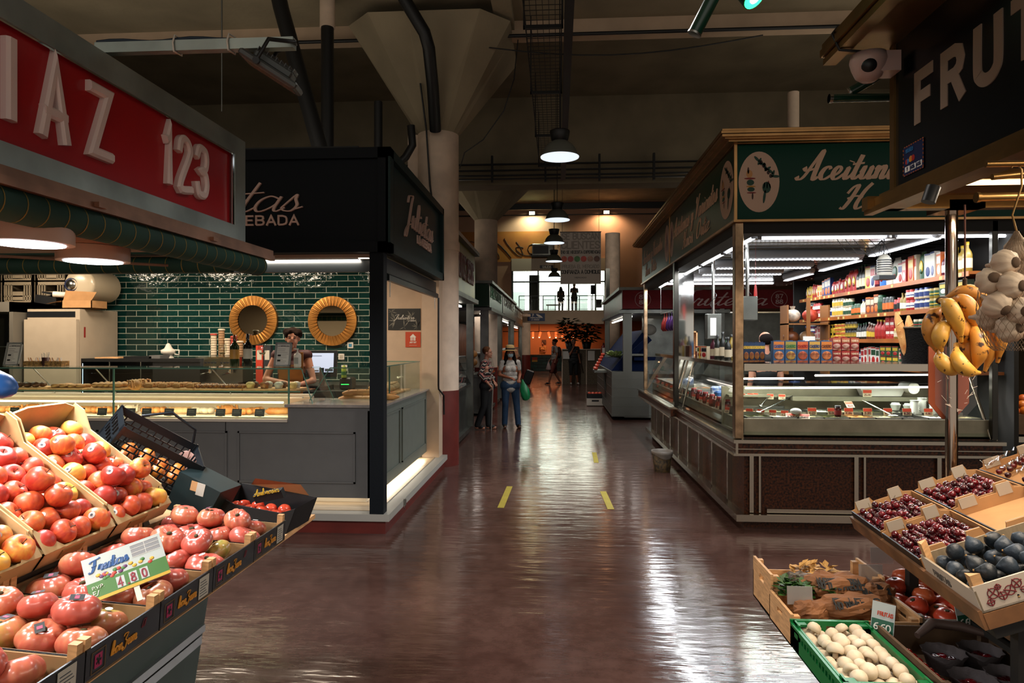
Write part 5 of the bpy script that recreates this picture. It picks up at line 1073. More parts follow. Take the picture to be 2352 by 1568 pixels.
for i in range(9):
 y = 6.62+i*.66; m.box(OX0+.06,OX0+.1,y,y+.045,.115,.65).box(OX0+.085,OX0+.1,y+.12,y+.14,.115,.65)
m.box(1.85,2.6,6.17,6.2,.13,.17).box(2.72,3.3,6.17,6.2,.13,.17)
local(m.build('steel_trim',mat('polished_steel','#b0a696',.16,1.),B))
# far part of the side is pushed out a little and lower
local(MB().box(OX0-.07,OX0,9.1,OY1,.66,.76).build('granite_ledge',granite,B)); local(MB().box(OX0-.09,OX0+.1,9.1,OY1+.02,.76,.785).box(OX0-.09,OX0,9.1,OY1,.645,.66).build('steel_ledge',mat('polished_steel'),B))
# ---- posts
psteel = mat('worn_steel_post','#a5886a',.3,1.,var=.35,vs=9)
for i,(x,y,w_,d_,lab) in enumerate(((OX0+.0,6.12,.075,.09,'polished steel corner post of the olive stall facing the camera'),(OX0-.02,9.13,.06,.1,'dark steel post halfway along the olive stall side'),(OX0-.0,12.4,.06,.1,'steel post at the far corner of the olive stall'),(OX0+.06,9.45,.24,.015,'wide mirror steel panel post behind the halfway post'),(3.74,6.14,.05,.05,'steel post at the right end of the olive stall front'))):
 tag(MB().cbox((x+w_/2,y+d_/2,1.745),(w_,d_,1.9),bev=.006).build('stall_post',psteel if i in (0,2) else CHROME if i == 3 else mat('dark_steel_post','#3c3a36',.25,1.)),lab,'post')
# ---- ceiling with reflective slats and tubes
sl = MB(); sl.box(OX0+.05,4.1,6.2,12.6,2.66,2.69)
for i in range(26): sl.box(OX0+.08,4.05,6.35+i*.24,6.35+i*.24+.17,2.645,2.66)
struct('ceiling_olive_stall',sl,mat('mirror_slat','#aca394',.16,1.))
def tube_light(lab,p0,p1,n,grp,power=0,louver=False,drop=0):
 p0 = Vector(p0); p1 = Vector(p1); d = p1-p0; L_ = d.length; t = thing('fluorescent_light',lab,'light',p0,atan2(d.y,d.x),grp)
 if louver:
  MB().tube([(0,0,.03),(.05,0,.035),(L_-.05,0,.035),(L_,0,.03)],[.03,.055,.055,.03],12).build('housing',mat('lamp_housing','#9c9184',.45),t)
  m = MB(); k = 0
  while k*.045 < L_-.1: m.box(.05+k*.045,.075+k*.045,-.035,.035,-.025,-.018); k += 1
  m.build('louver',mat('lit_louver','#fff',.5,emit='#e8ecf4',es=5),t)
 else:
  MB().box(0,L_,-.035,.035,.02,.05).box(0,.02,-.03,.03,-.01,.03).box(L_-.02,L_,-.03,.03,-.01,.03).build('housing',mat('lamp_housing'),t); MB().cyl((.03,0,0),(L_-.03,0,0),.014,n=10).build('tube',TUBE,t)
 if power:
  a = light('fluorescent_glow','AREA',(L_/2,0,-.04),power,(.93,.97,1),L_,.06,parent=t)
 return t
g = 'fluorescent tubes under the olive stall roof'
tube_light('fluorescent tube right under the front fascia, left length, outer row',(1.95,6.3,2.62),(3.0,6.3,2.62),1,g,16); tube_light('fluorescent tube right under the front fascia, left length, inner row',(1.85,6.42,2.60),(3.0,6.42,2.60),1,g,14)
tube_light('fluorescent tube under the front fascia, right length by the garlic, outer row',(3.05,6.3,2.62),(4.1,6.3,2.62),1,g,12); tube_light('fluorescent tube under the front fascia, right length by the garlic, inner row',(3.05,6.42,2.60),(4.1,6.42,2.60),1,g)
for i in range(5):
 y = 6.5+i*1.2
 for j in range(2): tube_light(f'fluorescent tube along the aisle side, {nth(i)} from the corner post, {("outer","inner")[j]} row',(OX0+.14+.14*j,y,2.62),(OX0+.14+.14*j,y+1.1,2.62),1,g,13 if j == 0 else 0)
tube_light('long louvred lamp crossing the olive stall ceiling, nearest',(1.9,7.6,2.56),(3.3,7.6,2.56),1,'louvred lamps',18,True); tube_light('louvred lamp crossing the olive stall ceiling, second',(1.9,8.5,2.56),(3.1,8.5,2.56),1,'louvred lamps',14,True); tube_light('louvred lamp crossing the olive stall ceiling, third and farthest',(1.9,9.3,2.56),(3.0,9.3,2.56),1,'louvred lamps',12,True)
tube_light('louvred lamp over the right hand shelves, near length',(3.42,6.35,2.60),(3.42,7.75,2.60),1,'louvred lamps',13,True); tube_light('louvred lamp over the right hand shelves, middle length',(3.40,7.9,2.58),(3.40,9.1,2.58),1,'louvred lamps',13,True); tube_light('louvred lamp over the right hand shelves, far length',(3.38,9.3,2.57),(3.38,10.4,2.57),1,'louvred lamps',16,True)
tube_light('bare fluorescent tube at the back of the olive stall',(1.75,11.6,2.615),(3.6,11.6,2.615),1,g,10)
# ---- glass vitrines: front and side, leaning
V = thing('olive_display_case','long steel and glass olive display case at the front of the stall','display case',(2.7,6.3,.79))
m = MB(); m.box(1.72,3.74,6.45,6.75,1.395,1.44).box(1.72,3.74,6.42,6.46,1.38,1.445)
m.tube([(1.70,6.47,1.40),(1.63,6.17,.80)],.014,8).tube([(3.72,6.47,1.40),(3.75,6.17,.80)],.014,8)
local(m.build('top_rail',mat('polished_steel'),V))
local(MB().box(1.66,3.76,6.20,6.215,.80,.965).box(1.66,3.76,6.2,7.05,.80,.82).box(1.66,3.76,7.03,7.05,.82,1.2).build('steel_well',mat('well_steel','#8d8672',.4,.7,var=.15,vs=5),V))
local(MB().add([(1.67,6.475,1.395),(3.74,6.475,1.395),(3.76,6.18,.81),(1.65,6.18,.81)],[(0,1,2,3)]).box(1.72,3.72,6.55,6.85,1.26,1.266).build('glass',GLASS,V))
tbm = mat('case_tube','#fff',.5,emit='#fff2e4',es=6)
for a,b,z,y in ((1.75,2.3,1.30,6.55),(2.42,3.7,1.33,6.6),(1.75,3.7,1.215,6.5)): local(MB().cyl((a,y,z),(b,y,z+.02*(b-a)/2),.008,n=8).build('tube',tbm,V))
light('olive_case_glow','AREA',(2.7,6.55,1.36),30,(1,.97,.92),1.9,.05)
local(MB().box(2.3,3.7,6.85,7.02,1.07,1.11).box(1.7,2.3,6.9,7.02,1.1,1.12).build('rear_step',mat('well_steel'),V))
V2 = thing('side_display_case','glass display case along the aisle side of the olive stall','display case',(1.9,8.5,.79))
m = MB(); m.box(OX0+.18,OX0+.5,6.5,12.3,1.395,1.44).tube([(OX0+.2,8.95,1.4),(OX0+.06,8.95,.80)],.014,8).tube([(OX0+.2,9.35,1.4),(OX0+.02,9.35,.80)],.014,8)
local(m.build('top_rail',mat('polished_steel'),V2)); local(MB().add([(OX0+.2,6.5,1.395),(OX0+.2,12.3,1.395),(OX0+.03,12.3,.80),(OX0+.03,6.25,.80)],[(0,1,2,3)]).build('glass',GLASS,V2))
local(MB().box(OX0+.12,OX0+.75,6.6,12.2,.80,.82).box(OX0+.12,OX0+.14,6.6,12.2,.8,.93).box(OX0+.14,OX0+.7,6.75,12.2,.9,.93).build('steel_well',mat('well_steel'),V2))
light('side_case_glow','AREA',(1.95,9.2,1.36),34,(1,.97,.92),.06,5)
# trays of olives with price cards
olv = [mat('olive_green','#5c5a22',.35,col2='#3a4216',vs=60,bump=.6,bs=80),mat('olive_black','#15100f',.3,var=.4,vs=60,bump=.6,bs=80),mat('pickle_cream','#b3a78a',.4,col2='#8d8456',vs=50,bump=.6,bs=70),mat('pepper_mix','#8a3018',.35,col2='#b08a3a',vs=60,bump=.6,bs=80),mat('white_cheese','#c9c2b2',.5,var=.08,vs=30,bump=.5,bs=60)]
on = ['green olives','black olives','cream pickles','mixed peppers','white curd']
def gtray(x,y,w_,d_,z,ci,lab,grp):
 t = thing('steel_food_tray',lab,'tray',(x,y,z),0,grp); m = MB(); m.box(0,w_,0,.004,0,.08).box(0,w_,d_-.004,d_,0,.08).box(0,.004,0,d_,0,.08).box(w_-.004,w_,0,d_,0,.08).box(0,w_,0,d_,0,.004); m.build('tray',STEEL,t)
 n = 7; vs = [(w_*.02+w_*.96*i/n,d_*.02+d_*.96*j/n,.05+.022*random.random()) for j in range(n+1) for i in range(n+1)]
 MB().add(vs,[(j*(n+1)+i,j*(n+1)+i+1,(j+1)*(n+1)+i+1,(j+1)*(n+1)+i) for j in range(n) for i in range(n)],0,True).build('filling',olv[ci],t,kind='stuff')
for i in range(9):
 for j in range(2):
  ci = (0,4,2,0,3,2,1,4,2)[(i+4*j) % 9]; gtray(1.70+i*.225,6.25+j*.27,.215,.255,.895+.02*j,ci,f'steel tray of {on[ci]} in the front olive case, {("front","back")[j]} row, {nth(i)} from left','steel trays in the front olive case')
for i in range(14):
 ci = (1,0,3,2,4)[i % 5]; gtray(OX0+.16,6.85+i*.37,.5,.34,.935,ci,f'steel tray of {on[ci]} in the aisle side case, {nth(i)} from the corner post','steel trays in the side case')
pt = thing('price_label','x','price label',(0,0,0)); MB().box(-.042,.042,-.002,0,0,.07).build('card',mat('label_cream','#c4b493',.6),pt); MB().box(-.04,.04,-.003,-.002,.036,.067).build('red_band',mat('label_red','#b3371a',.6),pt)
nmm = {}
def price(x,y,z,rz,txt,lab,rx=-.2,s=1.):
 global PTU
 if txt not in nmm: q = MB(); letters(q,txt,(-.03,-.002,.01),(1,0,0),(0,0,1),.018,.2,.001,fit=.06); nmm[txt] = q.mesh('price_print',mat('dark_red_print'))
 o = pt if 'u' not in pt else dup(pt,(0,0,0)); 
 if 'u' not in pt: pt['u'] = 1; kids(pt)
 elif 'u' in o: del o['u']
 o.location = (x,y,z); o.rotation_euler = (rx,0,rz); o.scale = (s,s,s); o['label'] = lab; o['group'] = 'red topped price labels in the olive case'
 c = bpy.data.objects.new('price_print',nmm[txt]); C.objects.link(c); c.parent = o
for i,(x,tx) in enumerate(((2.36,'6.20'),(2.54,'5.00'),(2.69,'4.60'),(2.86,'5.20'),(3.04,'4.80'),(3.21,'8.80'),(3.40,'4.80'))): price(x,6.50,.97,0,tx,f'red topped price label {tx} in the front row, {nth(i)} from left',s=.95)
for i in range(5): price(1.80+i*.09,6.55-.055*i,.965,-.6,'6.20',f'slanted price label behind the corner post, {nth(i)} from the left',-.2,.8)
for i,(x,y) in enumerate(((1.84,6.95),(1.93,6.98),(1.98,7.0),(2.1,6.9),(2.2,6.86))): price(x,y,1.08,-.5,'7.50',f'small price label at the back left of the olive case, {nth(i)} from left',-.1,.75)
price(3.02,6.88,1.11,0,'25.00','raised price label 25.00 at the back of the olive case',0,1.); price(2.75,6.6,1.03,.3,'30.00','tilted price label 30.00 in the middle of the olive case',-.7); price(2.2,6.24,.96,-.3,'7.20','flat white price label lying at the front left of the case',-1.0); price(2.1,6.3,.96,-.3,'8.28','flat price label beside the 7.20 one at the front left',-1.0)
for i in range(12): price(OX0+.13,6.95+i*.42,.935,-pi/2+.35,'6.20',f'price label along the aisle side case, {nth(i)} from the corner post',-.2,.9)
# utensils, jars and packs
spn = mat('spoon_steel','#a8a8a2',.2,1.)
def spoon(lab,p0,p1,r=.045):
 m = MB().tube([p0,p1],.006,6); m.ball(p0,(r,r,.014),12,6); return tag(m.build('serving_spoon',spn),lab,'spoon')
spoon('round steel skimmer leaning over the white curd tray',(3.0,6.33,.985),(2.86,6.62,1.10),.05); spoon('long steel ladle crossing the left of the olive case',(1.84,6.4,1.0),(2.28,6.8,1.12),.03); spoon('white handled spoon at the back left of the case',(1.98,6.8,1.02),(2.08,6.9,1.1),.02)
def jar(lab,x,y,z,r,h,cm,lm,capm,grp=None,nm='jar'):
 t = thing(nm,lab,'jar',(x,y,z),0,grp); MB().lathe([(r*.9,0),(r,.006),(r,h*.78),(r*.8,h*.86),(r*.8,h*.86)],14).build('body',cm,t); MB().lathe([(r*.88,h*.84),(r*.88,h),(0,h)],14).build('lid',capm,t); MB().lathe([(r+.001,h*.2),(r+.001,h*.6)],14).build('label_band',lm,t)
jar('small dark red jar with black lid standing at the front of the olive case',2.49,6.25,.98,.028,.10,mat('dark_red_jam','#3a0f0a',.15),mat('red_label'),BLACK)
for i in range(6): jar(f'red labelled jar in the aisle side case, {nth(i)} from the corner post',OX0+.16,7.05+i*.34,.935,.035,.13,mat('dark_red_jam'),mat('red_label'),mat('emblem_red'),'red jars in the side case')
tag(MB().cyl((3.42,7.0,1.2),(3.42,6.8,1.2),.055,n=24).build('paper_roll',wp),'white paper roll lying on its side at the back of the olive case','roll')
tag(MB().prism([(3.0,1.115),(3.35,1.115),(3.4,1.2),(2.96,1.2)],6.9,7.0,'Y').build('plastic_tub',wp),'white plastic tub behind the paper roll','tub')
for i,(x,y,lab) in enumerate(((2.15,6.32,'pale plastic lid lying among the left trays'),(3.2,6.7,'stack of clear plastic pots right of the middle'),(3.28,6.62,'tipped clear plastic pots beside the stack'))):
 q = MB().lathe([(.03,0),(.045,.05),(.047,.055),(.035,.06),(.035,.07)],14) if i else MB().ball((0,0,.02),(.05,.05,.03),14,8)
 o = q.build('plastic_pot',mat('frosted_plastic','#a9a9a0',.3)); o.location = (x,y,1.0); tag(o,lab,'pot')
for i in range(5):
 t = thing('pot_stack',f'stack of clear plastic pots at the right end of the olive case, {nth(i)} from left','pot stack',(3.3+i*.085,6.55+.04*(i % 2),.97),0,'clear pot stacks'); pf = []
 for k in range(7+i % 3): pf += [(.034,k*.02),(.04,k*.02+.016)]
 MB().lathe(pf,14).build('pots',mat('frosted_plastic'),t)
tag(MB().cbox((0,0,0),(.2,.12,.09),bev=.02).build('blue_carton',mat('blue_print'),loc=(1.97,8.25,1.02),rot=(0,0,.2)),'blue and white pack standing in the side case','pack')
tag(MB().cbox((0,0,0),(.16,.12,.14),bev=.02).build('white_carton',mat('blue_white_pack','#a9b0b8',.5,col2='#2b4f8c',vs=24),loc=(1.97,8.55,1.03)),'white pack with blue print beside the blue pack in the side case','pack')
# goods on the counter behind the case: stock cartons
deck = MB().box(1.75,3.74,6.75,7.25,1.40,1.44).build('counter_shelf',mat('polished_steel'),**{'label': 'polished steel shelf behind the top rail of the olive case','category': 'shelf'})
def carton(x,y,z,w_,d_,h_,base,top,band,txt,lab,grp,rz=0,tcol='#c9a03a'):
 t = thing('broth_carton',lab,'carton',(x,y,z),rz,grp); MB().box(0,w_,0,d_,0,h_).box(w_*.25,w_*.75,d_*.2,d_*.8,h_,h_+.006).build('carton',mat('ct'+base,base,.5),t)
 MB().box(.003,w_-.003,-.001,0,h_*.62,h_*.97).build('upper_panel',mat('ct'+top,top,.5),t); MB().ball((w_*.5,-.001,h_*.34),(w_*.44,.002,h_*.2),12,6).box(.003,w_-.003,-.001,0,.004,h_*.12).build('food_picture',mat('cf'+band,band,.5,col2='#6a3018',vs=30),t)
 q = MB(); letters(q,txt,(w_*.08,-.001,h_*.7),(1,0,0),(0,0,1),h_*.12,.22,.001,fit=w_*.84); q.build('lettering',mat('ct'+tcol,tcol,.5),t)
for i in range(5): carton(2.10+i*.113,6.8,1.44,.105,.08,.215,'#2c4a6a',('#b5682a','#8c7a3a','#b5562e','#b0843a','#b5682a')[i],('#c08058','#a8843c','#a84a30','#b06a40','#c0703e')[i],'Casero'.upper(),f'tall broth carton with {("orange","green tinted","red tinted","blue edged","plain orange")[i]} panel on the olive counter, {nth(i)} from left','broth cartons',0,('#20406a','#2a6030','#8a2018','#1c3050','#5a2a10')[i])
for i in range(4): carton(1.83+i*.06,6.86+.03*i,1.44,.055,.08,.2,'#14243c','#20324c','#8a5a20','CALDO',f'narrow dark blue carton at the left of the broth row, {nth(i)} from left','dark blue cartons')
for i in range(3):
 for j in range(2): carton(2.68+i*.085,6.85,1.44+j*.125,.08,.08,.12,'#7a1a18','#a05a38' if j else '#8c241c','#b08a7a','TOMATE',f'red tomato carton right of the broth row, {("bottom","top")[j]} layer, {nth(i)} from left','red tomato cartons',0,'#c9b090')
# bread basket
bb = thing('bread_basket','black wicker basket of baguettes standing on the olive counter','basket',(3.52,6.95,1.44)); wick = mat('black_wicker','#12100f',.8,spec=.1,var=.5,vs=40,bump=.8,bs=60,stretch=(1,1,3))
MB().lathe([(.13,0),(.155,.33),(.165,.345),(.15,.345),(.12,.02)],20).build('basket',wick,bb); MB().tube([(.158*cos(k*pi/12),.158*sin(k*pi/12),.345) for k in range(25)],.01,6).build('rim',mat('jute_rim','#4c3e2c',.9),bb)
for i,(a,b,L_,rx,ry) in enumerate(((-.08,-.02,.5,.0,-.25),(-.02,.05,.46,.1,-.12),(.04,-.03,.42,-.05,.1),(.07,.03,.5,.0,.4),(.10,-.04,.44,-.1,.3))):
 q = MB(); q.tube([(0,0,L_*k/8) for k in range(9)],[.02,.034,.04,.042,.042,.042,.038,.03,.012],10)
 for k in range(3): q.tube([(-.03,-.028,L_*(.5+.13*k)),(.025,-.034,L_*(.56+.13*k))],.006,5)
 o = q.build('baguette',crust); o.location = (3.52+a,6.95+b,1.45); o.rotation_euler = (rx,ry,0); tag(o,f'baguette standing in the black wicker basket, {nth(i)} from left','bread','baguettes in the black wicker basket')
# ---- shelves on the right wall with groceries
SHZ = (1.375,1.68,1.98,2.285); shelfm = mat('orange_varnished_shelf','#8a4c1c',.35,var=.2,vs=3)
struct('wall_shelf_back',MB().box(4.02,4.06,6.3,11.0,0,2.9).box(3.7,4.02,10.96,11.0,0,2.6),mat('dark_shelf_back','#1b1a17',.8))
for i,z in enumerate(SHZ):
 t = thing('wall_shelf',f'orange edged grocery shelf on the right wall, {("lowest visible","second from below","third from below","topmost")[i]}','shelf',(3.7,6.4,z),0,'grocery shelves of the olive stall')
 y1 = 4.3 if i else 3.6
 MB().box(0,.3,0,y1,-.028,0).build('board',shelfm,t); MB().box(-.008,0,0,y1,-.045,0).build('edge_strip',shelfm,t); q = MB(); k = 0
 random.seed(40+i)
 while k < 26:
  y = .1+k*.16; k += 1
  if y > y1-.1: break
  if random.random() < (.8 if y > y1-1.5 else .3): q.box(-.0095,-.008,y,y+.05,-.038,-.008)
 q.build('price_strip',mat('label_yellow','#b09a58',.6),t)
GM = {}
def gmesh(kind,h,w_,c1,c2,c3):
 key = (kind,round(h,3),round(w_,3),c1,c2,c3)
 if key in GM: return GM[key]
 m1 = mat('g'+c1,c1,.35); m2 = mat('g'+c2,c2,.5); m3 = mat('g'+c3,c3,.4); m = MB(); r = w_/2
 if kind == 'box':
  m.box(-r*.5,r*.5,-r,r,0,h,0).box(-r*.5-.001,-r*.5,-r*.8,r*.8,h*.55,h*.85,1); m.ball((-r*.5,0,h*.28),(.002,r*.7,h*.2),10,6,2); m.box(-r*.5-.001,-r*.5,-r*.9,r*.9,h*.93,h,2)
 elif kind == 'bag':
  n = 10; P = [(.9,0),(1,h*.08),(1.02,h*.5),(.95,h*.8),(.5,h*.9),(.12,h*.93),(.12,h)]
  vs = []; 
  for q,z in P:
   for k in range(n): a = 2*pi*k/n; vs.append((r*.5*q*cos(a),r*(.6+.4*min(1,q+.3 if z > h*.85 else 1))*sin(a)*(1 if z < h*.85 else 1.0),z))
  m.add(vs,[(j*n+k,j*n+(k+1) % n,(j+1)*n+(k+1) % n,(j+1)*n+k) for j in range(len(P)-1) for k in range(n)],0,True); m.ball((-r*.5,0,h*.45),(.006,r*.62,h*.24),10,6,1); m.ball((-r*.5,0,h*.3),(.01,r*.4,h*.1),8,5,2)
 elif kind == 'jar':
  m.lathe([(r*.92,0),(r,.006),(r,h*.76),(r*.8,h*.84)],12,mi=0).lathe([(r*.86,h*.82),(r*.86,h),(0,h)],12,mi=2).lathe([(r+.001,h*.2),(r+.001,h*.62)],12,mi=1)
 elif kind == 'bottle':
  m.lathe([(r*.9,0),(r,.006),(r,h*.58),(r*.8,h*.68),(r*.35,h*.8),(r*.33,h*.93)],12,mi=0).lathe([(r*.4,h*.9),(r*.4,h),(0,h)],10,mi=2).lathe([(r+.001,h*.14),(r+.001,h*.46)],12,mi=1)
 elif kind == 'can':
  m.lathe([(r*.95,0),(r,.004),(r,h-.004),(r*.95,h),(r*.88,h-.003),(0,h-.003)],12,mi=0).lathe([(r+.001,h*.25),(r+.001,h*.75)],12,mi=1).lathe([(r+.0012,h*.4),(r+.0012,h*.5)],12,mi=2)
 GM[key] = m.mesh(kind,[m1,m2,m3]); return GM[key]
CN = {'#8c1a16': 'red','#b5a58a': 'cream','#1c2c5c': 'dark blue','#b0912c': 'yellow','#123a20': 'green','#5a2a14': 'brown','#101210': 'black','#b8b4a8': 'white','#b8581c': 'orange','#7a6424': 'amber','#4a1024': 'wine coloured','#2460a8': 'bright blue'}
rd,cr_,bl_,ye,gn,bn,bk_,wh,og,oi_,wn,bb_ = CN.keys()
KN = {'box': 'grocery box','bag': 'grocery bag','jar': 'glass jar','bottle': 'bottle','can': 'food tin'}
# runs from the far (left) end towards the camera: (kind, height, width, body, label, cap, how many, layers)
SH = {3: [('bag',.2,.07,ye,cr_,rd,3,1),('bag',.2,.07,rd,cr_,ye,3,1),('box',.19,.08,cr_,ye,og,2,1),('box',.24,.1,bl_,wh,og,3,1),('bag',.2,.1,rd,wh,ye,4,1),('bag',.26,.12,rd,ye,bn,3,1),('bottle',.3,.08,bk_,cr_,gn,3,1),('box',.3,.13,ye,cr_,rd,1,1),('box',.28,.1,wh,rd,bl_,1,1),('bottle',.27,.08,wn,rd,bk_,1,1),('bag',.28,.14,bb_,wh,rd,1,1),('bag',.28,.15,wh,gn,rd,2,1),('box',.24,.08,wh,bl_,rd,1,1),('box',.26,.1,rd,cr_,wh,1,1),('box',.28,.13,og,ye,rd,1,1),('box',.28,.08,cr_,rd,wh,1,1),('bag',.28,.12,gn,ye,gn,1,1),('box',.26,.1,wh,wh,bl_,2,1),('box',.24,.11,og,wh,wh,1,1),('bottle',.24,.08,wn,wh,bk_,2,1),('bottle',.28,.08,oi_,cr_,ye,3,1),('bottle',.3,.09,oi_,bb_,ye,3,1)],
      2: [('jar',.1,.075,oi_,bk_,bk_,2,2),('jar',.12,.075,bk_,wh,wh,2,2),('jar',.11,.08,rd,wh,rd,3,2),('jar',.09,.07,rd,wh,gn,2,2),('jar',.13,.09,wh,bl_,wh,3,1),('jar',.12,.08,cr_,ye,wh,4,2),('jar',.11,.08,cr_,gn,cr_,3,2),('jar',.14,.08,gn,og,gn,3,1),('bottle',.2,.07,cr_,wh,bl_,2,1),('box',.22,.1,bn,cr_,og,3,1),('jar',.2,.1,gn,gn,gn,1,1),('jar',.17,.08,bk_,og,bk_,3,1),('jar',.15,.07,rd,bk_,rd,2,1),('bottle',.2,.06,oi_,wh,oi_,2,1),('can',.11,.08,rd,wh,bl_,2,2),('jar',.11,.09,cr_,bl_,bl_,3,2),('can',.1,.08,oi_,gn,ye,2,2),('box',.12,.14,gn,ye,wh,3,2)],
      1: [('can',.1,.08,bl_,wh,rd,2,2),('can',.07,.08,wh,bl_,rd,2,3),('box',.19,.04,wh,rd,rd,5,1),('can',.1,.06,bk_,ye,rd,4,2),('box',.1,.09,ye,bk_,ye,3,2),('can',.05,.1,ye,rd,ye,3,4),('can',.11,.08,bk_,oi_,ye,4,2),('bottle',.2,.06,bk_,wh,gn,4,1),('bottle',.2,.07,bn,ye,wh,3,1),('bottle',.24,.08,rd,rd,ye,3,1),('box',.1,.1,rd,wh,rd,2,3),('jar',.12,.08,oi_,cr_,ye,5,1),('can',.1,.09,cr_,gn,rd,5,2)],
      0: [('box',.2,.09,gn,og,rd,2,1),('box',.12,.07,ye,bl_,ye,4,2),('can',.06,.1,bl_,ye,rd,3,3),('box',.17,.06,wh,og,bl_,4,1),('can',.07,.12,bl_,wh,bl_,1,2),('box',.21,.09,wh,rd,rd,3,1),('box',.22,.1,wh,gn,rd,2,1),('box',.11,.14,gn,ye,rd,3,2),('box',.1,.12,cr_,gn,rd,3,2)]}
SN = {0: 'lowest',1: 'second',2: 'third',3: 'top'}
NG = 0
for si,runs in SH.items():
 y = 10.62 if si else 9.95; idx = 0; seen = {}
 for (kd,h,w_,a,b,c_,n,lay) in runs:
  for k in range(n):
   y -= w_*1.04+.002
   if y < 6.45: break
   for l in range(lay):
    o = bpy.data.objects.new({'box': 'grocery_box','bag': 'grocery_bag','jar': 'glass_jar','bottle': 'sauce_bottle','can': 'food_tin'}[kd],gmesh(kd,h,w_,a,b,c_)); C.objects.link(o); o.location = (3.76+random.uniform(0,.012),y,SHZ[si]+l*(h+.001)); NG += 1
    o.rotation_euler = (0,0,random.uniform(-.15,.15) if lay == 1 else 0)
    if lay == 1: o.scale = (1,1,random.uniform(.88,1.05))
    desc = f'{CN[a]} {KN[kd]} with {CN[b]} label' if a != b else f'{CN[a]} {KN[kd]}'
    key = (kd,a,b); seen[key] = seen.get(key,-1)+(1 if l == 0 else 0)
    tot = n
    tag(o,f'{desc}, {SN[si]} shelf, number {seen[key]+1} from far end'+(f', {("bottom","second","third","fourth")[l]} layer' if lay > 1 else ''),KN[kd].split()[-1],f'{CN[a]} {KN[kd]}s on the {SN[si]} shelf')
# objects on the aisle side counter top
def bot2(i,y,col,lab,x=OX0+.34,h=.3):
 o = bpy.data.objects.new('oil_bottle',gmesh('bottle',h,.075,col,cr_,bk_)); C.objects.link(o); o.location = (x,y,1.44); tag(o,lab,'bottle','bottles on the aisle side of the olive stall')
for i in range(8): bot2(i,7.72+i*.12,(bk_,oi_,bk_,gn,bk_,oi_,wn,bk_)[i],f'{("black","oil coloured","dark","green","tall black","golden","wine coloured","last black")[i]} bottle on the aisle side counter, {nth(i)} from the corner post',OX0+.33+.07*(i % 2),.26+.03*(i % 3))
for i,(y,c_,lb) in enumerate(((8.72,cr_,bk_),(8.84,ye,rd),(8.96,cr_,gn),(9.08,bn,cr_))):
 o = bpy.data.objects.new('pate_box',gmesh('box',.15,.11,c_,lb,rd)); C.objects.link(o); o.location = (OX0+.3,y,1.44); o.rotation_euler = (0,0,.5); tag(o,f'small {CN[c_]} box on the aisle side counter, {nth(i)} past the bottles','box','small boxes on the side counter')
for i in range(4): tag(MB().cyl((OX0+.3,10.4+.14*i,1.44),(OX0+.32,10.6+.14*i,1.84),.028,n=8).build('breadstick_pack',crust),f'upright bread stick in the crate past the halfway post, {nth(i)} from the post','bread','bread sticks')
tag(MB().box(OX0+.22,OX0+.24,10.0,10.2,1.44,1.8).box(OX0+.44,OX0+.46,10.0,10.2,1.44,1.8).box(OX0+.22,OX0+.46,10.0,10.2,1.78,1.8).box(OX0+.22,OX0+.46,10.0,10.2,1.44,1.46).build('wooden_crate',WOOD),'upright pale wooden crate on the far side counter','crate')
pur = mat('purple_wrapping','#3a1c4c',.35,var=.3,vs=20)
for i in range(6): tag(MB().cyl((OX0+.22,10.3+.24*i,2.12),(OX0+.22,10.3+.24*i,2.05),.006).lathe([(.012,2.05),(.05,1.95),(.06,1.86),(.03,1.82)],10,c=(OX0+.22,10.3+.24*i,0)).build('hanging_sausage_bag',pur if i < 4 else mat('emblem_red')),f'wrapped bag hanging over the far side counter, {nth(i)} from the halfway post','bag','bags hanging by the far post')
tag(MB().cyl((OX0+.22,10.1,2.12),(OX0+.22,11.9,2.12),.006).cyl((OX0+.22,10.1,2.12),(OX0+.22,10.1,2.65),.005).cyl((OX0+.22,11.9,2.12),(OX0+.22,11.9,2.65),.005).build('hanging_rail',STEEL),'thin steel rail with wrapped bags over the far side counter','rail')
# hanging scale displays
for i,(x,y,z0,z1,lab) in enumerate(((1.90,6.98,1.86,2.1,'grey scale display box hanging beside the corner post'),(1.86,8.3,1.68,1.98,'grey scale display box hanging above the side counter bottles'))):
 t = thing('scale_display',lab,'scale',(x,y,z0)); h = z1-z0; MB().cbox((0,0,h/2),(.17,.13,h),bev=.008).build('housing',STEELD,t); MB().box(.085,.088,-.05,.05,.03,h-.03).build('keypad',mat('keypad_dark','#10201c',.4),t); q = MB()
 for k in range(5): q.box(.088,.0885,-.04,.04,.05+k*.03,.06+k*.03)
 q.build('key_print',mat('label_yellow'),t); MB().cyl((0,0,h),(0,0,2.66-z0),.018).build('pole',STEEL,t)
 MB().tube([(.0+.04*cos(a*.9),.04*sin(a*.9),h+.02+a*.03) for a in range(12)],.004,5).build('cable',BLACK,t)
 if i: MB().box(-.05,.02,-.07,-.067,.04,.25).build('paper_note',PAPER,t)
tag(MB().cyl((2.1,7.4,2.66),(2.1,7.4,2.25),.0015,n=5).cyl((2.1,7.4,2.28),(2.1,7.4,2.25),.004).ball((2.1,7.4,2.12),(.018,.008,.14),10,8).build('red_cone_charm',mat('red_cone','#9c1c16',.4)),'small red pointed tag hanging on a thread in the olive stall','tag')
t = thing('insect_trap','white slotted electric insect trap hanging under the right louvred lamp','appliance',(3.12,6.75,2.28)); MB().lathe([(.06,0),(.065,.02),(.06,.16),(.03,.2),(0,.21)],16).build('shell',mat('trap_grey','#8a857a',.5),t); q = MB()
for k in range(6): q.lathe([(.066,.03+k*.022),(.066,.04+k*.022)],16)
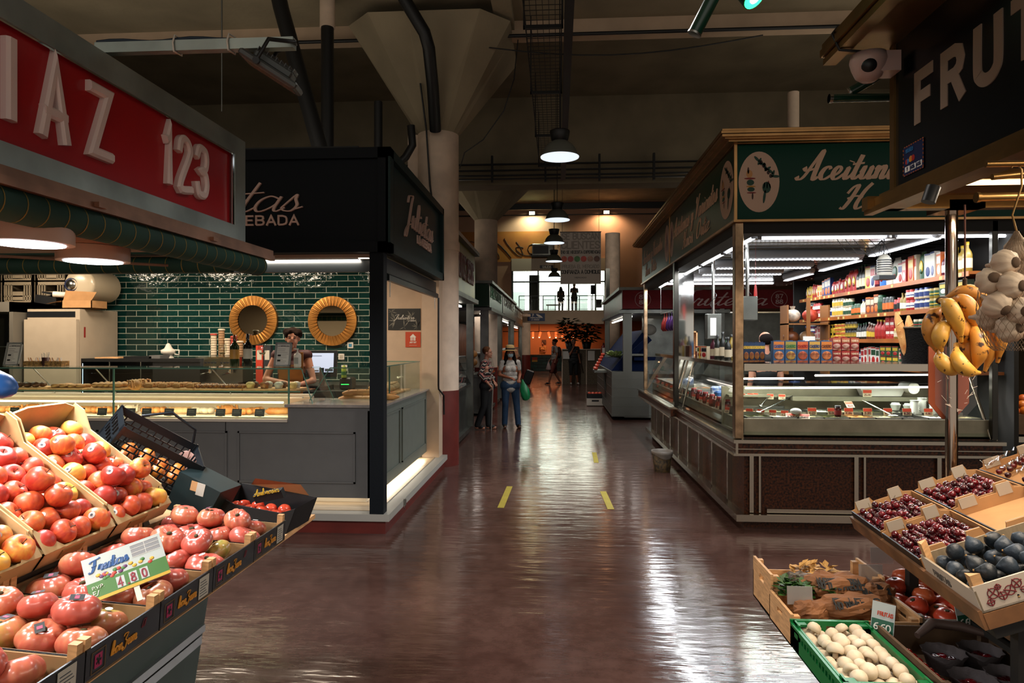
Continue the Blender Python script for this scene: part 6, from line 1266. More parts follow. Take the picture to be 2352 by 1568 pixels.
q.build('slots',BLACK,t); MB().cyl((0,0,.2),(0,0,.37),.004).build('cord',BLACK,t); MB().cbox((0,0,-.02),(.15,.13,.04)).build('tray',BLACK,t)
q = MB()
for k in range(5): q.tube([(2.6+.1*k,6.6+.05*k,2.64),(2.75+.1*k,6.7,2.5-.02*k),(2.95+.05*k,6.7,2.48+.02*(k % 2)),(3.1,6.75,2.62)],.003,5)
tag(q.build('loose_cables',BLACK,kind='stuff'),'tangle of loose black cables under the olive stall ceiling','cables')
# wooden rack at the back with bags
t = thing('wooden_rack','slim wooden rack of wrapped bread at the back of the olive stall','rack',(3.15,9.6,1.2)); MB().box(0,.02,0,.3,0,.95).box(.55,.57,0,.3,0,.95).box(0,.57,0,.3,.38,.4).box(0,.57,0,.3,.68,.7).box(.25,.3,-.03,-.01,.2,1.05).build('frame',mat('varnished_rack','#7a4c22',.5),t); MB().box(.2,.36,-.035,-.03,.3,.52).build('paper_sheet',PAPER,t)
for i,(x,z,c_) in enumerate(((.1,.42,'#5a3018'),(.32,.42,'#8c6a4a'),(.12,.72,'#a89a8a'),(.36,.72,'#a33a2a'),(.14,.1,'#2c3c6a'),(.38,.1,'#6a4226'))):
 o = MB().ball((0,0,.09),(.11,.1,.09),12,8).cyl((0,0,.15),(0,0,.22),.02,.04,n=8).build('bread_bag',mat('bb'+c_,c_,.4,var=.4,vs=14)); o.location = (3.15+x,9.75,1.2+z); tag(o,f'plastic bread bag on the back rack, {("lower left","lower right","upper left","upper right","bottom left","bottom right")[(2*(i//2)+(i % 2)+0) % 6]} place','bag','bread bags on the back rack')
# waste bin beside the halfway post
t = thing('waste_bin','small dark bin with a white liner standing by the halfway post','bin',(1.33,8.78,0)); MB().lathe([(.10,0),(.13,.26),(.125,.26),(.095,.01)],20).build('bin',mat('patterned_bin','#1c1610',.6,col2='#5a4526',vs=30),t)
n = 24; q = MB(); vs = []
for r,z,wv in ((.132,.17,.03),(.136,.22,.01),(.138,.268,.0),(.12,.262,0),(.105,.16,0)):
 for k in range(n): a = 2*pi*k/n; vs.append((r*cos(a),r*sin(a),z+wv*(1+sin(2*a+1))))
q.add(vs,[(j*n+k,j*n+(k+1) % n,(j+1)*n+(k+1) % n,(j+1)*n+k) for j in range(4) for k in range(n)],0,True); q.build('liner',mat('bin_liner','#6e655c',.5,var=.15,vs=12),t)
# tapes on the floor
tp = mat('yellow_floor_tape','#9a8a2c',.6,var=.08)
for i,(x,y,L_,a) in enumerate(((-.55,7.25,1.0,-.02),(.515,7.16,.8,.03),(.54,9.78,.85,-.02))):
 o = MB().box(-.033,.033,-L_/2,L_/2,0,.002).build('floor_tape',tp,loc=(x,y,.001),rot=(0,0,a)); tag(o,('yellow tape strip on the floor at the left of the aisle','yellow tape strip nearest the olive stall corner','far yellow tape strip on the right side of the aisle')[i],'tape','yellow tape strips')
# ================================================================== fruit stall at the right edge of the picture
random.seed(21)
F = thing('frutas_fascia','black fascia lettered FRUT with bronze cornice at the right edge','shop sign',(1.55,3.3,2.35))
bfas = mat('black_green_acrylic','#060d12',.25)
local(MB().box(1.56,1.58,-.6,3.3,2.33,3.05).build('dark_panel',bfas,F))
m = MB().box(1.55,1.585,3.26,3.30,2.33,3.05)
for x0,x1,z0,z1 in ((1.53,1.6,3.045,3.06),(1.33,1.56,3.02,3.035),(1.27,1.33,2.97,3.0),(1.255,1.33,3.005,3.04),(1.265,1.33,3.045,3.07),(1.30,1.56,3.08,3.1),(1.53,1.60,2.335,2.35),(1.48,1.62,2.27,2.32),(1.46,1.5,2.25,2.275)): m.box(x0,x1,-.6,3.36,z0,z1)
m.box(1.45,3.2,3.3,3.36,2.27,2.33).box(1.3,3.2,3.3,3.36,3.06,3.1); local(m.build('bronze_trim',mat('antique_bronze','#8a6a3e',.35,.9,var=.2,vs=5),F))
local(MB().box(1.6,3.4,-.6,3.25,2.36,2.4).box(1.58,3.2,3.25,3.3,2.33,3.05).build('canopy_board',mat('canopy_bronze','#6a4a2a',.5),F))
m = MB()
for ch,y,w_ in (('F',3.09,.13),('R',2.885,.14),('U',2.665,.14),('T',2.465,.15)): letters(m,ch,(1.56,y-.02,2.605),(0,-1,0),(0,0,1),.19,.26,.003,fit=w_-.02,rnd=ch == 'U')
local(m.build('grey_lettering',mat('taupe_lettering','#8c7868',.6),F))
t = MB().box(-.001,0,-.085,.085,-.065,.065).build('card_sticker',mat('sticker_navy','#101c44',.4)); t.location = (1.557,3.1,2.455); tag(t,'small dark blue payment sticker on the black fascia','sticker')
q = MB()
for k in range(9): q.box(-.003,-.001,-.085+.019*k,-.077+.019*k,.061,.065).box(-.003,-.001,-.085+.019*k,-.077+.019*k,-.065,-.061)
for k in range(7): q.box(-.003,-.001,.081,.085,-.06+.018*k,-.052+.018*k).box(-.003,-.001,-.085,-.081,-.06+.018*k,-.052+.018*k)
q.build('dashed_border',mat('orange_dash','#b8602a',.5),t)
q = MB(); q.ball((-.002,-.0,.0),(.001,.016,.014),12,6,0).ball((-.002,.02,.0),(.001,.016,.014),12,6,1).ball((-.002,.045,-.005),(.001,.012,.012),12,6,2).ball((-.002,.055,-.005),(.001,.012,.012),12,6,0)
q.build('round_marks',[mat('mark_red','#9c1c16',.5),mat('mark_orange','#c07a1c',.5),mat('mark_blue','#2a6aa0',.5)],t)
q = MB()
for k in range(3): q.box(-.002,-.001,-.072+.05*k,-.030+.05*k,-.05,-.026)
q.build('white_marks',PAPER,t); q = MB(); letters(q,'VISA',(-.002,-.03,-.045),(0,-1,0),(0,0,1),.014,.2,.001,fit=.034); letters(q,'VISA',(-.002,.02,-.045),(0,-1,0),(0,0,1),.014,.2,.001,fit=.034); letters(q,'V',(-.002,.052,-.045),(0,-1,0),(0,0,1),.014,.2,.001); q.build('lettering',mat('sticker_navy'),t); q = MB(); letters(q,'SERVIRED',(-.002,.06,.035),(0,-1,0),(0,0,1),.014,.2,.001,fit=.06); q.build('top_lettering',mat('mark_blue'),t)
# security camera
t = thing('dome_camera','white dome security camera under the cornice end of the black fascia','camera',(1.41,3.2,2.91)); wpk = mat('camera_shell','#b59a92',.35)
MB().lathe([(0,-.085),(.03,-.08),(.055,-.06),(.072,-.02),(.08,.01),(.075,.04),(.0,.045)],24).box(.03,.12,-.05,.05,-.05,.04).build('shell',wpk,t)
MB().lathe([(.0,.004),(.028,.002),(.034,-.012)],20).build('lens',BLACK,t,loc=(-.022,-.063,-.03),rot=(radians(108),0,radians(-15))); MB().lathe([(.034,-.012),(.044,-.014),(.046,-.02)],20).build('ring',wpk,t,loc=(-.022,-.063,-.03),rot=(radians(108),0,radians(-15)))
tag(MB().tube([(1.3,3.25,3.11),(1.25,3.2,3.05),(1.27,3.17,2.965),(1.4,3.18,2.955),(1.45,3.2,2.96)],.006).build('camera_cable',BLACK),'black cable looping from the cornice to the dome camera','cable')
gt = mat('green_tube_lamp','#0c3a2c',.25,coat=.5)
def gtube(lab,p0,p1,r=.022):
 return tag(MB().cyl(p0,p1,r,n=16).cyl(p1,(p1[0],3.27,p1[2]) if p1[1] > 3.3 else p1[:2]+(p1[2]+.02,),.01,n=8).cyl(p0,tuple(Vector(p0)+(Vector(p1)-Vector(p0))*.02),r+.002,n=16,mi=1).build('green_tube',[gt,STEEL]),lab,'tube lamp')
gtube('green tube lamp lying level behind the black fascia',(1.39,3.6,2.895),(2.2,3.6,2.895)); gtube('green tube lamp slanting down below the dome camera',(1.50,3.62,2.93),(1.86,3.45,3.12),.025)
gtube('dark green tube lamp hanging at the top of the picture above the aisle',(.60,3.05,3.0),(.78,3.0,3.35),.03)
t = thing('green_spotlight','green spotlight glowing at the top of the picture','spotlight',(.86,3.05,3.15)); t.rotation_euler = (radians(-25),radians(-28),0)
MB().cyl((0,0,0),(0,0,.2),.052,.04,n=20).build('can',gt,t); MB().cyl((0,0,-.003),(0,0,0),.048,n=20).build('rim_glow',mat('green_glow','#0f6',.5,emit='#3cff9c',es=2.2),t); MB().cyl((0,0,-.006),(0,0,-.003),.022,n=16).build('bulb',mat('white_bulb','#fff',.5,emit='#eafff4',es=12),t)
MB().tube([(-.05,0,.1),(-.06,0,.25),(.06,0,.25),(.05,0,.1)],.008).build('bracket',BLACK,t)
tag(MB().cyl((.86,2.9,3.3),(.86,2.9,5.7),.008).cyl((.78,3.0,3.33),(.78,3.0,5.7),.005).build('hanging_rods',BLACK),'thin rods holding the green lamps at the top','rod')
# pole, rails, hooks, added lamps under the canopy
tag(MB().cyl((1.90,3.43,.0),(1.90,3.43,2.27),.027,n=20).box(1.82,1.98,3.3,3.5,2.27,2.31).build('chrome_pole',mat('bronze_chrome_pole','#a8988a',.12,1.)),'shiny round pole carrying the canopy of the fruit stall','pole')
tag(MB().cyl((1.36,2.3,2.115),(2.4,2.3,2.125),.014,n=12).cyl((1.36,2.3,2.115),(1.35,2.3,2.115),.017,n=12).cyl((1.7,2.3,2.12),(1.7,2.3,2.27),.012).cyl((1.4,2.3,2.18),(2.3,2.3,2.26),.01).build('hanging_rail',mat('antique_bronze')),'bronze rail with a hook under the canopy','rail')
for i,(y,x) in enumerate(((2.9,1.9),(2.0,1.75),(1.2,1.7))):  # unseen strip lamps added to brighten the fruit below
 t = thing('added_canopy_lamp',f'added bronze strip lamp under the canopy of the fruit stall, {nth(i)} from the pole side','light',(x,y,2.3),0,'added strip lamps under the fruit canopy'); MB().box(-.35,.6,-.05,.05,0,.04).build('housing',mat('antique_bronze'),t); MB().box(-.33,.58,-.035,.035,-.006,0).build('tube',mat('warm_tube','#fff',.5,emit='#ffc98a',es=5),t)
 light('canopy_glow','AREA',(x+.1,y,2.28),19,(1,.84,.66),.9,.08)
for i,(x,y) in enumerate(((1.15,2.7),(1.1,1.9))):  # unseen spot lamps added to brighten the low crates
 t = thing('added_canopy_spot',f'added small spot lamp on the canopy edge over the low crates, {("farther","nearer")[i]}','light',(x+.28,y,2.24),0,'added spot lamps on the canopy edge'); MB().cyl((0,0,0),(-.02,0,-.06),.025).build('can',BLACK,t); light('canopy_spot_beam','SPOT',(x+.26,y,2.17),42,(1,.88,.74),.03,spot=radians(100),blend=.9,rot=(0,radians(-14),0))
# bananas
bm_ = fruit_mat('banana_peel','#c0882e','#cf9a3c',.5,4.,spots=('#3a1c0c',70.,.62),coat=.1); bm2 = fruit_mat('brown_banana_peel','#a8641e','#c48432',.5,4.,spots=('#35180b',34.,.58),coat=.1)
bn_ = thing('banana_bunch','bunch of ripe speckled bananas hanging by the pole','bananas',(1.33,2.3,1.72))
BL = [((2200,700),(2206,745),(2224,800),2.29,1),((2232,745),(2222,800),(2238,850),2.3,1),((2168,688),(2235,672),(2277,728),2.33,1),((2180,690),(2222,700),(2240,765),2.27,1),((2160,690),(2188,715),(2208,785),2.25,0),((2170,705),(2136,745),(2152,808),2.3,1),((2185,735),(2160,765),(2163,806),2.26,0),((2238,725),(2292,748),(2291,832),2.28,1),((2235,730),(2274,770),(2262,852),2.31,1),((2225,742),(2250,790),(2236,852),2.25,1),((2158,800),(2170,838),(2212,852),2.27,0),((2196,790),(2208,838),(2250,856),2.24,0)]
for i,(a,b,c_,Y_,mi) in enumerate(BL):
 A,B_,D = pix(*a,Y=Y_+.03),pix(*b,Y=Y_-.02),pix(*c_,Y=Y_); P = []; rs = []
 for k in range(13):
  s = k/12; P.append(A*(1-s)**2+(B_*2-(A+D)*.5)*2*s*(1-s)+D*s*s); rs.append((.007,.0075,.012,.0185,.021,.022,.0225,.0225,.0215,.019,.0145,.008,.005)[k]*1.13)
 q = MB(); vsn = 7; q.tube([tuple(p-bn_.location) for p in P],rs,vsn); tip = P[-1]-bn_.location; q.ball(tuple(tip),.0055,6,4,1)
 q.build('banana',[bm2 if mi else bm_,INK],bn_)
q = MB(); q.ball(tuple(pix(2165,690,Y=2.33)-bn_.location),(.022,.02,.014),8,6).tube([tuple(pix(2240,728,Y=2.3)-bn_.location),tuple(pix(2215,700,Y=2.33)-bn_.location),tuple(pix(2216,640,Y=2.31)-bn_.location)],.007,6); q.build('crown',mat('banana_crown','#3a2814',.8),bn_)
tag(MB().cyl(tuple(pix(2216,645,Y=2.31)),tuple(pix(2216,470,Y=2.31)),.003,n=5).build('brown_string',mat('rust_cord','#4a2416',.8)),'brown cord from the bronze rail down to the bananas','cord')
# garlic in a net
gn_ = thing('garlic_net','net bag of white garlic bulbs hanging from a hook','garlic',(1.12,1.75,1.9)); gm_ = mat('garlic_skin','#b3967c',.6,col2='#d0bca2',vs=14,stretch=(1,1,.3),bump=.2,bs=30)
def garlic_mesh():
 n = 30; vs = []; K = 12; prof = [(0,-.026),(.016,-.026),(.028,-.017),(.034,-.002),(.031,.012),(.02,.022),(.009,.028),(.005,.04),(.004,.048),(0,.048)]
 for r,z in prof:
  for k in range(n): a = 2*pi*k/n; vs.append((r*(1+.16*abs(cos(4.5*a))-.12)*cos(a),r*(1+.16*abs(cos(4.5*a))-.12)*sin(a),z))
 m = MB().add(vs,[(j*n+k,j*n+(k+1) % n,(j+1)*n+(k+1) % n,(j+1)*n+k) for j in range(len(prof)-1) for k in range(n)],0,True); m.ball((0,0,-.026),(.014,.014,.007),10,5,1); return m.mesh('garlic_bulb',[gm_,mat('garlic_root','#5a4634',.9)])
gme = garlic_mesh()
for i,(px_,py_,Y_) in enumerate(((2340,575,1.77),(2308,605,1.72),(2368,620,1.75),(2276,645,1.73),(2322,655,1.7),(2380,680,1.75),(2290,700,1.71),(2345,712,1.7),(2272,728,1.78),(2318,755,1.73),(2372,755,1.76),(2345,640,1.8),(2300,680,1.8),(2330,735,1.8))):
 o = bpy.data.objects.new('garlic_bulb',gme); C.objects.link(o); o.parent = gn_; o.location = pix(px_,py_,Y=Y_)-gn_.location; o.rotation_euler = (random.uniform(-2.1,-1.0),random.uniform(-.5,.5),random.uniform(-.6,.6)); o.scale = (1.0,)*3
pr = [(.004,.02),(.03,-.03),(.06,-.075),(.078,-.12),(.083,-.17),(.078,-.21),(.06,-.26),(.03,-.285)]; q = MB(); n = 30; cxn = pix(2325,640,Y=1.75).x-1.12+.01
for sgn in (1,-1):
 for k in range(n):
  P = []
  for j in range(len(pr)-1):
   for s in (0,.5):
    r = pr[j][0]*(1-s)+pr[j+1][0]*s; z = pr[j][1]*(1-s)+pr[j+1][1]*s; a = 2*pi*k/n+sgn*(j+s)*.35; P.append((cxn+r*cos(a),r*sin(a),z))
  q.tube(P,.0006,3,caps=False)
q.build('net',mat('beige_net','#8a7258',.7),gn_); q = MB()
q.tube([(cxn,0,.02),(cxn-.01,0,.06),(cxn+.012,0,.13),(cxn+.012,0,.17),(cxn,0,.19),(cxn-.012,0,.175)],.0025,6); q.build('hook',mat('antique_bronze'),gn_)
tag(MB().cyl((1.05,1.75,2.085),(2.2,1.75,2.09),.008,n=8).build('hanging_rail',mat('antique_bronze')),'thin bronze rail holding the garlic hook','rail')
# wrapped terracotta card behind the pole
t = thing('wrapped_card','terracotta card wrapped in clear film tied behind the pole','card',(1.90,3.47,1.5))
pts = [(pix(a,b,Y=3.47).x-1.90,pix(a,b,Y=3.47).z-1.5) for a,b in ((2133,795),(2133,925),(2165,962),(2193,962),(2226,925),(2226,800))]
MB().prism(pts,0,.006,'Y').build('card',mat('terracotta_card','#8a4428',.7,var=.08,vs=9),t)
MB().prism([(x*1.02,z*1.01) for x,z in pts],-.06,-.0595,'Y').build('film',glass('cling_film','#f4f0ec',.15,.1),t); q = MB()
for k in range(16): a = random.uniform(-.09,.09); b = random.uniform(-.15,-.02); q.tube([(a,-.062,b),(a+random.uniform(-.03,.03),-.064,b+random.uniform(-.02,.04))],.0011,4)
for k in range(10): q.tube([(-.04+.006*k,-.06,-.15),(.0,-.065,-.17-.005*k),(.04-.003*k,-.06,-.18)],.0013,4)
q.build('film_creases',mat('film_highlight','#c4b4a8',.15),t)
# ---- sloping display with cherries
ax0,ax1 = Vector((1.42,3.38,.80)),Vector((1.327,2.25,.80)); dv = (ax0-ax1); LEN = dv.length; yaw = atan2(dv.y,dv.x)-pi/2; TL = radians(-21)
RT = Euler((0,TL,yaw)).to_matrix()
def W(u,v,w_=0): return ax1+RT @ Vector((u,v,w_))
D = thing('sloping_display','sloping wooden display board under the cherry trays with a dark edge','display',ax1,rot=(0,TL,yaw))
MB().box(0,.95,-.02,LEN+.01,-.02,0).build('board',WOOD,D); MB().box(-.012,0,-.03,LEN+.01,-.05,.012).box(0,.95,-.032,-.02,-.05,.0).build('edge_rail',mat('worn_edge_board','#6e4a2c',.6,var=.3,vs=9),D); MB().box(.02,.9,0,LEN-.05,-.10,-.02).build('dark_support',mat('counter_dark'),D)
for i,(x,y) in enumerate(((1.52,2.35),(1.6,3.2),(2.15,3.2),(2.1,2.3))): tag(MB().box(x-.02,x+.02,y-.02,y+.02,0,.74+(x-1.4)*.34).build('display_post',mat('counter_dark')),f'dark post holding up the sloping cherry display, {("near aisle","far aisle","far inner","near inner")[i]} corner','post')
chm = mat('cherry_skin','#2c0408',.12,col2='#5c0a10',vs=30,rnd=.5,coat=.6); chme = MB().lathe([(0,-.0125),(.007,-.0115),(.012,-.005),(.0138,.003),(.011,.010),(.005,.0115),(0,.009)],12).mesh('cherry',chm)
stm = MB().tube([(0,0,.009),(.003,0,.022),(.01,0,.035)],.0009,4).mesh('stem',mat('cherry_stem','#4a4420',.8))
CHS = MB(); CHP = [(0,-.0125),(.012,-.005),(.0138,.003),(.009,.0115),(0,.009)]
tabm = mat('white_tab','#a89c8c',.7)
def chtray(u,v,wd,ln,lab,fill,name,cap=0):
 t = thing('cherry_tray',lab,'tray',W(u,v,.001),0,'cardboard cherry trays',rot=(0,TL,yaw)); h = .075; m = MB()
 m.box(0,wd,0,ln,0,.005,0).box(0,.005,0,ln,0,h*.55,1).box(wd-.005,wd,0,ln,0,h*.6,0)
 for y in (0,ln-.005): m.prism([(0,0),(wd,0),(wd,h*.6),(wd-.04,h*.75),(wd-.05,h*1.15),(wd-.1,h*1.15),(wd-.11,h*.72),(.11,h*.72),(.10,h*1.0),(.03,h*1.0),(.02,h*.6),(0,h*.55)],y,y+.005,'Y',0)
 m.box(-.0008,0,0,ln,0,h*.56,1); m.build('tray',[CARD,kon_b],t)
 for y in (0.005,ln-.0075): MB().box(wd-.105,wd-.05,y,y+.002,h*.5,h*1.16).build('white_tab',tabm,t); MB().box(.03,.095,y,y+.002,h*.45,h*1.02).build('white_tab',tabm,t)
 k = 0; sp = .0295
 if fill:
  for l,n_in in ((0,0),(1,1),(2,3)):
   nx = int((wd-.02)/sp)-n_in; ny = int((ln-.02)/sp)-n_in
   for a in range(nx):
    for b in range(ny):
     pz = W(u+.018+sp*(a+n_in*.5),v+.018+sp*(b+n_in*.5),.02+l*.0215)
     if l == 0 and not (a in (0,nx-1) or b in (0,ny-1)): CHS.lathe(CHP,8,c=pz); continue
     if l == 1 and random.random() < .5 and (0 < a < nx-2 and 0 < b < ny-2): CHS.lathe(CHP,8,c=pz); continue
     if l == 2 and random.random() < .8: continue
     if l == 1 and (a in (0,) or b in (0,ny-1)) and random.random() < .25: continue
     p = W(u+.018+sp*(a+n_in*.5)+random.uniform(-.003,.003),v+.018+sp*(b+n_in*.5)+random.uniform(-.003,.003),.02+l*.0215+random.uniform(0,.003))
     o = bpy.data.objects.new('cherry',chme); C.objects.link(o); o.location = p; o.rotation_euler = (random.uniform(-1,1),random.uniform(-1,1),random.uniform(0,6)); s = random.uniform(1.0,1.12); o.scale = (s,s,s)
     o['label'] = f'dark red cherry in the {name}'; o['category'] = 'cherry'; o['group'] = f'cherries in the {name}'; k += 1
     if k % 7 == 0: c = bpy.data.objects.new('stem',stm); C.objects.link(c); c.parent = o
 return t
chtray(.0,.76,.29,.36,'cardboard tray of dark cherries at the far aisle corner of the display',1,'far aisle corner tray')
chtray(.30,.76,.29,.36,'cardboard tray of dark cherries in the far row, second from the aisle',1,'second tray of the far row')
chtray(.0,.385,.29,.36,'cardboard tray of dark cherries on the aisle side, in front of the far corner tray',1,'middle aisle side tray')
chtray(.30,.385,.29,.36,'empty cardboard tray in the middle of the cherry display',0,'x')
chtray(.60,.385,.29,.36,'empty cardboard tray at the right edge behind the dark figs',0,'x')
wt = chtray(.60,.76,.29,.36,'film wrapped tray of cherries beside the foot of the pole',0,'x')
for a in range(8):
 for b in range(9):
  if random.random() < .42: o = bpy.data.objects.new('cherry',chme); C.objects.link(o); o.location = W(.64+.032*a,.79+.034*b,.03+random.uniform(0,.014)); o['label'] = 'dark cherry under the film of the wrapped tray'; o['category'] = 'cherry'; o['group'] = 'cherries in the wrapped tray'
n = 16; vs = [(.28*i/n+.005,.35*j/n+.005,.075+.01*sin(i*1.7+j)+.012*sin(j*1.3-i*.6)+.004*random.random()) for j in range(n+1) for i in range(n+1)]
MB().add(vs,[(j*(n+1)+i,j*(n+1)+i+1,(j+1)*(n+1)+i+1,(j+1)*(n+1)+i) for j in range(n) for i in range(n)],0,True).build('clear_film',glass('cling_film'),wt)
CHS.build('cherries',chm,kind='stuff',label='lower layers of dark cherries filling the cardboard trays',category='cherries')
# figs crate, white board front
t = thing('fig_crate','white fronted wooden crate of dark figs printed with red fruit and a letter F','crate',W(-.0,-.03,.003),rot=(0,TL,yaw)); m = MB(); wdt,lnt = .55,.38
m.box(0,wdt,0,lnt,0,.006,0).box(0,.006,0,lnt,0,.07,0).box(0,wdt,lnt-.006,lnt,0,.07,0).box(0,wdt,0,.006,0,.085,1).box(-.0008,0,0,lnt,0,.07,1).box(wdt-.006,wdt,0,lnt,0,.08,0); m.build('tray',[mat('grey_veneer','#8a7a62',.7,var=.15,vs=12,stretch=(6,1,1)),mat('white_veneer','#b5a898',.6)],t)
for x,y in ((.012,.016),(.012,lnt-.016),(wdt-.02,.016),(wdt-.02,lnt-.016)): MB().prism([(x-.006,y-.012),(x+.026,y-.012),(x-.006,y+.02)] if y < .1 else [(x-.006,y-.02),(x+.026,y+.012),(x-.006,y+.012)],.006,.118,'Z').build('corner_post',wpost,t)
q = MB()
for a,b,r in ((.05,.05,.016),(.075,.035,.012),(.1,.045,.015),(.07,.065,.008),(.125,.06,.014),(.14,.035,.010),(.035,.025,.01)):
 q.tube([(a+r*cos(k*pi/6),-.001,b+r*sin(k*pi/6)) for k in range(13)],.0016,4)
 for k in range(4): q.tube([(a,-.001,b),(a+r*1.3*cos(k*1.7+a*40),-.001,b+r*1.2*sin(k*1.7+a*40))],.002,4)
letters(q,'F',(.18,0,.012),(1,0,0),(0,0,1),.06,.3,.001,fit=.05); q.build('red_print',mat('brown_red_print','#6a1c20',.6),t)
q = MB(); letters(q,'FRUTAS',(-.001,.30,.02),(0,-1,0),(0,0,1),.02,.25,.001,fit=.12); q.build('side_print',mat('dim_grey_print','#57504a',.7),t)
fgm = mat('fig_skin','#0c1216',.45,col2='#26303a',vs=10,rnd=.4,bump=.15,bs=50); fm_ = MB().lathe([(0,-.034),(.014,-.034),(.027,-.024),(.033,-.008),(.030,.010),(.020,.028),(.010,.042),(.006,.05),(0,.051)],16,lobes=7,la=.025).mesh('fig',[fgm]); fst = MB().cyl((0,0,.049),(0,0,.056),.005,.004,n=6).mesh('stem',mat('fig_stem','#8a6a3e',.8))
k = 0
for l in (0,1):
 for a in range(8-l):
  for b in range(5-l):
   if l == 1 and random.random() < .3: continue
   o = bpy.data.objects.new('fig',fm_); C.objects.link(o); o.location = W(.05+.066*a+.033*l,.0+.072*b+.036*l,.044+.044*l); o.scale = (.9,.9,.72); o.rotation_euler = (random.uniform(.3,2.3),random.uniform(-.9,.9),random.uniform(0,6)); tag(o,f'dark fig, {("bottom","top")[l]} layer of the white crate, {nth(a)} from aisle, row {b+1} from camera','fig','dark figs in the white crate'); s = bpy.data.objects.new('stem',fst); C.objects.link(s); s.parent = o
# ---- low crates in front
low = thing('low_stand','low dark stand under the floor level crates','stand',(1.5,2.9,0)); local(MB().box(.99,2.0,2.3,3.42,.36,.40).box(1.3,2.0,2.3,3.42,.0,.36).build('body',mat('counter_dark'),low))
def wcrate(lab,x,y,w_,d_,z,h,hs,m_=WOOD,slot=True):
 t = thing('wooden_crate',lab,'crate',(x,y,z),0,'pale wooden crates on the low stand'); m = MB(); m.box(0,w_,0,d_,0,.008).box(0,w_,0,.008,0,h).box(0,w_,d_-.008,d_,0,h)
 for a in (0,w_-.012):
  if slot: m.box(a,a+.012,0,d_,0,hs*.6).box(a,a+.012,0,d_*.38,hs*.6,hs*.75).box(a,a+.012,d_*.62,d_,hs*.6,hs*.75).box(a,a+.012,0,d_,hs*.75,hs)
  else: m.box(a,a+.012,0,d_,0,hs)
 for a in (.012,w_-.04):
  for b in (.008,d_-.036): m.box(a,a+.028,b,b+.028,.008,hs-.01)
 m.build('crate',m_,t); return t
wc = wcrate('pale wooden crate with tall sides and a handle slot, farthest of the low crates',.962,3.155,.5,.275,.402,.13,.195); wc2 = wcrate('pale wooden crate of paper wrapped herbs behind the green mushroom crate',.955,2.865,.52,.285,.402,.11,.13)
q = MB(); letters(q,'DA TIERRA',(.05,-.001,.03),(1,0,0),(0,0,1),.045,.14,.001,fit=.34); q.build('red_lettering',mat('faded_red_print','#7a2c1c',.7),wc2)
krm = mat('kraft_paper_bag','#7a4e2c',.75,var=.2,vs=8,bump=.4,bs=12)
def crumple(x,y,z,sx,sy,sz,seed,m_,nm,lab,cat,rz=0.,txt=None):
 rg = random.Random(seed); n,k = 20,10; vs = []
 for j in range(1,k):
  t_ = pi*j/k
  for i in range(n):
   a = 2*pi*i/n; f = 1+.16*sin(5*a+seed)*sin(3*t_)+rg.uniform(-.09,.09); vs.append((sx*f*abs(sin(t_))**.6*cos(a),sy*f*abs(sin(t_))**.6*sin(a),-sz*cos(t_)*f))
 vs += [(0,0,-sz),(0,0,sz*.9)]; B = len(vs)-2
 q = MB().add(vs,[(j*n+i,j*n+(i+1) % n,(j+1)*n+(i+1) % n,(j+1)*n+i) for j in range(k-2) for i in range(n)]+[(B,(i+1) % n,i) for i in range(n)]+[(B+1,(k-2)*n+i,(k-2)*n+(i+1) % n) for i in range(n)],0,False)
 o = thing(nm,lab,cat,(x,y,z),rz); q.build('paper' if m_ is krm else 'body',m_,o)
 if txt:
  q = MB(); letters(q,txt[0],(-sx*.62,-sy*.72,sz*.55),(1,0,0),(0,.75,.66),.026,.24,.0015,fit=sx*1.2); letters(q,txt[1],(-sx*.62,-sy*.92,sz*.28),(1,0,0),(0,.6,.8),.026,.24,.0015,fit=sx*1.2); q.build('lettering',INK,o)
 return o
tx = ('NUESTRA TIERRA','NO TIENE PRECIO.')
crumple(1.24,3.14,.555,.15,.085,.055,3,krm,'paper_bag','crumpled brown paper bag lettered in black at the centre of the herb crate','bag',-.05,tx); crumple(1.38,3.12,.54,.10,.07,.05,5,krm,'paper_bag','crumpled brown paper bag at the right end of the herb crate','bag',.1,tx)
crumple(1.25,2.98,.53,.16,.07,.045,7,krm,'paper_bag','brown paper bag lying at the front of the herb crate','bag',.05,('FRUTAS','NO TIENE PRECIO.')); crumple(1.07,2.96,.51,.09,.06,.045,8,krm,'paper_bag','folded brown paper bag at the front left of the herb crate','bag',.5)
crumple(1.10,3.2,.55,.08,.05,.04,9,mat('printed_wrapper','#5a4a3a',.5,col2='#1a1a18',vs=40),'paper_bag','dark printed wrapper around the green herbs','bag',.3)
lfm = mat('herb_leaf','#1c3a14',.5,col2='#38601f',vs=30)
def leaves(x,y,z,sx,sy,n,lab,m_,ll=.05,lw=.016):
 q = MB()
 for k in range(n):
  a = random.uniform(0,6.28); b = random.uniform(-.2,.9); px_,py_,pz = x+random.uniform(-sx,sx),y+random.uniform(-sy,sy),z+random.uniform(-.02,.02); dx,dy,dz = cos(a)*cos(b)*ll,sin(a)*cos(b)*ll,sin(b)*ll; sx_,sy_ = -sin(a)*lw,cos(a)*lw
  q.add([(px_,py_,pz),(px_+dx*.5+sx_,py_+dy*.5+sy_,pz+dz*.6),(px_+dx,py_+dy,pz+dz*.8),(px_+dx*.5-sx_,py_+dy*.5-sy_,pz+dz*.6)],[(0,1,2,3)])
 return tag(q.build('leafy_herbs',m_),lab,'herbs')
leaves(1.10,3.13,.55,.1,.06,260,'bunch of green leafy herbs at the left of the herb crate',lfm)
leaves(1.22,3.34,.56,.09,.03,60,'pale dry husks along the back of the herb crate',mat('pale_husk','#b58a4a',.7),.06,.014)
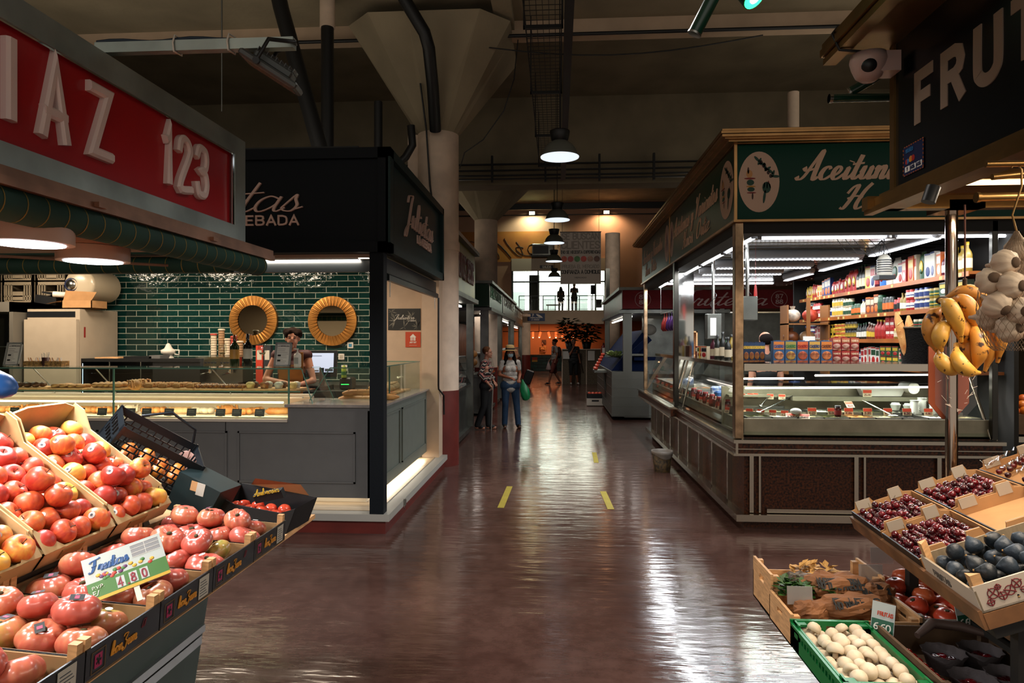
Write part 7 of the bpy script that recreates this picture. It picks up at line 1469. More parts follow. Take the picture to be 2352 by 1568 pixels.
def clearcard(lab,p,rz=0):
 o = MB().cbox((0,0,0),(.105,.003,.075),bev=0).build('clear_tag',mat('frosted_tag','#a09a96',.3,alpha=.55),loc=p,rot=(-.1,0,rz)); return tag(o,lab,'tag','blank plastic tags on the wooden crates')
clearcard('blank frosted plastic tag clipped to the near wooden crate',(1.03,2.98,.57)); clearcard('blank frosted plastic tag at the right corner of the far wooden crate',(1.42,3.2,.60)); clearcard('rose tinted blank plastic tag behind the red tomatoes',(1.56,3.4,.62))
# mushrooms in a green crate
gc = thing('green_crate','green plastic crate full of white mushrooms','crate',(.957,2.33,.402)); gc.rotation_euler = (0,0,0); gcm = mat('green_crate_plastic','#0c6a34',.35); m = MB(); w_,d_,h = .285,.51,.12
m.box(0,w_,0,d_,0,.006).box(0,w_,0,.008,0,.035).box(0,w_,0,.008,h-.03,h).box(0,w_,d_-.008,d_,0,.05).box(0,w_,d_-.008,d_,h-.02,h)
for k in range(6): m.box(k*(w_-.02)/5,k*(w_-.02)/5+.02,d_-.008,d_,.05,h-.02).box(k*(w_-.02)/5,k*(w_-.02)/5+.02,0,.008,.035,h-.03)
for a in (0,w_-.008): m.box(a,a+.008,0,d_,0,.055).box(a,a+.008,0,d_,h-.045,h-.01).box(a,a+.008,.0,.06,0,h).box(a,a+.008,d_-.06,d_,0,h)
for a in (0,w_-.008):
 for k in range(14): m.box(a,a+.008,.06+k*.03,.072+k*.03,.055,h-.045)
m.box(-.012,0,0,d_,h-.022,h-.012).box(w_,w_+.012,0,d_,h-.022,h-.012).box(-.012,w_+.012,-.012,0,h-.012,h).box(-.012,w_+.012,d_,d_+.01,h-.012,h)
for a,b in ((0,0),(w_-.04,0),(0,d_-.04),(w_-.04,d_-.04)): m.box(a,a+.04,b,b+.04,h-.014,h-.004)
m.build('crate',gcm,gc)
mum = mat('mushroom_cap','#c9b698',.5,col2='#dccdb6',vs=12,bump=.05); mst = mat('mushroom_stem','#a08a70',.7)
mshc = MB().lathe([(.0,-.006),(.012,-.008),(.024,-.012),(.030,-.006),(.031,.004),(.026,.016),(.016,.024),(0,.027)],18).mesh('mushroom',mum); mshs = MB().lathe([(0,-.03),(.011,-.029),(.010,-.006),(.012,-.004)],12).mesh('stem',mst)
Rg = gc.rotation_euler.to_matrix(); k = 0
for l in range(2):
 for a in range(5-l):
  for b in range(10-l):
   if l and random.random() < .25: continue
   o = bpy.data.objects.new('mushroom',mshc); C.objects.link(o); o.location = gc.location+Rg @ Vector((.035+a*.053+.026*l+random.uniform(-.005,.005),.035+b*.049+.024*l+random.uniform(-.005,.005),.066+.036*l+random.uniform(0,.01)))
   o.rotation_euler = (random.uniform(-.7,.9),random.uniform(-.8,.8),random.uniform(0,6)); s = random.uniform(.82,1.0); o.scale = (s,s,s*random.uniform(.9,1.1)); tag(o,f'white mushroom in the green crate, {("lower","upper")[l]} layer, {nth(a)} from aisle, row {b+1} from camera','mushroom','white mushrooms in the green crate'); c = bpy.data.objects.new('stem',mshs); C.objects.link(c); c.parent = o
# crate of red tomatoes behind, and dark crates beside the mushrooms
tc_ = wcrate('veneer crate of large red tomatoes under the sloping display',1.48,2.93,.42,.47,.402,.10,.12,mat('white_veneer'),False)
bt_ = MB().lathe([(0,-.036),(.025,-.035),(.045,-.015),(.048,.004),(.038,.026),(.018,.036),(.004,.031),(0,.028)],20,lobes=5,la=.03).mesh('large_tomato',rt); cst = MB().lathe([(0,.033),(.01,.036),(.004,.032)],8).mesh('stem_scar',scar_m)
for a in range(4):
 for b in range(5):
  o = bpy.data.objects.new('large_tomato',bt_); C.objects.link(o); o.location = (1.535+a*.095+.02*(b % 2),2.98+b*.09,.46+.03*((a+b) % 2)+b*.012); o.rotation_euler = (random.uniform(-.5,.5),random.uniform(-.5,.5),random.uniform(0,6)); o.color = (random.random(),0,0,1); tag(o,f'large red tomato in the veneer crate, {nth(a)} from aisle, row {b+1} from camera','tomato','large tomatoes in the veneer crate'); c = bpy.data.objects.new('stem_scar',cst); C.objects.link(c); c.parent = o
dc1 = wcrate('dark veneer crate with paper cups of red berries beside the mushrooms',1.265,2.34,.44,.5,.402,.11,.125,mat('dark_veneer','#5a4430',.7,var=.2,vs=9),False)
gp = mat('grey_tissue','#4a4446',.8,bump=.3,bs=30)
for i,(x,y) in enumerate(((1.45,2.67),(1.58,2.5),(1.44,2.47),(1.6,2.7))):
 q = MB(); n = 20; vs = []
 for r,z in ((.05,0),(.065,.05),(.075,.075)):
  for kk in range(n): a = 2*pi*kk/n; vs.append((r*(1+.06*(-1)**kk*(z > .06))*cos(a),r*(1+.06*(-1)**kk*(z > .06))*sin(a),z))
 q.add(vs,[(j*n+kk,j*n+(kk+1) % n,(j+1)*n+(kk+1) % n,(j+1)*n+kk) for j in range(2) for kk in range(n)],0,True); o = q.build('tissue_cup',gp,loc=(x,y,.412)); tag(o,f'grey tissue cup in the dark berry crate, {("far left","near right","near left","far right")[i]}','cup','tissue cups')
 for kk in range(5): b = bpy.data.objects.new('red_plum',chme); C.objects.link(b); b.location = (x+.028*cos(kk*1.257),y+.028*sin(kk*1.257),.445); b.scale = (1.6,)*3; tag(b,f'dark red plum in the {("far left","near right","near left","far right")[i]} tissue cup','plum',f'plums in the {("far left","near right","near left","far right")[i]} tissue cup')
rbm = mat('bright_cherry_tomato','#8a1410',.2,coat=.5); rbme = MB().ball((0,0,0),.017,12,8).mesh('cherry_tomato',rbm)
for kk in range(16): o = bpy.data.objects.new('cherry_tomato',rbme); C.objects.link(o); o.location = (1.30+.034*(kk % 2),2.42+.038*(kk//2)+.01*(kk % 2),.435+.028*(kk % 2)); tag(o,'small bright red cherry tomato between the green crate and the tissue cups','tomato','cherry tomatoes in the dark crate')
tag(MB().tube([(1.38,2.72,.52),(1.46,2.77,.55),(1.56,2.76,.545),(1.66,2.7,.53)],[.012,.02,.02,.01],8).build('brown_scoop',mat('scoop_brown','#4a3a34',.5)),'grey brown paper lid lying over the berry crate','lid')
def gcard(lab,p,rz,tilt_=-.25):
 t = thing('green_price_card',lab,'price card',p,0,'green price cards on the low crates'); t.rotation_euler = (tilt_,0,rz); MB().cbox((0,0,0),(.085,.002,.12)).build('card',mat('card_white'),t); MB().box(-.04,.04,-.002,-.001,-.058,-.005).build('green_band',mat('teal_green_print','#12503c',.5),t); q = MB(); letters(q,'6.60',(-.03,-.002,-.045),(1,0,0),(0,0,1),.025,.16,.001,fit=.06); q.build('numbers',PAPER,t); q = MB(); letters(q,'FRUTAS',(-.02,-.001,.01),(1,0,0),(0,0,1),.014,.2,.001,fit=.055); q.build('red_lettering',mat('label_red'),t)
gcard('green price card standing at the far corner of the mushroom crate',(1.285,2.79,.555),-.75); gcard('green price card leaning under the sloping display',(1.60,2.80,.58),.35)
# orange box at the right edge
ob_ = thing('orange_carton','dark cardboard box of oranges under the display at the right edge','box',(1.69,2.38,.50)); MB().box(0,.4,0,.008,0,.1).box(0,.008,0,.3,0,.15).box(0,.4,.29,.3,0,.15).box(0,.4,0,.3,0,.008).box(.39,.4,0,.3,0,.15).build('carton',mat('dark_kraft','#5a4028',.8),ob_)
ob_.location = (1.64,2.52,.555); tag(MB().box(1.62,2.1,2.5,2.86,.53,.552).box(1.85,1.9,2.55,2.6,.3,.53).build('small_shelf',mat('counter_dark')),'small dark shelf under the box of oranges','shelf')
for a in range(4):
 for b in range(3): o = bpy.data.objects.new('orange',om); C.objects.link(o); o.location = (1.70+a*.08,2.58+b*.08,.61+.01*((a+b) % 2)); tag(o,f'orange in the dark box at the right edge, {nth(a)} from the aisle, row {b+1}','orange','oranges in the dark box')
# ---- neighbour stall behind at the right edge: oranges behind glass
nb_ = thing('neighbour_counter','dark counter with crates of oranges beyond the olive stall at the right edge','counter',(4.6,6.6,0)); MB().box(-.5,1.2,-.2,.8,0,.75).build('body',mat('counter_dark'),nb_); MB().box(-.5,1.2,-.22,-.2,.75,.8).build('steel_edge',mat('polished_steel'),nb_)
for i in range(3):
 MB().box(4.08+i*.55,4.58+i*.55,6.55,6.9,.80+.12*0,.98).build('orange_crate',mat('dark_veneer'),**{'label': f'brown wooden crate of oranges at the right edge, {nth(i)} from the olive stall','category': 'crate','group': 'orange crates at the right edge'})
 for a in range(5):
  for b in range(3): o = bpy.data.objects.new('orange',om); C.objects.link(o); o.location = (4.13+i*.55+a*.088+.03*(b % 2),6.6+.08*b,1.01+.05*b); o.color = (random.random(),0,0,1); o.scale = (1.15,)*3; tag(o,f'orange in the {nth(i)} crate past the olive stall, {nth(a)} from left, {("front","middle","back")[b]} row','orange','oranges past the olive stall')
light('neighbour_fill','AREA',(4.6,6.2,2.4),25,(1,.8,.6),.8)  # added fill without a fixture, brightens the oranges
# ================================================================== ceiling services, pendants, far aisle
random.seed(31)
pm_ = mat('pendant_shade','#6c706a',.4,.2)
def pendant_proto():
 t = thing('pendant_lamp','x','lamp',(0,0,0)); n = 48; prof = [(.215,0),(.225,.0),(.21,.03),(.19,.09),(.155,.14),(.11,.175),(.085,.19)]
 MB().lathe(prof[1:],n).lathe([(.218,.002),(.2,.04),(.15,.125),(.08,.18),(0,.185)],n,mi=1).build('shade',[pm_,mat('lit_reflector','#c8d2d8',.3,emit='#c8dcec',es=.5)],t)
 MB().lathe([(.08,.18),(.1,.2),(.12,.3),(.118,.31),(0,.315)],28).build('gear_housing',BLACK,t)
 MB().lathe([(.226,-.004),(.228,.004),(.222,.006)],n).build('rim',mat('rim_light','#dfe8ec',.3,emit='#dfeaf2',es=1.0),t)
 MB().ball((0,0,.09),(.04,.04,.06),14,8).build('bulb',mat('pendant_bulb','#fff',.5,emit='#f2f7ff',es=26),t)
 r = MB()
 for k in range(36): a = 2*pi*k/36; r.cyl((.212*cos(a),.212*sin(a),.01),(.13*cos(a),.13*sin(a),.145),.0022,n=4,mi=0)
 r.build('reflector_ribs',mat('rib_grey','#5c6468',.4),t); MB().cyl((0,0,0),(0,0,1.0),.006).build('cable',BLACK,t,loc=(0,0,.31)); return t
P0 = pendant_proto(); PL = [(.03,8.1),(0,12.4),(-.07,15.3),(-.09,18.8),(-.1,23.5),(.05,3.7),(.05,-.8)]  # last two pendants are added out of view for more light
for i,(x,y) in enumerate(PL):
 lab = f'grey bell pendant lamp over the aisle, {("nearest and largest","second","third","fourth","fifth and farthest","added out of sight above the camera","added out of sight behind the camera")[i]}'
 if i == 0: P0.location = (x,y,3.83); P0['label'] = lab; P0['group'] = 'bell pendant lamps over the aisle'; c = P0
 else: c = dup(P0,(x,y,3.85),None,lab)
 for k in C.objects:
  if k.parent == c and k.name.startswith('cable'): k.scale = (1,1,(5.78 if y < 8.7 else 6.55 if y < 13 else 9.0)-4.15)
 light('pendant_beam','SPOT',(x,y,3.80),120,(1,.93,.86),.12,spot=radians(125),blend=.7)
# cable tray, trunking
t = thing('cable_tray','dark wire mesh cable tray hanging along the aisle ceiling','cable tray',(-.14,8,4.8)); m = MB()
for k in range(7): m.box(-.18+.06*k-.003,-.18+.06*k+.003,-3.6,4.6,0,.005)
for s in (-.18,.18):
 for k in (1,2): m.box(s-.003,s+.003,-3.6,4.6,.04*k,.04*k+.005)
for k in range(82): m.box(-.18,.18,-3.6+.1*k,-3.595+.1*k,0,.005).box(-.183,-.178,-3.6+.1*k,-3.595+.1*k,0,.085).box(.178,.183,-3.6+.1*k,-3.595+.1*k,0,.085)
m.build('mesh',mat('black_wire','#101212',.5),t); m = MB()
for k in range(5): MB().box(-.2,.2,-3+1.8*k,-2.97+1.8*k,-.03,0).box(-.2,-.185,-3+1.8*k,-2.97+1.8*k,-.03,.95).box(.185,.2,-3+1.8*k,-2.97+1.8*k,-.03,.95).build('hanger',BLACK,t)
MB().box(.21,.30,-3.6,5.4,.0,.09).build('trunking',BLACK,t)
def pipe(lab,P,r,m_=BLACK,nm='pipe'): return tag(MB().tube(P,r,16).build(nm,m_),lab,'pipe')
pipe('black duct slanting down behind the red sign to the cafe roof',[(-3.12,7.3,5.75),(-3.02,7.3,5.3),(-2.54,7.3,3.6),(-2.54,7.3,3.3)],.085); pipe('black vertical pipe with pale top above the cafe',[(-2.742,8,5.4),(-2.742,8,3.2)],.075); tag(MB().cyl((-2.742,8,5.4),(-2.742,8,5.78),.09,n=20).build('pipe_collar',colm),'pale collar at the top of the black vertical pipe','pipe collar')
pipe('short black vertical pipe near the cafe roof corner',[(-2.124,8,4.5),(-2.124,8,3.3)],.05); pipe('black duct bending down the column capital',[pix(905,-60,Y=7.8),pix(930,0,Y=7.85),pix(975,75,Y=7.95),pix(985,110,Y=8.0),pix(994,200,Y=8.4),pix(1000,300,Y=8.76)],.075); pipe('small black elbow duct beside the column',[(-1.86,8.6,4.4),(-1.84,8.6,4.15),(-1.93,8.6,4.0),(-2.05,8.6,3.9),(-2.05,8.6,3.3)],.05)
pipe('thin dark conduit running under the first ceiling beam',[(-12,8.72,5.56),(13,8.72,5.56)],.022); pipe('thin black cable hanging in a long curve under the beam',[(-1.2+.37*k,8.5,5.38-.19*sin(pi*k/10)) for k in range(11)],.008,nm='cable'); pipe('loose black cable dropping beside the column capital',[(-.5,8.7,5.5),(-.55,8.7,5.0),(-.68,8.7,4.6),(-.95,8.75,4.25),(-1.2,8.8,4.1),(-1.27,8.84,3.9)],.007,nm='cable')
pipe('black cable down the front of the near column',[(-1.72,8.5,4.9),(-1.70,8.80,4.4),(-1.66,8.83,3.7),(-1.62,8.835,3.4)],.012,nm='cable'); pipe('pale pipe rising over the olive stall roof',[(3.03,9,3.3),(3.03,9,4.85)],.07,colm)
m = MB()
for z in (4.83,4.90,5.0,5.12): m.box(-6,9,13.36,13.42,z,z+.025)
for k in range(14): m.box(-5.5+k*1.05,-5.46+k*1.05,13.35,13.43,4.78,5.3)
tag(m.build('pipe_rack',BLACK),'dark rack of thin pipes crossing the hall under the second beam','pipe rack')
tag(MB().box(-9,12,33.9,34.0,8.2,8.5).box(-9,12,33.9,34.0,7.9,7.95).build('pipe_rack',BLACK),'dark pipe bundle crossing high before the far beige wall','pipe rack')
q = MB()
for k in range(5): q.cyl((3.1+.9*k,11.2,3.6),(4.3+.9*k,12.4,5.0),.05+.02*(k % 2),n=10)
tag(q.build('pipe_rack',mat('dim_duct','#3c4038',.6)),'slanting grey ducts above the olive stall roof','ducts')
for i,(x,c_,w_) in enumerate(((-1.32,'#e8ffc0',60),(2.55,'#ffb070',60))):
 t = thing('wall_floodlight',('small greenish floodlight on the far beige wall','small orange floodlight on the far beige wall')[i],'floodlight',(x,35.7,8.35)); MB().cbox((0,0,0),(.32,.12,.24)).build('housing',BLACK,t); MB().box(-.14,.14,-.066,-.062,-.1,.08).build('lens',mat('fl'+c_,'#fff',.5,emit=c_,es=14),t); light('flood_glow','SPOT',(x,35.4,8.2),w_*3.2,lin('#ffd9a8' if i else '#f4ffd8'),.1,spot=radians(150),rot=(radians(35),0,0))
# mural, air conditioner, banner
t = thing('orange_mural','orange wall mural with black swirling lines high on the far wall','mural',(-2.4,35.97,6.6)); MB().box(-3.4,2.15,-.02,0,-.75,.85).build('panel',mat('orange_paint','#8a4a18',.7,col2='#9c6420',vs=.8),t); q = MB()
for k in range(9): x = -3+.62*k; q.tube([(x+.5*cos(a*.6+k),-.03,.1*(k % 3)-.2+(.25+.05*k % .3)*sin(a*.7+k*.5)) for a in range(9)],.02,5)
q.build('swirls',INK,t)
t = thing('air_unit','grey air conditioning unit standing on the ledge before the orange mural','air conditioner',(-.75,35.5,6.1)); MB().cbox((0,0,.3),(1.1,.4,.6),bev=.02).build('case',STEELD,t); MB().box(-.5,.3,-.21,-.2,.08,.5).build('grille',BLACK,t); MB().box(-.6,.6,-.3,.45,-.06,0).build('bracket',BLACK,t)
t = thing('hanging_banner','grey banner with black slogans and a row of food circles hanging over the far aisle','banner',(1.02,30,5.3)); MB().box(-.885,.885,-.004,.004,-1.14,1.14).build('cloth',mat('banner_grey','#8d847c',.8),t); q = MB(); q2 = MB()
def bt2(mb,s,z,h,fit,x=None): letters(mb,s,(-fit/2,-.006,z),(1,0,0),(0,0,1),h,.2,.002,fit=fit)
bt2(q2,'SE BUSCAN',.82,.26,1.6); bt2(q2,'CLIENTES',.42,.3,1.66); bt2(q,'[NO SE NECESITA EXPERIENCIA]',.2,.12,1.68); bt2(q2,'PRUEBA EL MERCADO',-.44,.14,1.6); bt2(q,'CONFIANZA A DOMICILIO',-.68,.15,1.7); bt2(q,'MERCADO',-.88,.05,.5); q.build('black_lettering',INK,t); q2.build('outline_lettering',mat('banner_dim','#6d655e',.8),t)
for k,c_ in enumerate(('#8a3018','#7a1a20','#2a5a24','#8a2418','#7a5a4a','#4a2a1c')): MB().cyl((-.72+.285*k,-.008,-.04),(-.72+.285*k,.0,-.04),.13,n=24).build('food_circle',mat('fc'+c_,c_,.6,var=.3,vs=8),t)
MB().cyl((-.9,0,1.14),(.9,0,1.14),.02).cyl((-.8,0,1.14),(-.8,0,3.7),.008).cyl((.8,0,1.14),(.8,0,3.7),.008).build('rod',BLACK,t)
t = thing('exit_sign','small dark sign over the far glazed doors','sign',(-.55,35.75,5.55)); MB().cbox((0,0,0),(.7,.05,.16)).build('panel',BLACK,t); q = MB(); letters(q,'SALIDA',(-.22,-.025,-.05),(1,0,0),(0,0,1),.1,.2,.002,fit=.44); q.build('lettering',PAPER,t)
# mezzanine railing, sign, speaker
t = thing('mezzanine_railing','thin dark railing along the mezzanine edge','railing',(.2,34.05,3.2)); m = MB().box(-2.1,2.1,-.02,.02,.70,.74).box(-2.1,2.1,-.015,.015,.52,.54).box(-2.1,2.1,-.015,.015,.04,.06)
for k in range(52): m.box(-2.1+.081*k,-2.092+.081*k,-.008,.008,.04,.54)
for k in range(8): m.box(-2.1+.6*k-.02,-2.08+.6*k,-.03,.03,-.15,.72)
m.build('rail',BLACK,t)
t = thing('mezzanine_plaque','blue and white sign on the mezzanine edge','sign',(-1.04,33.98,2.86)); MB().box(-.43,.43,-.01,0,-.19,.19).build('panel',mat('sign_blue','#183460',.5),t); q = MB(); letters(q,'P',(-.18,-.01,.04),(1,0,0),(0,0,1),.12,.2,.002); letters(q,'MERCADO',(-.3,-.01,-.06),(1,0,0),(0,0,1),.06,.2,.002,fit=.5); letters(q,'LA CEBADA',(-.25,-.01,-.15),(1,0,0),(0,0,1),.05,.2,.002,fit=.4); q.ball((.15,-.012,.06),(.2,.003,.05),12,5,rot=(0,.5,0)); q.build('white_print',PAPER,t)
t = thing('loudspeaker','black loudspeaker on a stand behind the mezzanine railing','loudspeaker',(1.78,34.5,3.2)); MB().cbox((0,0,1.05),(.2,.2,.45)).build('cabinet',BLACK,t); MB().cbox((.3,0,.35),(.3,.2,.4)).build('lower_cabinet',BLACK,t); MB().cyl((0,0,0),(0,0,.85),.02).build('stand',BLACK,t)
tag(MB().box(-1.5,-.95,36.5,36.56,3.2,5.2).build('dark_door',mat('counter_dark')),'dark open door leaf behind the mezzanine glazing','door'); tag(MB().box(-.6,.2,37,37.4,3.6,3.66).cyl((-.5,37.2,3.2),(-.5,37.2,3.6),.02).cyl((.1,37.2,3.2),(.1,37.2,3.6),.02).build('white_table',wp),'small white table on the mezzanine','table')
# bar under the mezzanine
warmw = mat('warm_bar_wall','#a0623c',.8); struct('wall_bar',MB().box(-6,6,40,40.2,0,2.95),warmw)
t = thing('bar_counter','dark green tiled bar counter with wooden top under the mezzanine','bar',(-.6,38,0)); MB().box(-1.6,1.0,0,.6,0,.88).build('body',brick('bar_green_tile','#0c2c26','#05110e',.5,.18,.2,.01,'XZ','#14463a',.2),t); MB().box(-1.7,1.1,-.1,.7,.88,.93).build('wood_top',mat('varnished_rack'),t); MB().box(-.8,-.5,-.02,-.01,.62,.78,0).box(-.8,-.5,-.02,-.01,.52,.62,1).build('flag_panel',[mat('label_red'),mat('yellow_print')],t)
tag(MB().cyl((-3,37.6,2.2),(1.5,37.6,2.2),.02).cyl((-1,37.6,2.2),(-1,37.6,2.95),.015).cyl((1,37.6,2.2),(1,37.6,2.95),.015).build('lamp_bar',BLACK),'dark bar carrying the copper lamps over the green bar','rail')
for i in range(7):
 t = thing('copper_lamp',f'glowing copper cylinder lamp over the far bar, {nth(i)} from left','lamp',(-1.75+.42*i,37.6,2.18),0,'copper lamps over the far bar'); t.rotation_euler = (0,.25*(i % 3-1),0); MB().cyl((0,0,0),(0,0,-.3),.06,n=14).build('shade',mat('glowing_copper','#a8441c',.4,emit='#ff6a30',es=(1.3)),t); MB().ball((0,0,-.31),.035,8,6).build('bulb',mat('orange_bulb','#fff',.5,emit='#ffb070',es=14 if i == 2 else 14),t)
light('bar_glow','AREA',(-.6,38.6,2.7),90,(1,.5,.25),3.5,1)
light('banner_fill','SPOT',(.8,21,5.6),420,(1,.88,.76),.2,spot=radians(60),rot=(radians(88),0,0))  # added spot with no fixture, brightens the banner front
light('far_aisle_fill','AREA',(.8,30.5,4.0),40,(1,.78,.6),2)  # added fill with no fixture, hung before the mezzanine edge
for i,(x,w_) in enumerate(((-.9,.25),(-.25,.2),(.55,.18))): tag(MB().box(x,x+w_,39.95,39.99,1.5,1.75).build('wall_picture',mat('dim_picture','#4a2c1c',.7)),f'small framed picture on the warm bar wall, {nth(i)} from left','picture')
# granite reception block with plants, papers, extinguisher
gb = mat('speckled_granite_block','#4a4034',.6,col2='#6e604c',vs=30)
t = thing('granite_block','speckled granite counter block at the end of the aisle','counter',(.93,26.5,0)); MB().box(-.745,.745,0,.8,0,1.33).build('stone',gb,t); MB().box(-.75,.76,-.03,.82,1.33,1.36).box(-.76,-.72,-.015,.0,0,1.33).box(.18,.21,-.015,.0,0,1.33).build('pale_edge',colm,t)
for i,(x,z,h) in enumerate(((-.58,1.1,.35),(.38,1.08,.42))): tag(MB().box(.93+x-.13,.93+x+.13,26.465,26.47,z-h/2+.05,z+h/2).build('paper_notice',PAPER),('white paper notice on the left end of the granite block','white paper notice on the right half of the granite block')[i],'notice')
plm = mat('plant_leaf','#0f2a14',.9,spec=.1,col2='#1c4420',vs=20)
for i,(x,y,z,n_) in enumerate(((.5,26.8,1.36,240),(1.15,26.9,1.36,220))):
 t = thing('potted_plant',('tall bushy plant on the left of the granite block','bushy plant in a dark trough on the right of the granite block')[i],'plant',(x,y,z)); MB().lathe([(.14,0),(.2,.3),(.18,.3),(0,.26)],14).build('pot',BLACK,t)
 q = MB()
 for k in range(n_):
  a = random.uniform(0,6.28); r = random.uniform(.05,.5)*(1 if i else .8); zz_ = random.uniform(.35,1.15 if not i else .95); L_ = .3; b = random.uniform(-.6,.5); c0 = (r*cos(a),.6*r*sin(a),zz_); d_ = (cos(a+.4)*cos(b)*L_,sin(a+.4)*cos(b)*L_,sin(b)*L_); s_ = (-sin(a)*.08,cos(a)*.08)
  q.add([c0,(c0[0]+d_[0]*.5+s_[0],c0[1]+d_[1]*.5+s_[1],c0[2]+d_[2]*.6),(c0[0]+d_[0],c0[1]+d_[1],c0[2]+d_[2]*.7),(c0[0]+d_[0]*.5-s_[0],c0[1]+d_[1]*.5-s_[1],c0[2]+d_[2]*.6)],[(0,1,2,3)])
 q.build('foliage',plm,t); q = MB()
 for k in range(6): q.cyl((0,0,.25),(.2*cos(k),.15*sin(k),.8),.012,.006,n=5)
 q.build('stem',mat('plant_stem','#2a2414',.8),t)
t = thing('fire_extinguisher','red fire extinguisher on the post right of the granite block','extinguisher',(1.68,25,1.02)); MB().lathe([(.06,0),(.085,.02),(.085,.42),(.05,.5),(.02,.52)],14).build('body',mat('extinguisher_red','#5c0e10',.3),t); MB().box(-.05,.04,-.087,-.08,.22,.4).build('label_panel',PAPER,t); MB().cyl((0,0,.52),(0,0,.58),.025).tube([(.03,0,.55),(.1,-.03,.45),(.1,-.03,.2)],.012).build('valve',BLACK,t)
struct('column_steel',MB().box(1.76,1.9,24.93,25.07,0,4.3).box(1.69,1.76,24.97,25.03,1.1,1.4),STEELD)
# ---- other stalls along the aisle
def stall(nm,lab,side,y0,y1,X,zs,fcol,txt,tcol,glassy=True,post=None,basec=None,sl=0.):
 s = side; t = thing(nm,lab,'stall',(X,y0,0)); d = s*1.0
 def bx(m,a,b,*r,mi=0): return m.box(min(d*a,d*b),max(d*a,d*b),*r,mi)
 L_ = y1-y0; m = MB(); bx(m,0,2.2,0,L_,zs[0],zs[1]); m.build('fascia',mat('fa'+fcol,fcol,.35,var=.15,vs=2),t)
 m = MB(); bx(m,-.08,2.2,-.08,L_+.05,zs[1],zs[1]+.06); bx(m,-.06,2.2,-.06,L_+.05,zs[0]-.09,zs[0]-.02); bx(m,-.01,.03,-.01,.03,zs[0],zs[1]); m.build('trim',STEELD,t)
 m = MB(); bx(m,.12,2.0,.15,L_-.1,.12,.85); bx(m,.05,2.0,.08,L_-.1,.05,.12); bx(m,2.0,2.1,0,L_,0,zs[0]); m.build('base',basec or STEELD,t)
 m = MB(); bx(m,.02,.2,.02,.16,.12,zs[0]-.02); bx(m,.02,.14,L_-.14,L_-.02,.12,zs[0]-.02); bx(m,.05,.5,.1,L_-.1,.85,.9); bx(m,.15,.5,.1,L_-.1,1.35,1.39); m.build('steel_frame',post or STEELD,t)
 if glassy: m = MB(); m.add([(d*.15,.1,1.36),(d*.15,L_-.1,1.36),(d*.04,L_-.1,.9),(d*.04,.1,.9)],[(0,1,2,3)]); m.build('glass',GLASS,t)
 m = MB(); bx(m,.2,.24,.3,L_-.3,zs[0]-.16,zs[0]-.13); m.build('tube_light',mat('stall_tube','#fff',.5,emit='#fff4e6',es=4),t); light('stall_glow','AREA',(X+d*.6,(y0+y1)/2,zs[0]-.15),9,(1,.93,.85),.5,L_*.6)
 if txt: q = MB(); letters(q,txt,(X-X-d*.002,L_*.1 if s > 0 else L_*.1,zs[0]+.25),(0,1 if s < 0 else -1,0),(0,0,1),(zs[1]-zs[0])*.42,.2,.01,fit=L_*.8) if s < 0 else letters(q,txt,(0,L_*.9,zs[0]+.25),(0,-1,0),(0,0,1),(zs[1]-zs[0])*.42,.2,.01,fit=L_*.8); q.build('lettering',mat('st'+tcol,tcol,.5),t)
 return t
S_ = stall('snack_stall','stall with yellow green fascia and red lettering just past the near column',-1,9.75,12.4,-1.5,(2.42,3.2),'#7c7a24','FRUTOS SECOS','#5c1410')
purl = MB()
for k in range(7): purl.box(-.9,-.88,.4+.3*k,.6+.3*k,1.75,1.95)
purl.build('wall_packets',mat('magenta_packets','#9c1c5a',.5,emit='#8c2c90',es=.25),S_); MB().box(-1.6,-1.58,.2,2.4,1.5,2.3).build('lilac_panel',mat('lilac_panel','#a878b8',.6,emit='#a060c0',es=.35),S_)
S_ = stall('green_stall','stall with dark green fascia behind the two women',-1,15,18.6,-1.5,(2.42,2.93),'#0c4028','ENCURTIDOS','#3c8c62'); MB().box(-2.2,0,-.012,-.002,2.44,2.91).build('front_panel',mat('fa#0c4028'),S_)
stall('steel_stall','steel fronted stall with pale fascia beyond the green one',-1,19,24.4,-1.52,(2.45,2.95),'#6a5a3c','CARNES','#c0b8a8'); S_ = stall('ochre_stall','farthest left stall with ochre fascia before the round column',-1,25,31.5,-1.6,(2.4,2.95),'#8c5a1c','POLLOS','#c8c0b0')
for i in range(2): tag(MB().ball((-1.74,14.1,1.22+.17*i),(.09,.09,.08),10,7).cyl((-1.74,14.1,1.1),(-1.74,14.1,1.3+.16*i),.02).build('hanging_produce',mat('ochre_produce','#8a5a22',.6,var=.3)),f'ochre bag of produce hanging at the green stall corner, number {i+1} from below','bag','ochre bags by the green stall')
R_ = stall('fruit_stall','red fascia fruit stall numbered 87 88 seen past the olive stall',1,14.4,20,1.36,(2.33,2.72),'#4c1012',None,'#b08a80',False,mat('stall_steel','#5c5c56',.4,.8),STEELD)
MB().box(0,4.2,-.02,0,2.33,2.72).build('red_front_panel',mat('deep_red_panel','#7c181c',.5,spec=.2,var=.1),R_); q = MB(); letters(q,'Fruteria',(1.15,-.02,2.40),(1,0,0),(0,0,1),.32,.13,.006,script=True,gap=.05,slant=.3,fit=1.75)
for cx in (.42,3.2): letters(q,'87',(cx-.07,-.02,2.54),(1,0,0),(0,0,1),.08,.18,.004,fit=.14); letters(q,'88',(cx-.07,-.02,2.43),(1,0,0),(0,0,1),.08,.18,.004,fit=.14); q.tube([(cx+.16*cos(k*pi/12),-.022,2.525+.16*sin(k*pi/12)) for k in range(25)],.005,5)
q.build('white_lettering',mat('dusty_white','#cdb6b0',.6),R_); q = MB().box(-.22,.55,-.0,5.2,0.08,1.02)
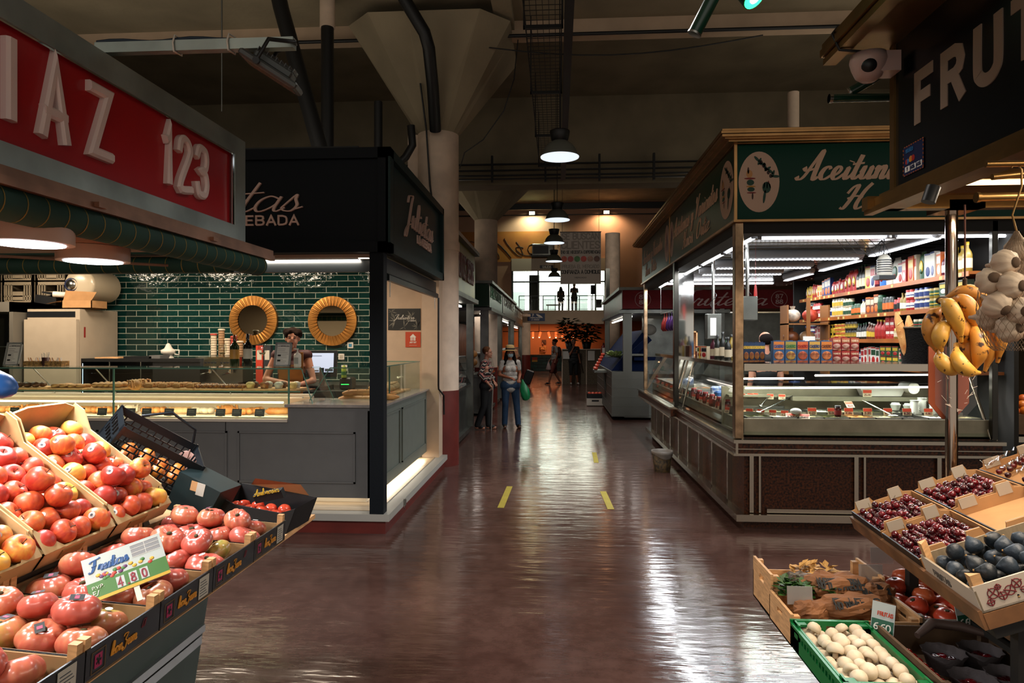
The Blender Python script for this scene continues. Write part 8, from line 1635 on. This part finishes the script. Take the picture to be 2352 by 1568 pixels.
for k in range(5): q.box(-.225,.555,-.006,5.2,.1+.19*k,.115+.19*k)
q.build('steel_drawers',mat('stall_steel'),R_); q = MB().prism([(-.2,1.02),(.55,1.02),(.55,1.9),(.5,1.9)],.35,5.0,'Y'); q.build('slanted_rack',mat('navy_crate','#101c3c',.8,spec=.1),R_); MB().box(.6,4.2,1.5,1.55,.9,2.3).build('dim_backing',STEELD,R_)
leaves(1.27,15.2,1.32,.1,.25,90,'pale green lettuces on the slanted rack of the red fruit stall',mat('lettuce','#6c8a3c',.6,col2='#a8b07c',vs=20),.2,.05)
tag(MB().box(1.62,2.2,14.55,14.95,1.25,1.32).cbox((1.72,14.75,1.5),(.65,.3,.12),(0,-.75,0)).build('blue_crate',mat('navy_crate')),'dark blue crate tilted on the front rack of the red fruit stall','crate'); tag(MB().ball((1.95,14.7,1.9),(.16,.08,.12),12,8).build('apron',mat('apron_cloth','#8a867c',.8)),'pale bundle hanging inside the red fruit stall','bundle')
tag(MB().box(.86,1.15,15.9,16.7,.93,.98).cyl((1.1,16.3,.93),(1.16,16.3,.3),.02).build('side_shelf',STEELD),'small steel shelf jutting from the red fruit stall','shelf')
for a in range(6):
 for b in range(5-a if a < 5 else 1): o = bpy.data.objects.new('large_tomato',bt_); C.objects.link(o); o.location = (.90+.035*a+.0,15.98+.1*b+.05*a,1.02+.065*a); tag(o,f'red tomato in the pyramid on the jutting shelf, layer {a+1}, {nth(b)} along','tomato','tomato pyramid')
t = thing('floor_crate','white and dark crate of tomatoes on the floor below the jutting shelf','crate',(.76,17.5,0)); MB().box(0,.42,0,.3,.02,.2).build('white_carton',wp,t); MB().box(0,.42,0,.01,.2,.32).box(0,.01,0,.3,.2,.36).box(.41,.42,0,.3,.2,.36).box(.12,.3,-.004,0,.12,.16).build('dark_carton',BLACK,t)
for a in range(4):
 for b in range(3): o = bpy.data.objects.new('large_tomato',bt_); C.objects.link(o); o.location = (.83+.09*a,17.57+.09*b,.25+.03*b); tag(o,f'tomato in the floor crate, {nth(a)} from left, row {b+1}','tomato','tomatoes in the floor crate')
t = thing('shopping_trolley','dark shopping trolley with red tail marks before the far column','trolley',(-1.03,24.4,0)); MB().cbox((0,0,.38),(.3,.25,.5),(0,.35,0),bev=.03).build('bag',BLACK,t); MB().cyl((-.1,-.15,.08),(-.1,.15,.08),.08,n=14).build('wheel',BLACK,t); MB().tube([(.05,-.1,.05),(-.15,-.1,.25),(-.22,-.1,.5)],.015).build('frame',mat('emblem_red'),t)
# ================================================================== people
skin1 = mat('skin_light','#a9735a',.55); skin2 = mat('skin_tan','#8a5238',.55); skin3 = mat('skin_dim','#7a4a34',.6)
def solid(mb,voxel,m,name,parent,smooth=6):
 me = mb.mesh('tmp',m); o = bpy.data.objects.new('tmp',me); C.objects.link(o)
 r = o.modifiers.new('r','REMESH'); r.mode = 'VOXEL'; r.voxel_size = voxel; r.use_smooth_shade = True
 s = o.modifiers.new('s','SMOOTH'); s.iterations = smooth; s.factor = .5
 dg = bpy.context.evaluated_depsgraph_get(); n = bpy.data.meshes.new_from_object(o.evaluated_get(dg)); n.name = name
 bpy.data.objects.remove(o); bpy.data.meshes.remove(me)
 for p in n.polygons: p.use_smooth = True
 n.materials.clear(); n.materials.append(m)
 q = bpy.data.objects.new(name,n); C.objects.link(q); q.parent = parent; return q
def cap(mb,a,b,ra,rb,n=12):
 a,b = Vector(a),Vector(b); mb.cyl(tuple(a),tuple(b),ra,rb,n=n); mb.ball(tuple(a),ra,n,7); mb.ball(tuple(b),rb,n,7)
def person(lab,loc,rz,H,skin,J=None,top=None,pants=None,hair=None,vox=.012,fem=True,shoe=None,sleeve=.55,legcut=1.,female_hip=1.,look=0.,fingers=True):
 """local frame faces -Y; J overrides joints given for a 1.7 m body"""
 t = thing('person',lab,'person',loc,rz); s = H/1.7; t.scale = (s,s,s)
 P = dict(hipL=(.09,0,.9),hipR=(-.09,0,.9),kneeL=(.1,-.01,.49),kneeR=(-.1,-.01,.49),ankL=(.1,.02,.09),ankR=(-.1,.02,.09),waist=(0,0,1.02),chest=(0,-.01,1.26),shL=(.165,0,1.385),shR=(-.165,0,1.385),elL=(.2,.03,1.12),elR=(-.2,.03,1.12),wrL=(.21,-.05,.88),wrR=(-.21,-.05,.88),neck=(0,.01,1.44),head=(0,-.01,1.585))
 P.update(J or {}); P = {k: Vector(v) for k,v in P.items()}
 m = MB()
 for S in 'LR':
  cap(m,P['hip'+S],P['knee'+S],.078,.052); cap(m,P['knee'+S],P['knee'+S].lerp(P['ank'+S],.35),.052,.054); cap(m,P['knee'+S].lerp(P['ank'+S],.35),P['ank'+S],.054,.034)
  a = P['ank'+S]; cap(m,a+Vector((0,.02,-.05)),a+Vector((.01*(1 if S == 'L' else -1),-.15,-.065)),.036,.03); cap(m,a+Vector((0,.02,-.05)),a,.036,.034)
  cap(m,P['sh'+S],P['el'+S],.048,.036); cap(m,P['el'+S],P['wr'+S],.037,.024); d = (P['wr'+S]-P['el'+S]).normalized(); u = d.orthogonal().normalized(); side = d.cross(Vector((0,0,1)) if abs(d.z) < .8 else Vector((0,1,0))).normalized(); w0 = P['wr'+S]; pc_ = w0+d*.06
  cap(m,w0,w0+d*.05,.024,.028); m.ball(tuple(pc_),(.034,.034,.03),10,7)
  if fingers:
   up = side.cross(d)
   for f in range(4): b = w0+d*.075+side*(.011*(f-1.5)*2); L1 = (.03,.036,.034,.026)[f]; cap(m,b,b+d*L1,.0095,.009,8); cap(m,b+d*L1,b+d*L1*1.3-up*.03,.009,.008,8)
   cap(m,w0+d*.03+side*.028,w0+d*.075+side*.045,.012,.01,8)
 cap(m,P['hipL'],P['hipR'],.095*female_hip,.095*female_hip,14)
 for k in range(4): a = P['hipL'].lerp(P['hipR'],.5).lerp(P['waist'],k/3); m.ball(tuple(a),(.16-.012*k,.1,.09),16,9)
 for k in range(5): a = P['waist'].lerp(P['chest'],k/4); m.ball(tuple(a),(.135+.008*k,.095+.004*k,.1),16,9)
 m.ball(tuple(P['chest'].lerp(P['neck'],.45)),(.15,.085,.09),16,9); cap(m,P['shL'],P['shR'],.055,.055)
 if fem: m.ball(tuple(P['chest']+Vector((.06,-.07,-.01))),.055,10,7).ball(tuple(P['chest']+Vector((-.06,-.07,-.01))),.055,10,7)
 cap(m,P['neck']-Vector((0,0,.04)),P['head']-Vector((0,-.01,.04)),.052,.046)
 hd = P['head']; R = Euler((0,0,look)).to_matrix()
 def hp(x,y,z): return tuple(hd+R @ Vector((x,y,z)))
 m.ball(hp(0,.012,.03),(.074,.09,.085),18,12).ball(hp(0,-.02,-.035),(.058,.068,.075),16,10); m.ball(hp(0,-.088,-.008),(.011,.016,.022),8,6).ball(hp(0,-.07,-.095),(.024,.02,.02),8,6)
 for sx in (1,-1): m.ball(hp(.074*sx,.015,-.01),(.012,.02,.03),8,6); m.ball(hp(.028*sx,-.07,.022),(.02,.014,.01),8,5)
 solid(m,vox,skin,'body',t,5)
 e = MB()
 for sx in (1,-1): e.ball(hp(.028*sx,-.082,.004),(.010,.006,.006),8,5); e.ball(hp(.03*sx,-.084,.026),(.017,.005,.004),8,4)
 e.build('eyes',mat('eye_dark','#140c08',.3),t); MB().ball(hp(0,-.086,-.058),(.02,.006,.006),10,5).build('mouth',mat('lips','#6e2c24',.5),t)
 if pants:
  m = MB()
  for S in 'LR':
   k = P['knee'+S]; a = P['ank'+S]; e_ = k.lerp(a,max(0,legcut*2-1)) if legcut > .5 else P['hip'+S].lerp(k,legcut*2)
   if legcut > .5: cap(m,P['hip'+S],k,.098,.07); cap(m,k,e_,.07,.062 if legcut > .9 else .064)
   else: cap(m,P['hip'+S],e_,.1,.088)
  cap(m,P['hipL'],P['hipR'],.112*female_hip,.112*female_hip,14)
  for k in range(3): m.ball(tuple(P['hipL'].lerp(P['hipR'],.5).lerp(P['waist'],k/3)),(.172-.01*k,.112,.09),16,9)
  solid(m,vox,pants,'trousers' if legcut > .5 else 'shorts',t,4)
 if top:
  m = MB()
  for S in 'LR':
   if sleeve > 0:
    if sleeve <= 1: cap(m,P['sh'+S],P['sh'+S].lerp(P['el'+S],sleeve),.064,.056)
    else: cap(m,P['sh'+S],P['el'+S],.066,.058); cap(m,P['el'+S],P['el'+S].lerp(P['wr'+S],sleeve-1),.058,.056)
  b0 = P['hipL'].lerp(P['hipR'],.5)+Vector((0,0,-.05))
  for k in range(5): m.ball(tuple(b0.lerp(P['chest'],k/4)),(.178-.006*k,.122-.002*k,.105),18,9)
  m.ball(tuple(P['chest'].lerp(P['neck'],.45)),(.158,.096,.085),16,9); cap(m,P['shL'],P['shR'],.066,.066)
  if fem: m.ball(tuple(P['chest']+Vector((.06,-.075,-.01))),.066,10,7).ball(tuple(P['chest']+Vector((-.06,-.075,-.01))),.066,10,7)
  solid(m,vox,top,'top',t,5)
 if hair:
  hm,kind = hair; m = MB()
  if kind != 'bald': m.ball(hp(0,.028,.045),(.087,.092,.088),18,12)
  else: m.ball(hp(0,.035,.022),(.085,.085,.078),18,12)
  if kind == 'long':
   for sx in (1,-1): cap(m,hp(.075*sx,.02,.0),hp(.11*sx,-.02,-.22),.035,.045)
   cap(m,hp(0,.07,.0),hp(0,.09,-.2),.06,.07)
  if kind == 'curly':
   for k in range(16): m.ball(hp(.075*cos(k*1.9),.03+.075*sin(k*1.9),.06+.04*sin(k*3.1)),.036,8,6)
  if kind == 'bun': m.ball(hp(.0,.1,.08),.045,10,7)
  solid(m,vox,hm,'hair',t,3)
 if shoe:
  for S in 'LR':
   a = P['ank'+S]; m = MB(); o_ = .01*(1 if S == 'L' else -1); cap(m,a+Vector((0,.03,-.062)),a+Vector((o_,-.16,-.064)),.026,.024); cap(m,a+Vector((0,-.05,-.045)),a+Vector((o_,-.1,-.04)),.044,.04); q = solid(m,vox,shoe,'shoe',t,2)
 return t,P,s
blk = mat('black_cloth','#0b0b0c',.8)
# older woman with a cane
zig = mat('zigzag_blouse','#0c0b0c',.7); N = zig.node_tree.nodes; L = zig.node_tree.links; tc = N.new('ShaderNodeTexCoord'); sx_ = N.new('ShaderNodeSeparateXYZ'); L.new(tc.outputs['Object'],sx_.inputs[0])
def mth(op,a,b=None,c=None):
 n = N.new('ShaderNodeMath'); n.operation = op
 for i,v in enumerate((a,b,c)):
  if v is None: continue
  if isinstance(v,(int,float)): n.inputs[i].default_value = v
  else: L.new(v,n.inputs[i])
 return n.outputs[0]
hz_ = mth('ADD',sx_.outputs[0],sx_.outputs[1]); tri = mth('PINGPONG',hz_,.06); zz_ = mth('MULTIPLY_ADD',tri,1.5,sx_.outputs[2]); fr_ = mth('FRACT',mth('MULTIPLY',zz_,17)); st_ = mth('LESS_THAN',fr_,.36); al = mth('LESS_THAN',mth('FRACT',mth('MULTIPLY',zz_,8.5)),.5)
m1 = N.new('ShaderNodeMix'); m1.data_type = 'RGBA'; m1.inputs[6].default_value = (*lin('#b8a898'),1); m1.inputs[7].default_value = (*lin('#a05a50'),1); L.new(al,m1.inputs['Factor']); m2_ = N.new('ShaderNodeMix'); m2_.data_type = 'RGBA'; m2_.inputs[6].default_value = (.004,.004,.005,1); L.new(st_,m2_.inputs['Factor']); L.new(m1.outputs[2],m2_.inputs[7]); L.new(m2_.outputs[2],N['Principled BSDF'].inputs['Base Color'])
t,P,s = person('older woman in a black zigzag blouse leaning on a pale cane',(-1.33,12.75,0),radians(80),1.55,skin1,dict(ankL=(.1,-.02,.09),kneeR=(-.1,.02,.49),ankR=(-.1,.16,.1),elR=(-.24,.06,1.14),wrR=(-.2,-.12,.94),head=(0,-.035,1.58),elL=(.22,.0,1.12),wrL=(.16,-.12,.98)),zig,blk,(mat('grey_blond_hair','#523420',.9,spec=.1,var=.3,vs=40),'short'),.009,True,mat('sandal_dark','#1a1412',.6),1.55,1.0,1.1)
c = MB().cyl((-.2,-.2,.93),(-.19,-.16,0),.011,n=10).tube([(-.2,-.2,.93),(-.2,-.18,.95),(-.2,-.13,.945)],.013,8); c = c.build('walking_cane',mat('cane_grey','#8a847c',.4,.3)); c.location = t.location; c.rotation_euler = t.rotation_euler; c.scale = t.scale; tag(c,'pale grey walking cane held by the older woman','cane')
b = MB().cbox((.24,-.02,.95),(.1,.22,.28),bev=.03).tube([(.24,-.08,1.08),(.19,-.02,1.42),(.24,.06,1.08)],.008).build('handbag',mat('black_leather','#0a0a0b',.4)); b.location = t.location; b.rotation_euler = t.rotation_euler; b.scale = t.scale; tag(b,'black handbag hanging from the shoulder of the older woman','handbag')
# woman in straw hat
t,P,s = person('woman in straw hat, face mask, pale blouse and blue jeans holding a green bag',(-.90,13.0,0),radians(14),1.53,skin2,dict(hipL=(.1,0,.9),ankL=(.17,-.04,.09),kneeL=(.14,-.03,.49),ankR=(-.11,.03,.09),elR=(-.23,.02,1.13),wrR=(-.03,-.2,1.07),elL=(.22,.03,1.13),wrL=(.16,-.2,1.04)),mat('speckled_blouse','#8e8880',.8,col2='#b5afa6',vs=60),mat('blue_denim','#17304a',.8,var=.15,vs=10),(mat('dark_hair','#120c0a',.9,spec=.1),'long'),.009,True,mat('sandal_dark'),.5,1.0,1.12)
hd = P['head']; h = MB().lathe([(.16,.0),(.165,.004),(.15,.012),(.098,.022),(.094,.08),(.085,.115),(.05,.128),(0,.13)],28,c=(hd.x,hd.y+.01,hd.z+.052)).build('straw_hat',mat('straw','#a88a58',.8,var=.15,vs=60),t); MB().lathe([(.1,.024),(.098,.058)],28,c=(hd.x,hd.y+.01,hd.z+.052)).build('hat_band',INK,h)
MB().ball((hd.x,hd.y-.048,hd.z-.045),(.06,.058,.05),16,10).tube([(.06,-.05,hd.z-.03),(.082,0,hd.z)],.003).tube([(-.06,-.05,hd.z-.03),(-.082,0,hd.z)],.003).build('face_mask',mat('mask_blue','#8aa0a4',.8),t)
g_ = MB(); n = 16; vs = []
for r,z in ((.015,.0),(.02,-.04),(.05,-.1),(.08,-.2),(.085,-.3),(.06,-.38),(.02,-.40)):
 for k in range(n): a = 2*pi*k/n; f = 1+.14*sin(5*a+z*20); vs.append((r*f*cos(a),r*.6*f*sin(a),z))
g_.add(vs,[(j*n+k,j*n+(k+1) % n,(j+1)*n+(k+1) % n,(j+1)*n+k) for j in range(6) for k in range(n)],0,True); gb_ = g_.build('green_bag',mat('green_film','#0e7040',.35,var=.2,vs=12)); w_ = t.matrix_basis @ (P['wrL']+Vector((.0,-.05,-.01))); gb_.location = Vector((-.90,13.0,0))+Euler((0,0,radians(14))).to_matrix() @ ((P['wrL']+Vector((.05,-.09,-.0)))*s); gb_.rotation_euler = (0,radians(-12),0); tag(gb_,'bright green plastic bag in the hand of the woman in the straw hat','bag')
# barista
t,P,s = person('barista with dark bobbed hair and ochre apron behind the cafe counter',(-2.88,7.25,.18),radians(18),1.62,skin1,dict(elR=(-.28,-.05,1.12),wrR=(-.02,-.25,1.08),elL=(.24,-.08,1.1),wrL=(.08,-.27,1.06),head=(.01,-.03,1.575)),mat('maroon_vest','#3c1214',.7),blk,(mat('dark_brown_hair','#1c100a',.9,spec=.1),'curly'),.01,True,None,0,1.0)
MB().box(-.13,.13,-.165,-.155,.55,1.28).box(-.13,-.1,-.16,.0,1.27,1.42).box(.1,.13,-.16,.0,1.27,1.42).build('apron',mat('ochre_apron','#8a5a26',.8,var=.1),t)
# bald man in the olive stall, back turned
person('man with thinning dark hair seen from behind inside the olive stall',(2.78,9.35,0),radians(190),1.78,skin1,None,blk,blk,(mat('dark_hair'),'bald'),.013,False,blk,.6,1.0,fingers=False)
# man with backpack
t,P,s = person('curly haired man in white shirt and rust shorts walking left with a backpack',(-.1,26.2,0),radians(-70),1.74,skin3,dict(ankL=(.09,-.25,.1),kneeL=(.09,-.16,.5),ankR=(-.09,.25,.1),kneeR=(-.09,.04,.49),wrR=(-.22,-.12,.9)),mat('dim_white_shirt','#8a8078',.8),mat('rust_shorts','#5a241a',.8),(mat('dark_hair'),'curly'),.014,False,mat('sandal_dark'),.6,.5,fingers=False)
b = MB().ball((0,.17,1.2),(.14,.1,.22),14,10).tube([(.1,.08,1.35),(.12,-.08,1.4),(.12,-.1,1.2),(.1,.1,1.05)],.018).build('backpack',mat('brown_backpack','#2a1814',.8)); b.location = t.location; b.rotation_euler = t.rotation_euler; b.scale = t.scale; tag(b,'dark brown backpack worn by the man in rust shorts','backpack')
b = MB().lathe([(.01,0),(.05,-.1),(.11,-.28),(.08,-.33),(0,-.34)],12).build('white_bag',mat('pink_white_film','#9a8480',.6)); b.location = (-.33,26.0,.88); tag(b,'whitish plastic bag carried by the man with the backpack','bag')
person('man in dark shirt and shorts at the granite block, hand at his face',(.62,26.15,0),radians(10),1.72,skin3,dict(elR=(-.16,-.12,1.14),wrR=(-.02,-.14,1.42),wrL=(.24,-.02,.88),ankL=(.16,0,.09)),mat('charcoal_shirt','#16181a',.8),blk,(mat('grey_hair','#5a4c42',.7),'short'),.014,False,mat('white_trainers','#a09a92',.6),.6,.62,fingers=False)
# on the mezzanine, and at the bar
person('person photographing by the mezzanine railing, right hand figure',(.94,38.0,3.2),radians(180),1.66,skin3,dict(elR=(-.2,-.14,1.2),wrR=(-.08,-.2,1.45),elL=(.2,-.14,1.2),wrL=(.08,-.2,1.45)),mat('charcoal_shirt'),blk,(mat('grey_hair'),'short'),.018,False,blk,.8,1.,fingers=False)
t,P,s = person('person in a long dress behind the mezzanine railing, left hand figure',(.2,38.2,3.2),radians(170),1.5,skin3,None,mat('dun_dress','#2c2420',.8),mat('dun_dress'),(mat('dark_hair'),'long'),.018,True,blk,1.2,1.,fingers=False)
person('bartender in an ochre top standing behind the far green bar',(-.82,38.95,0),radians(-20),1.62,skin3,dict(elL=(.22,-.1,1.1),wrL=(.05,-.2,1.15)),mat('ochre_apron'),blk,(mat('dark_hair'),'bun'),.018,True,blk,.6,1.,fingers=False)
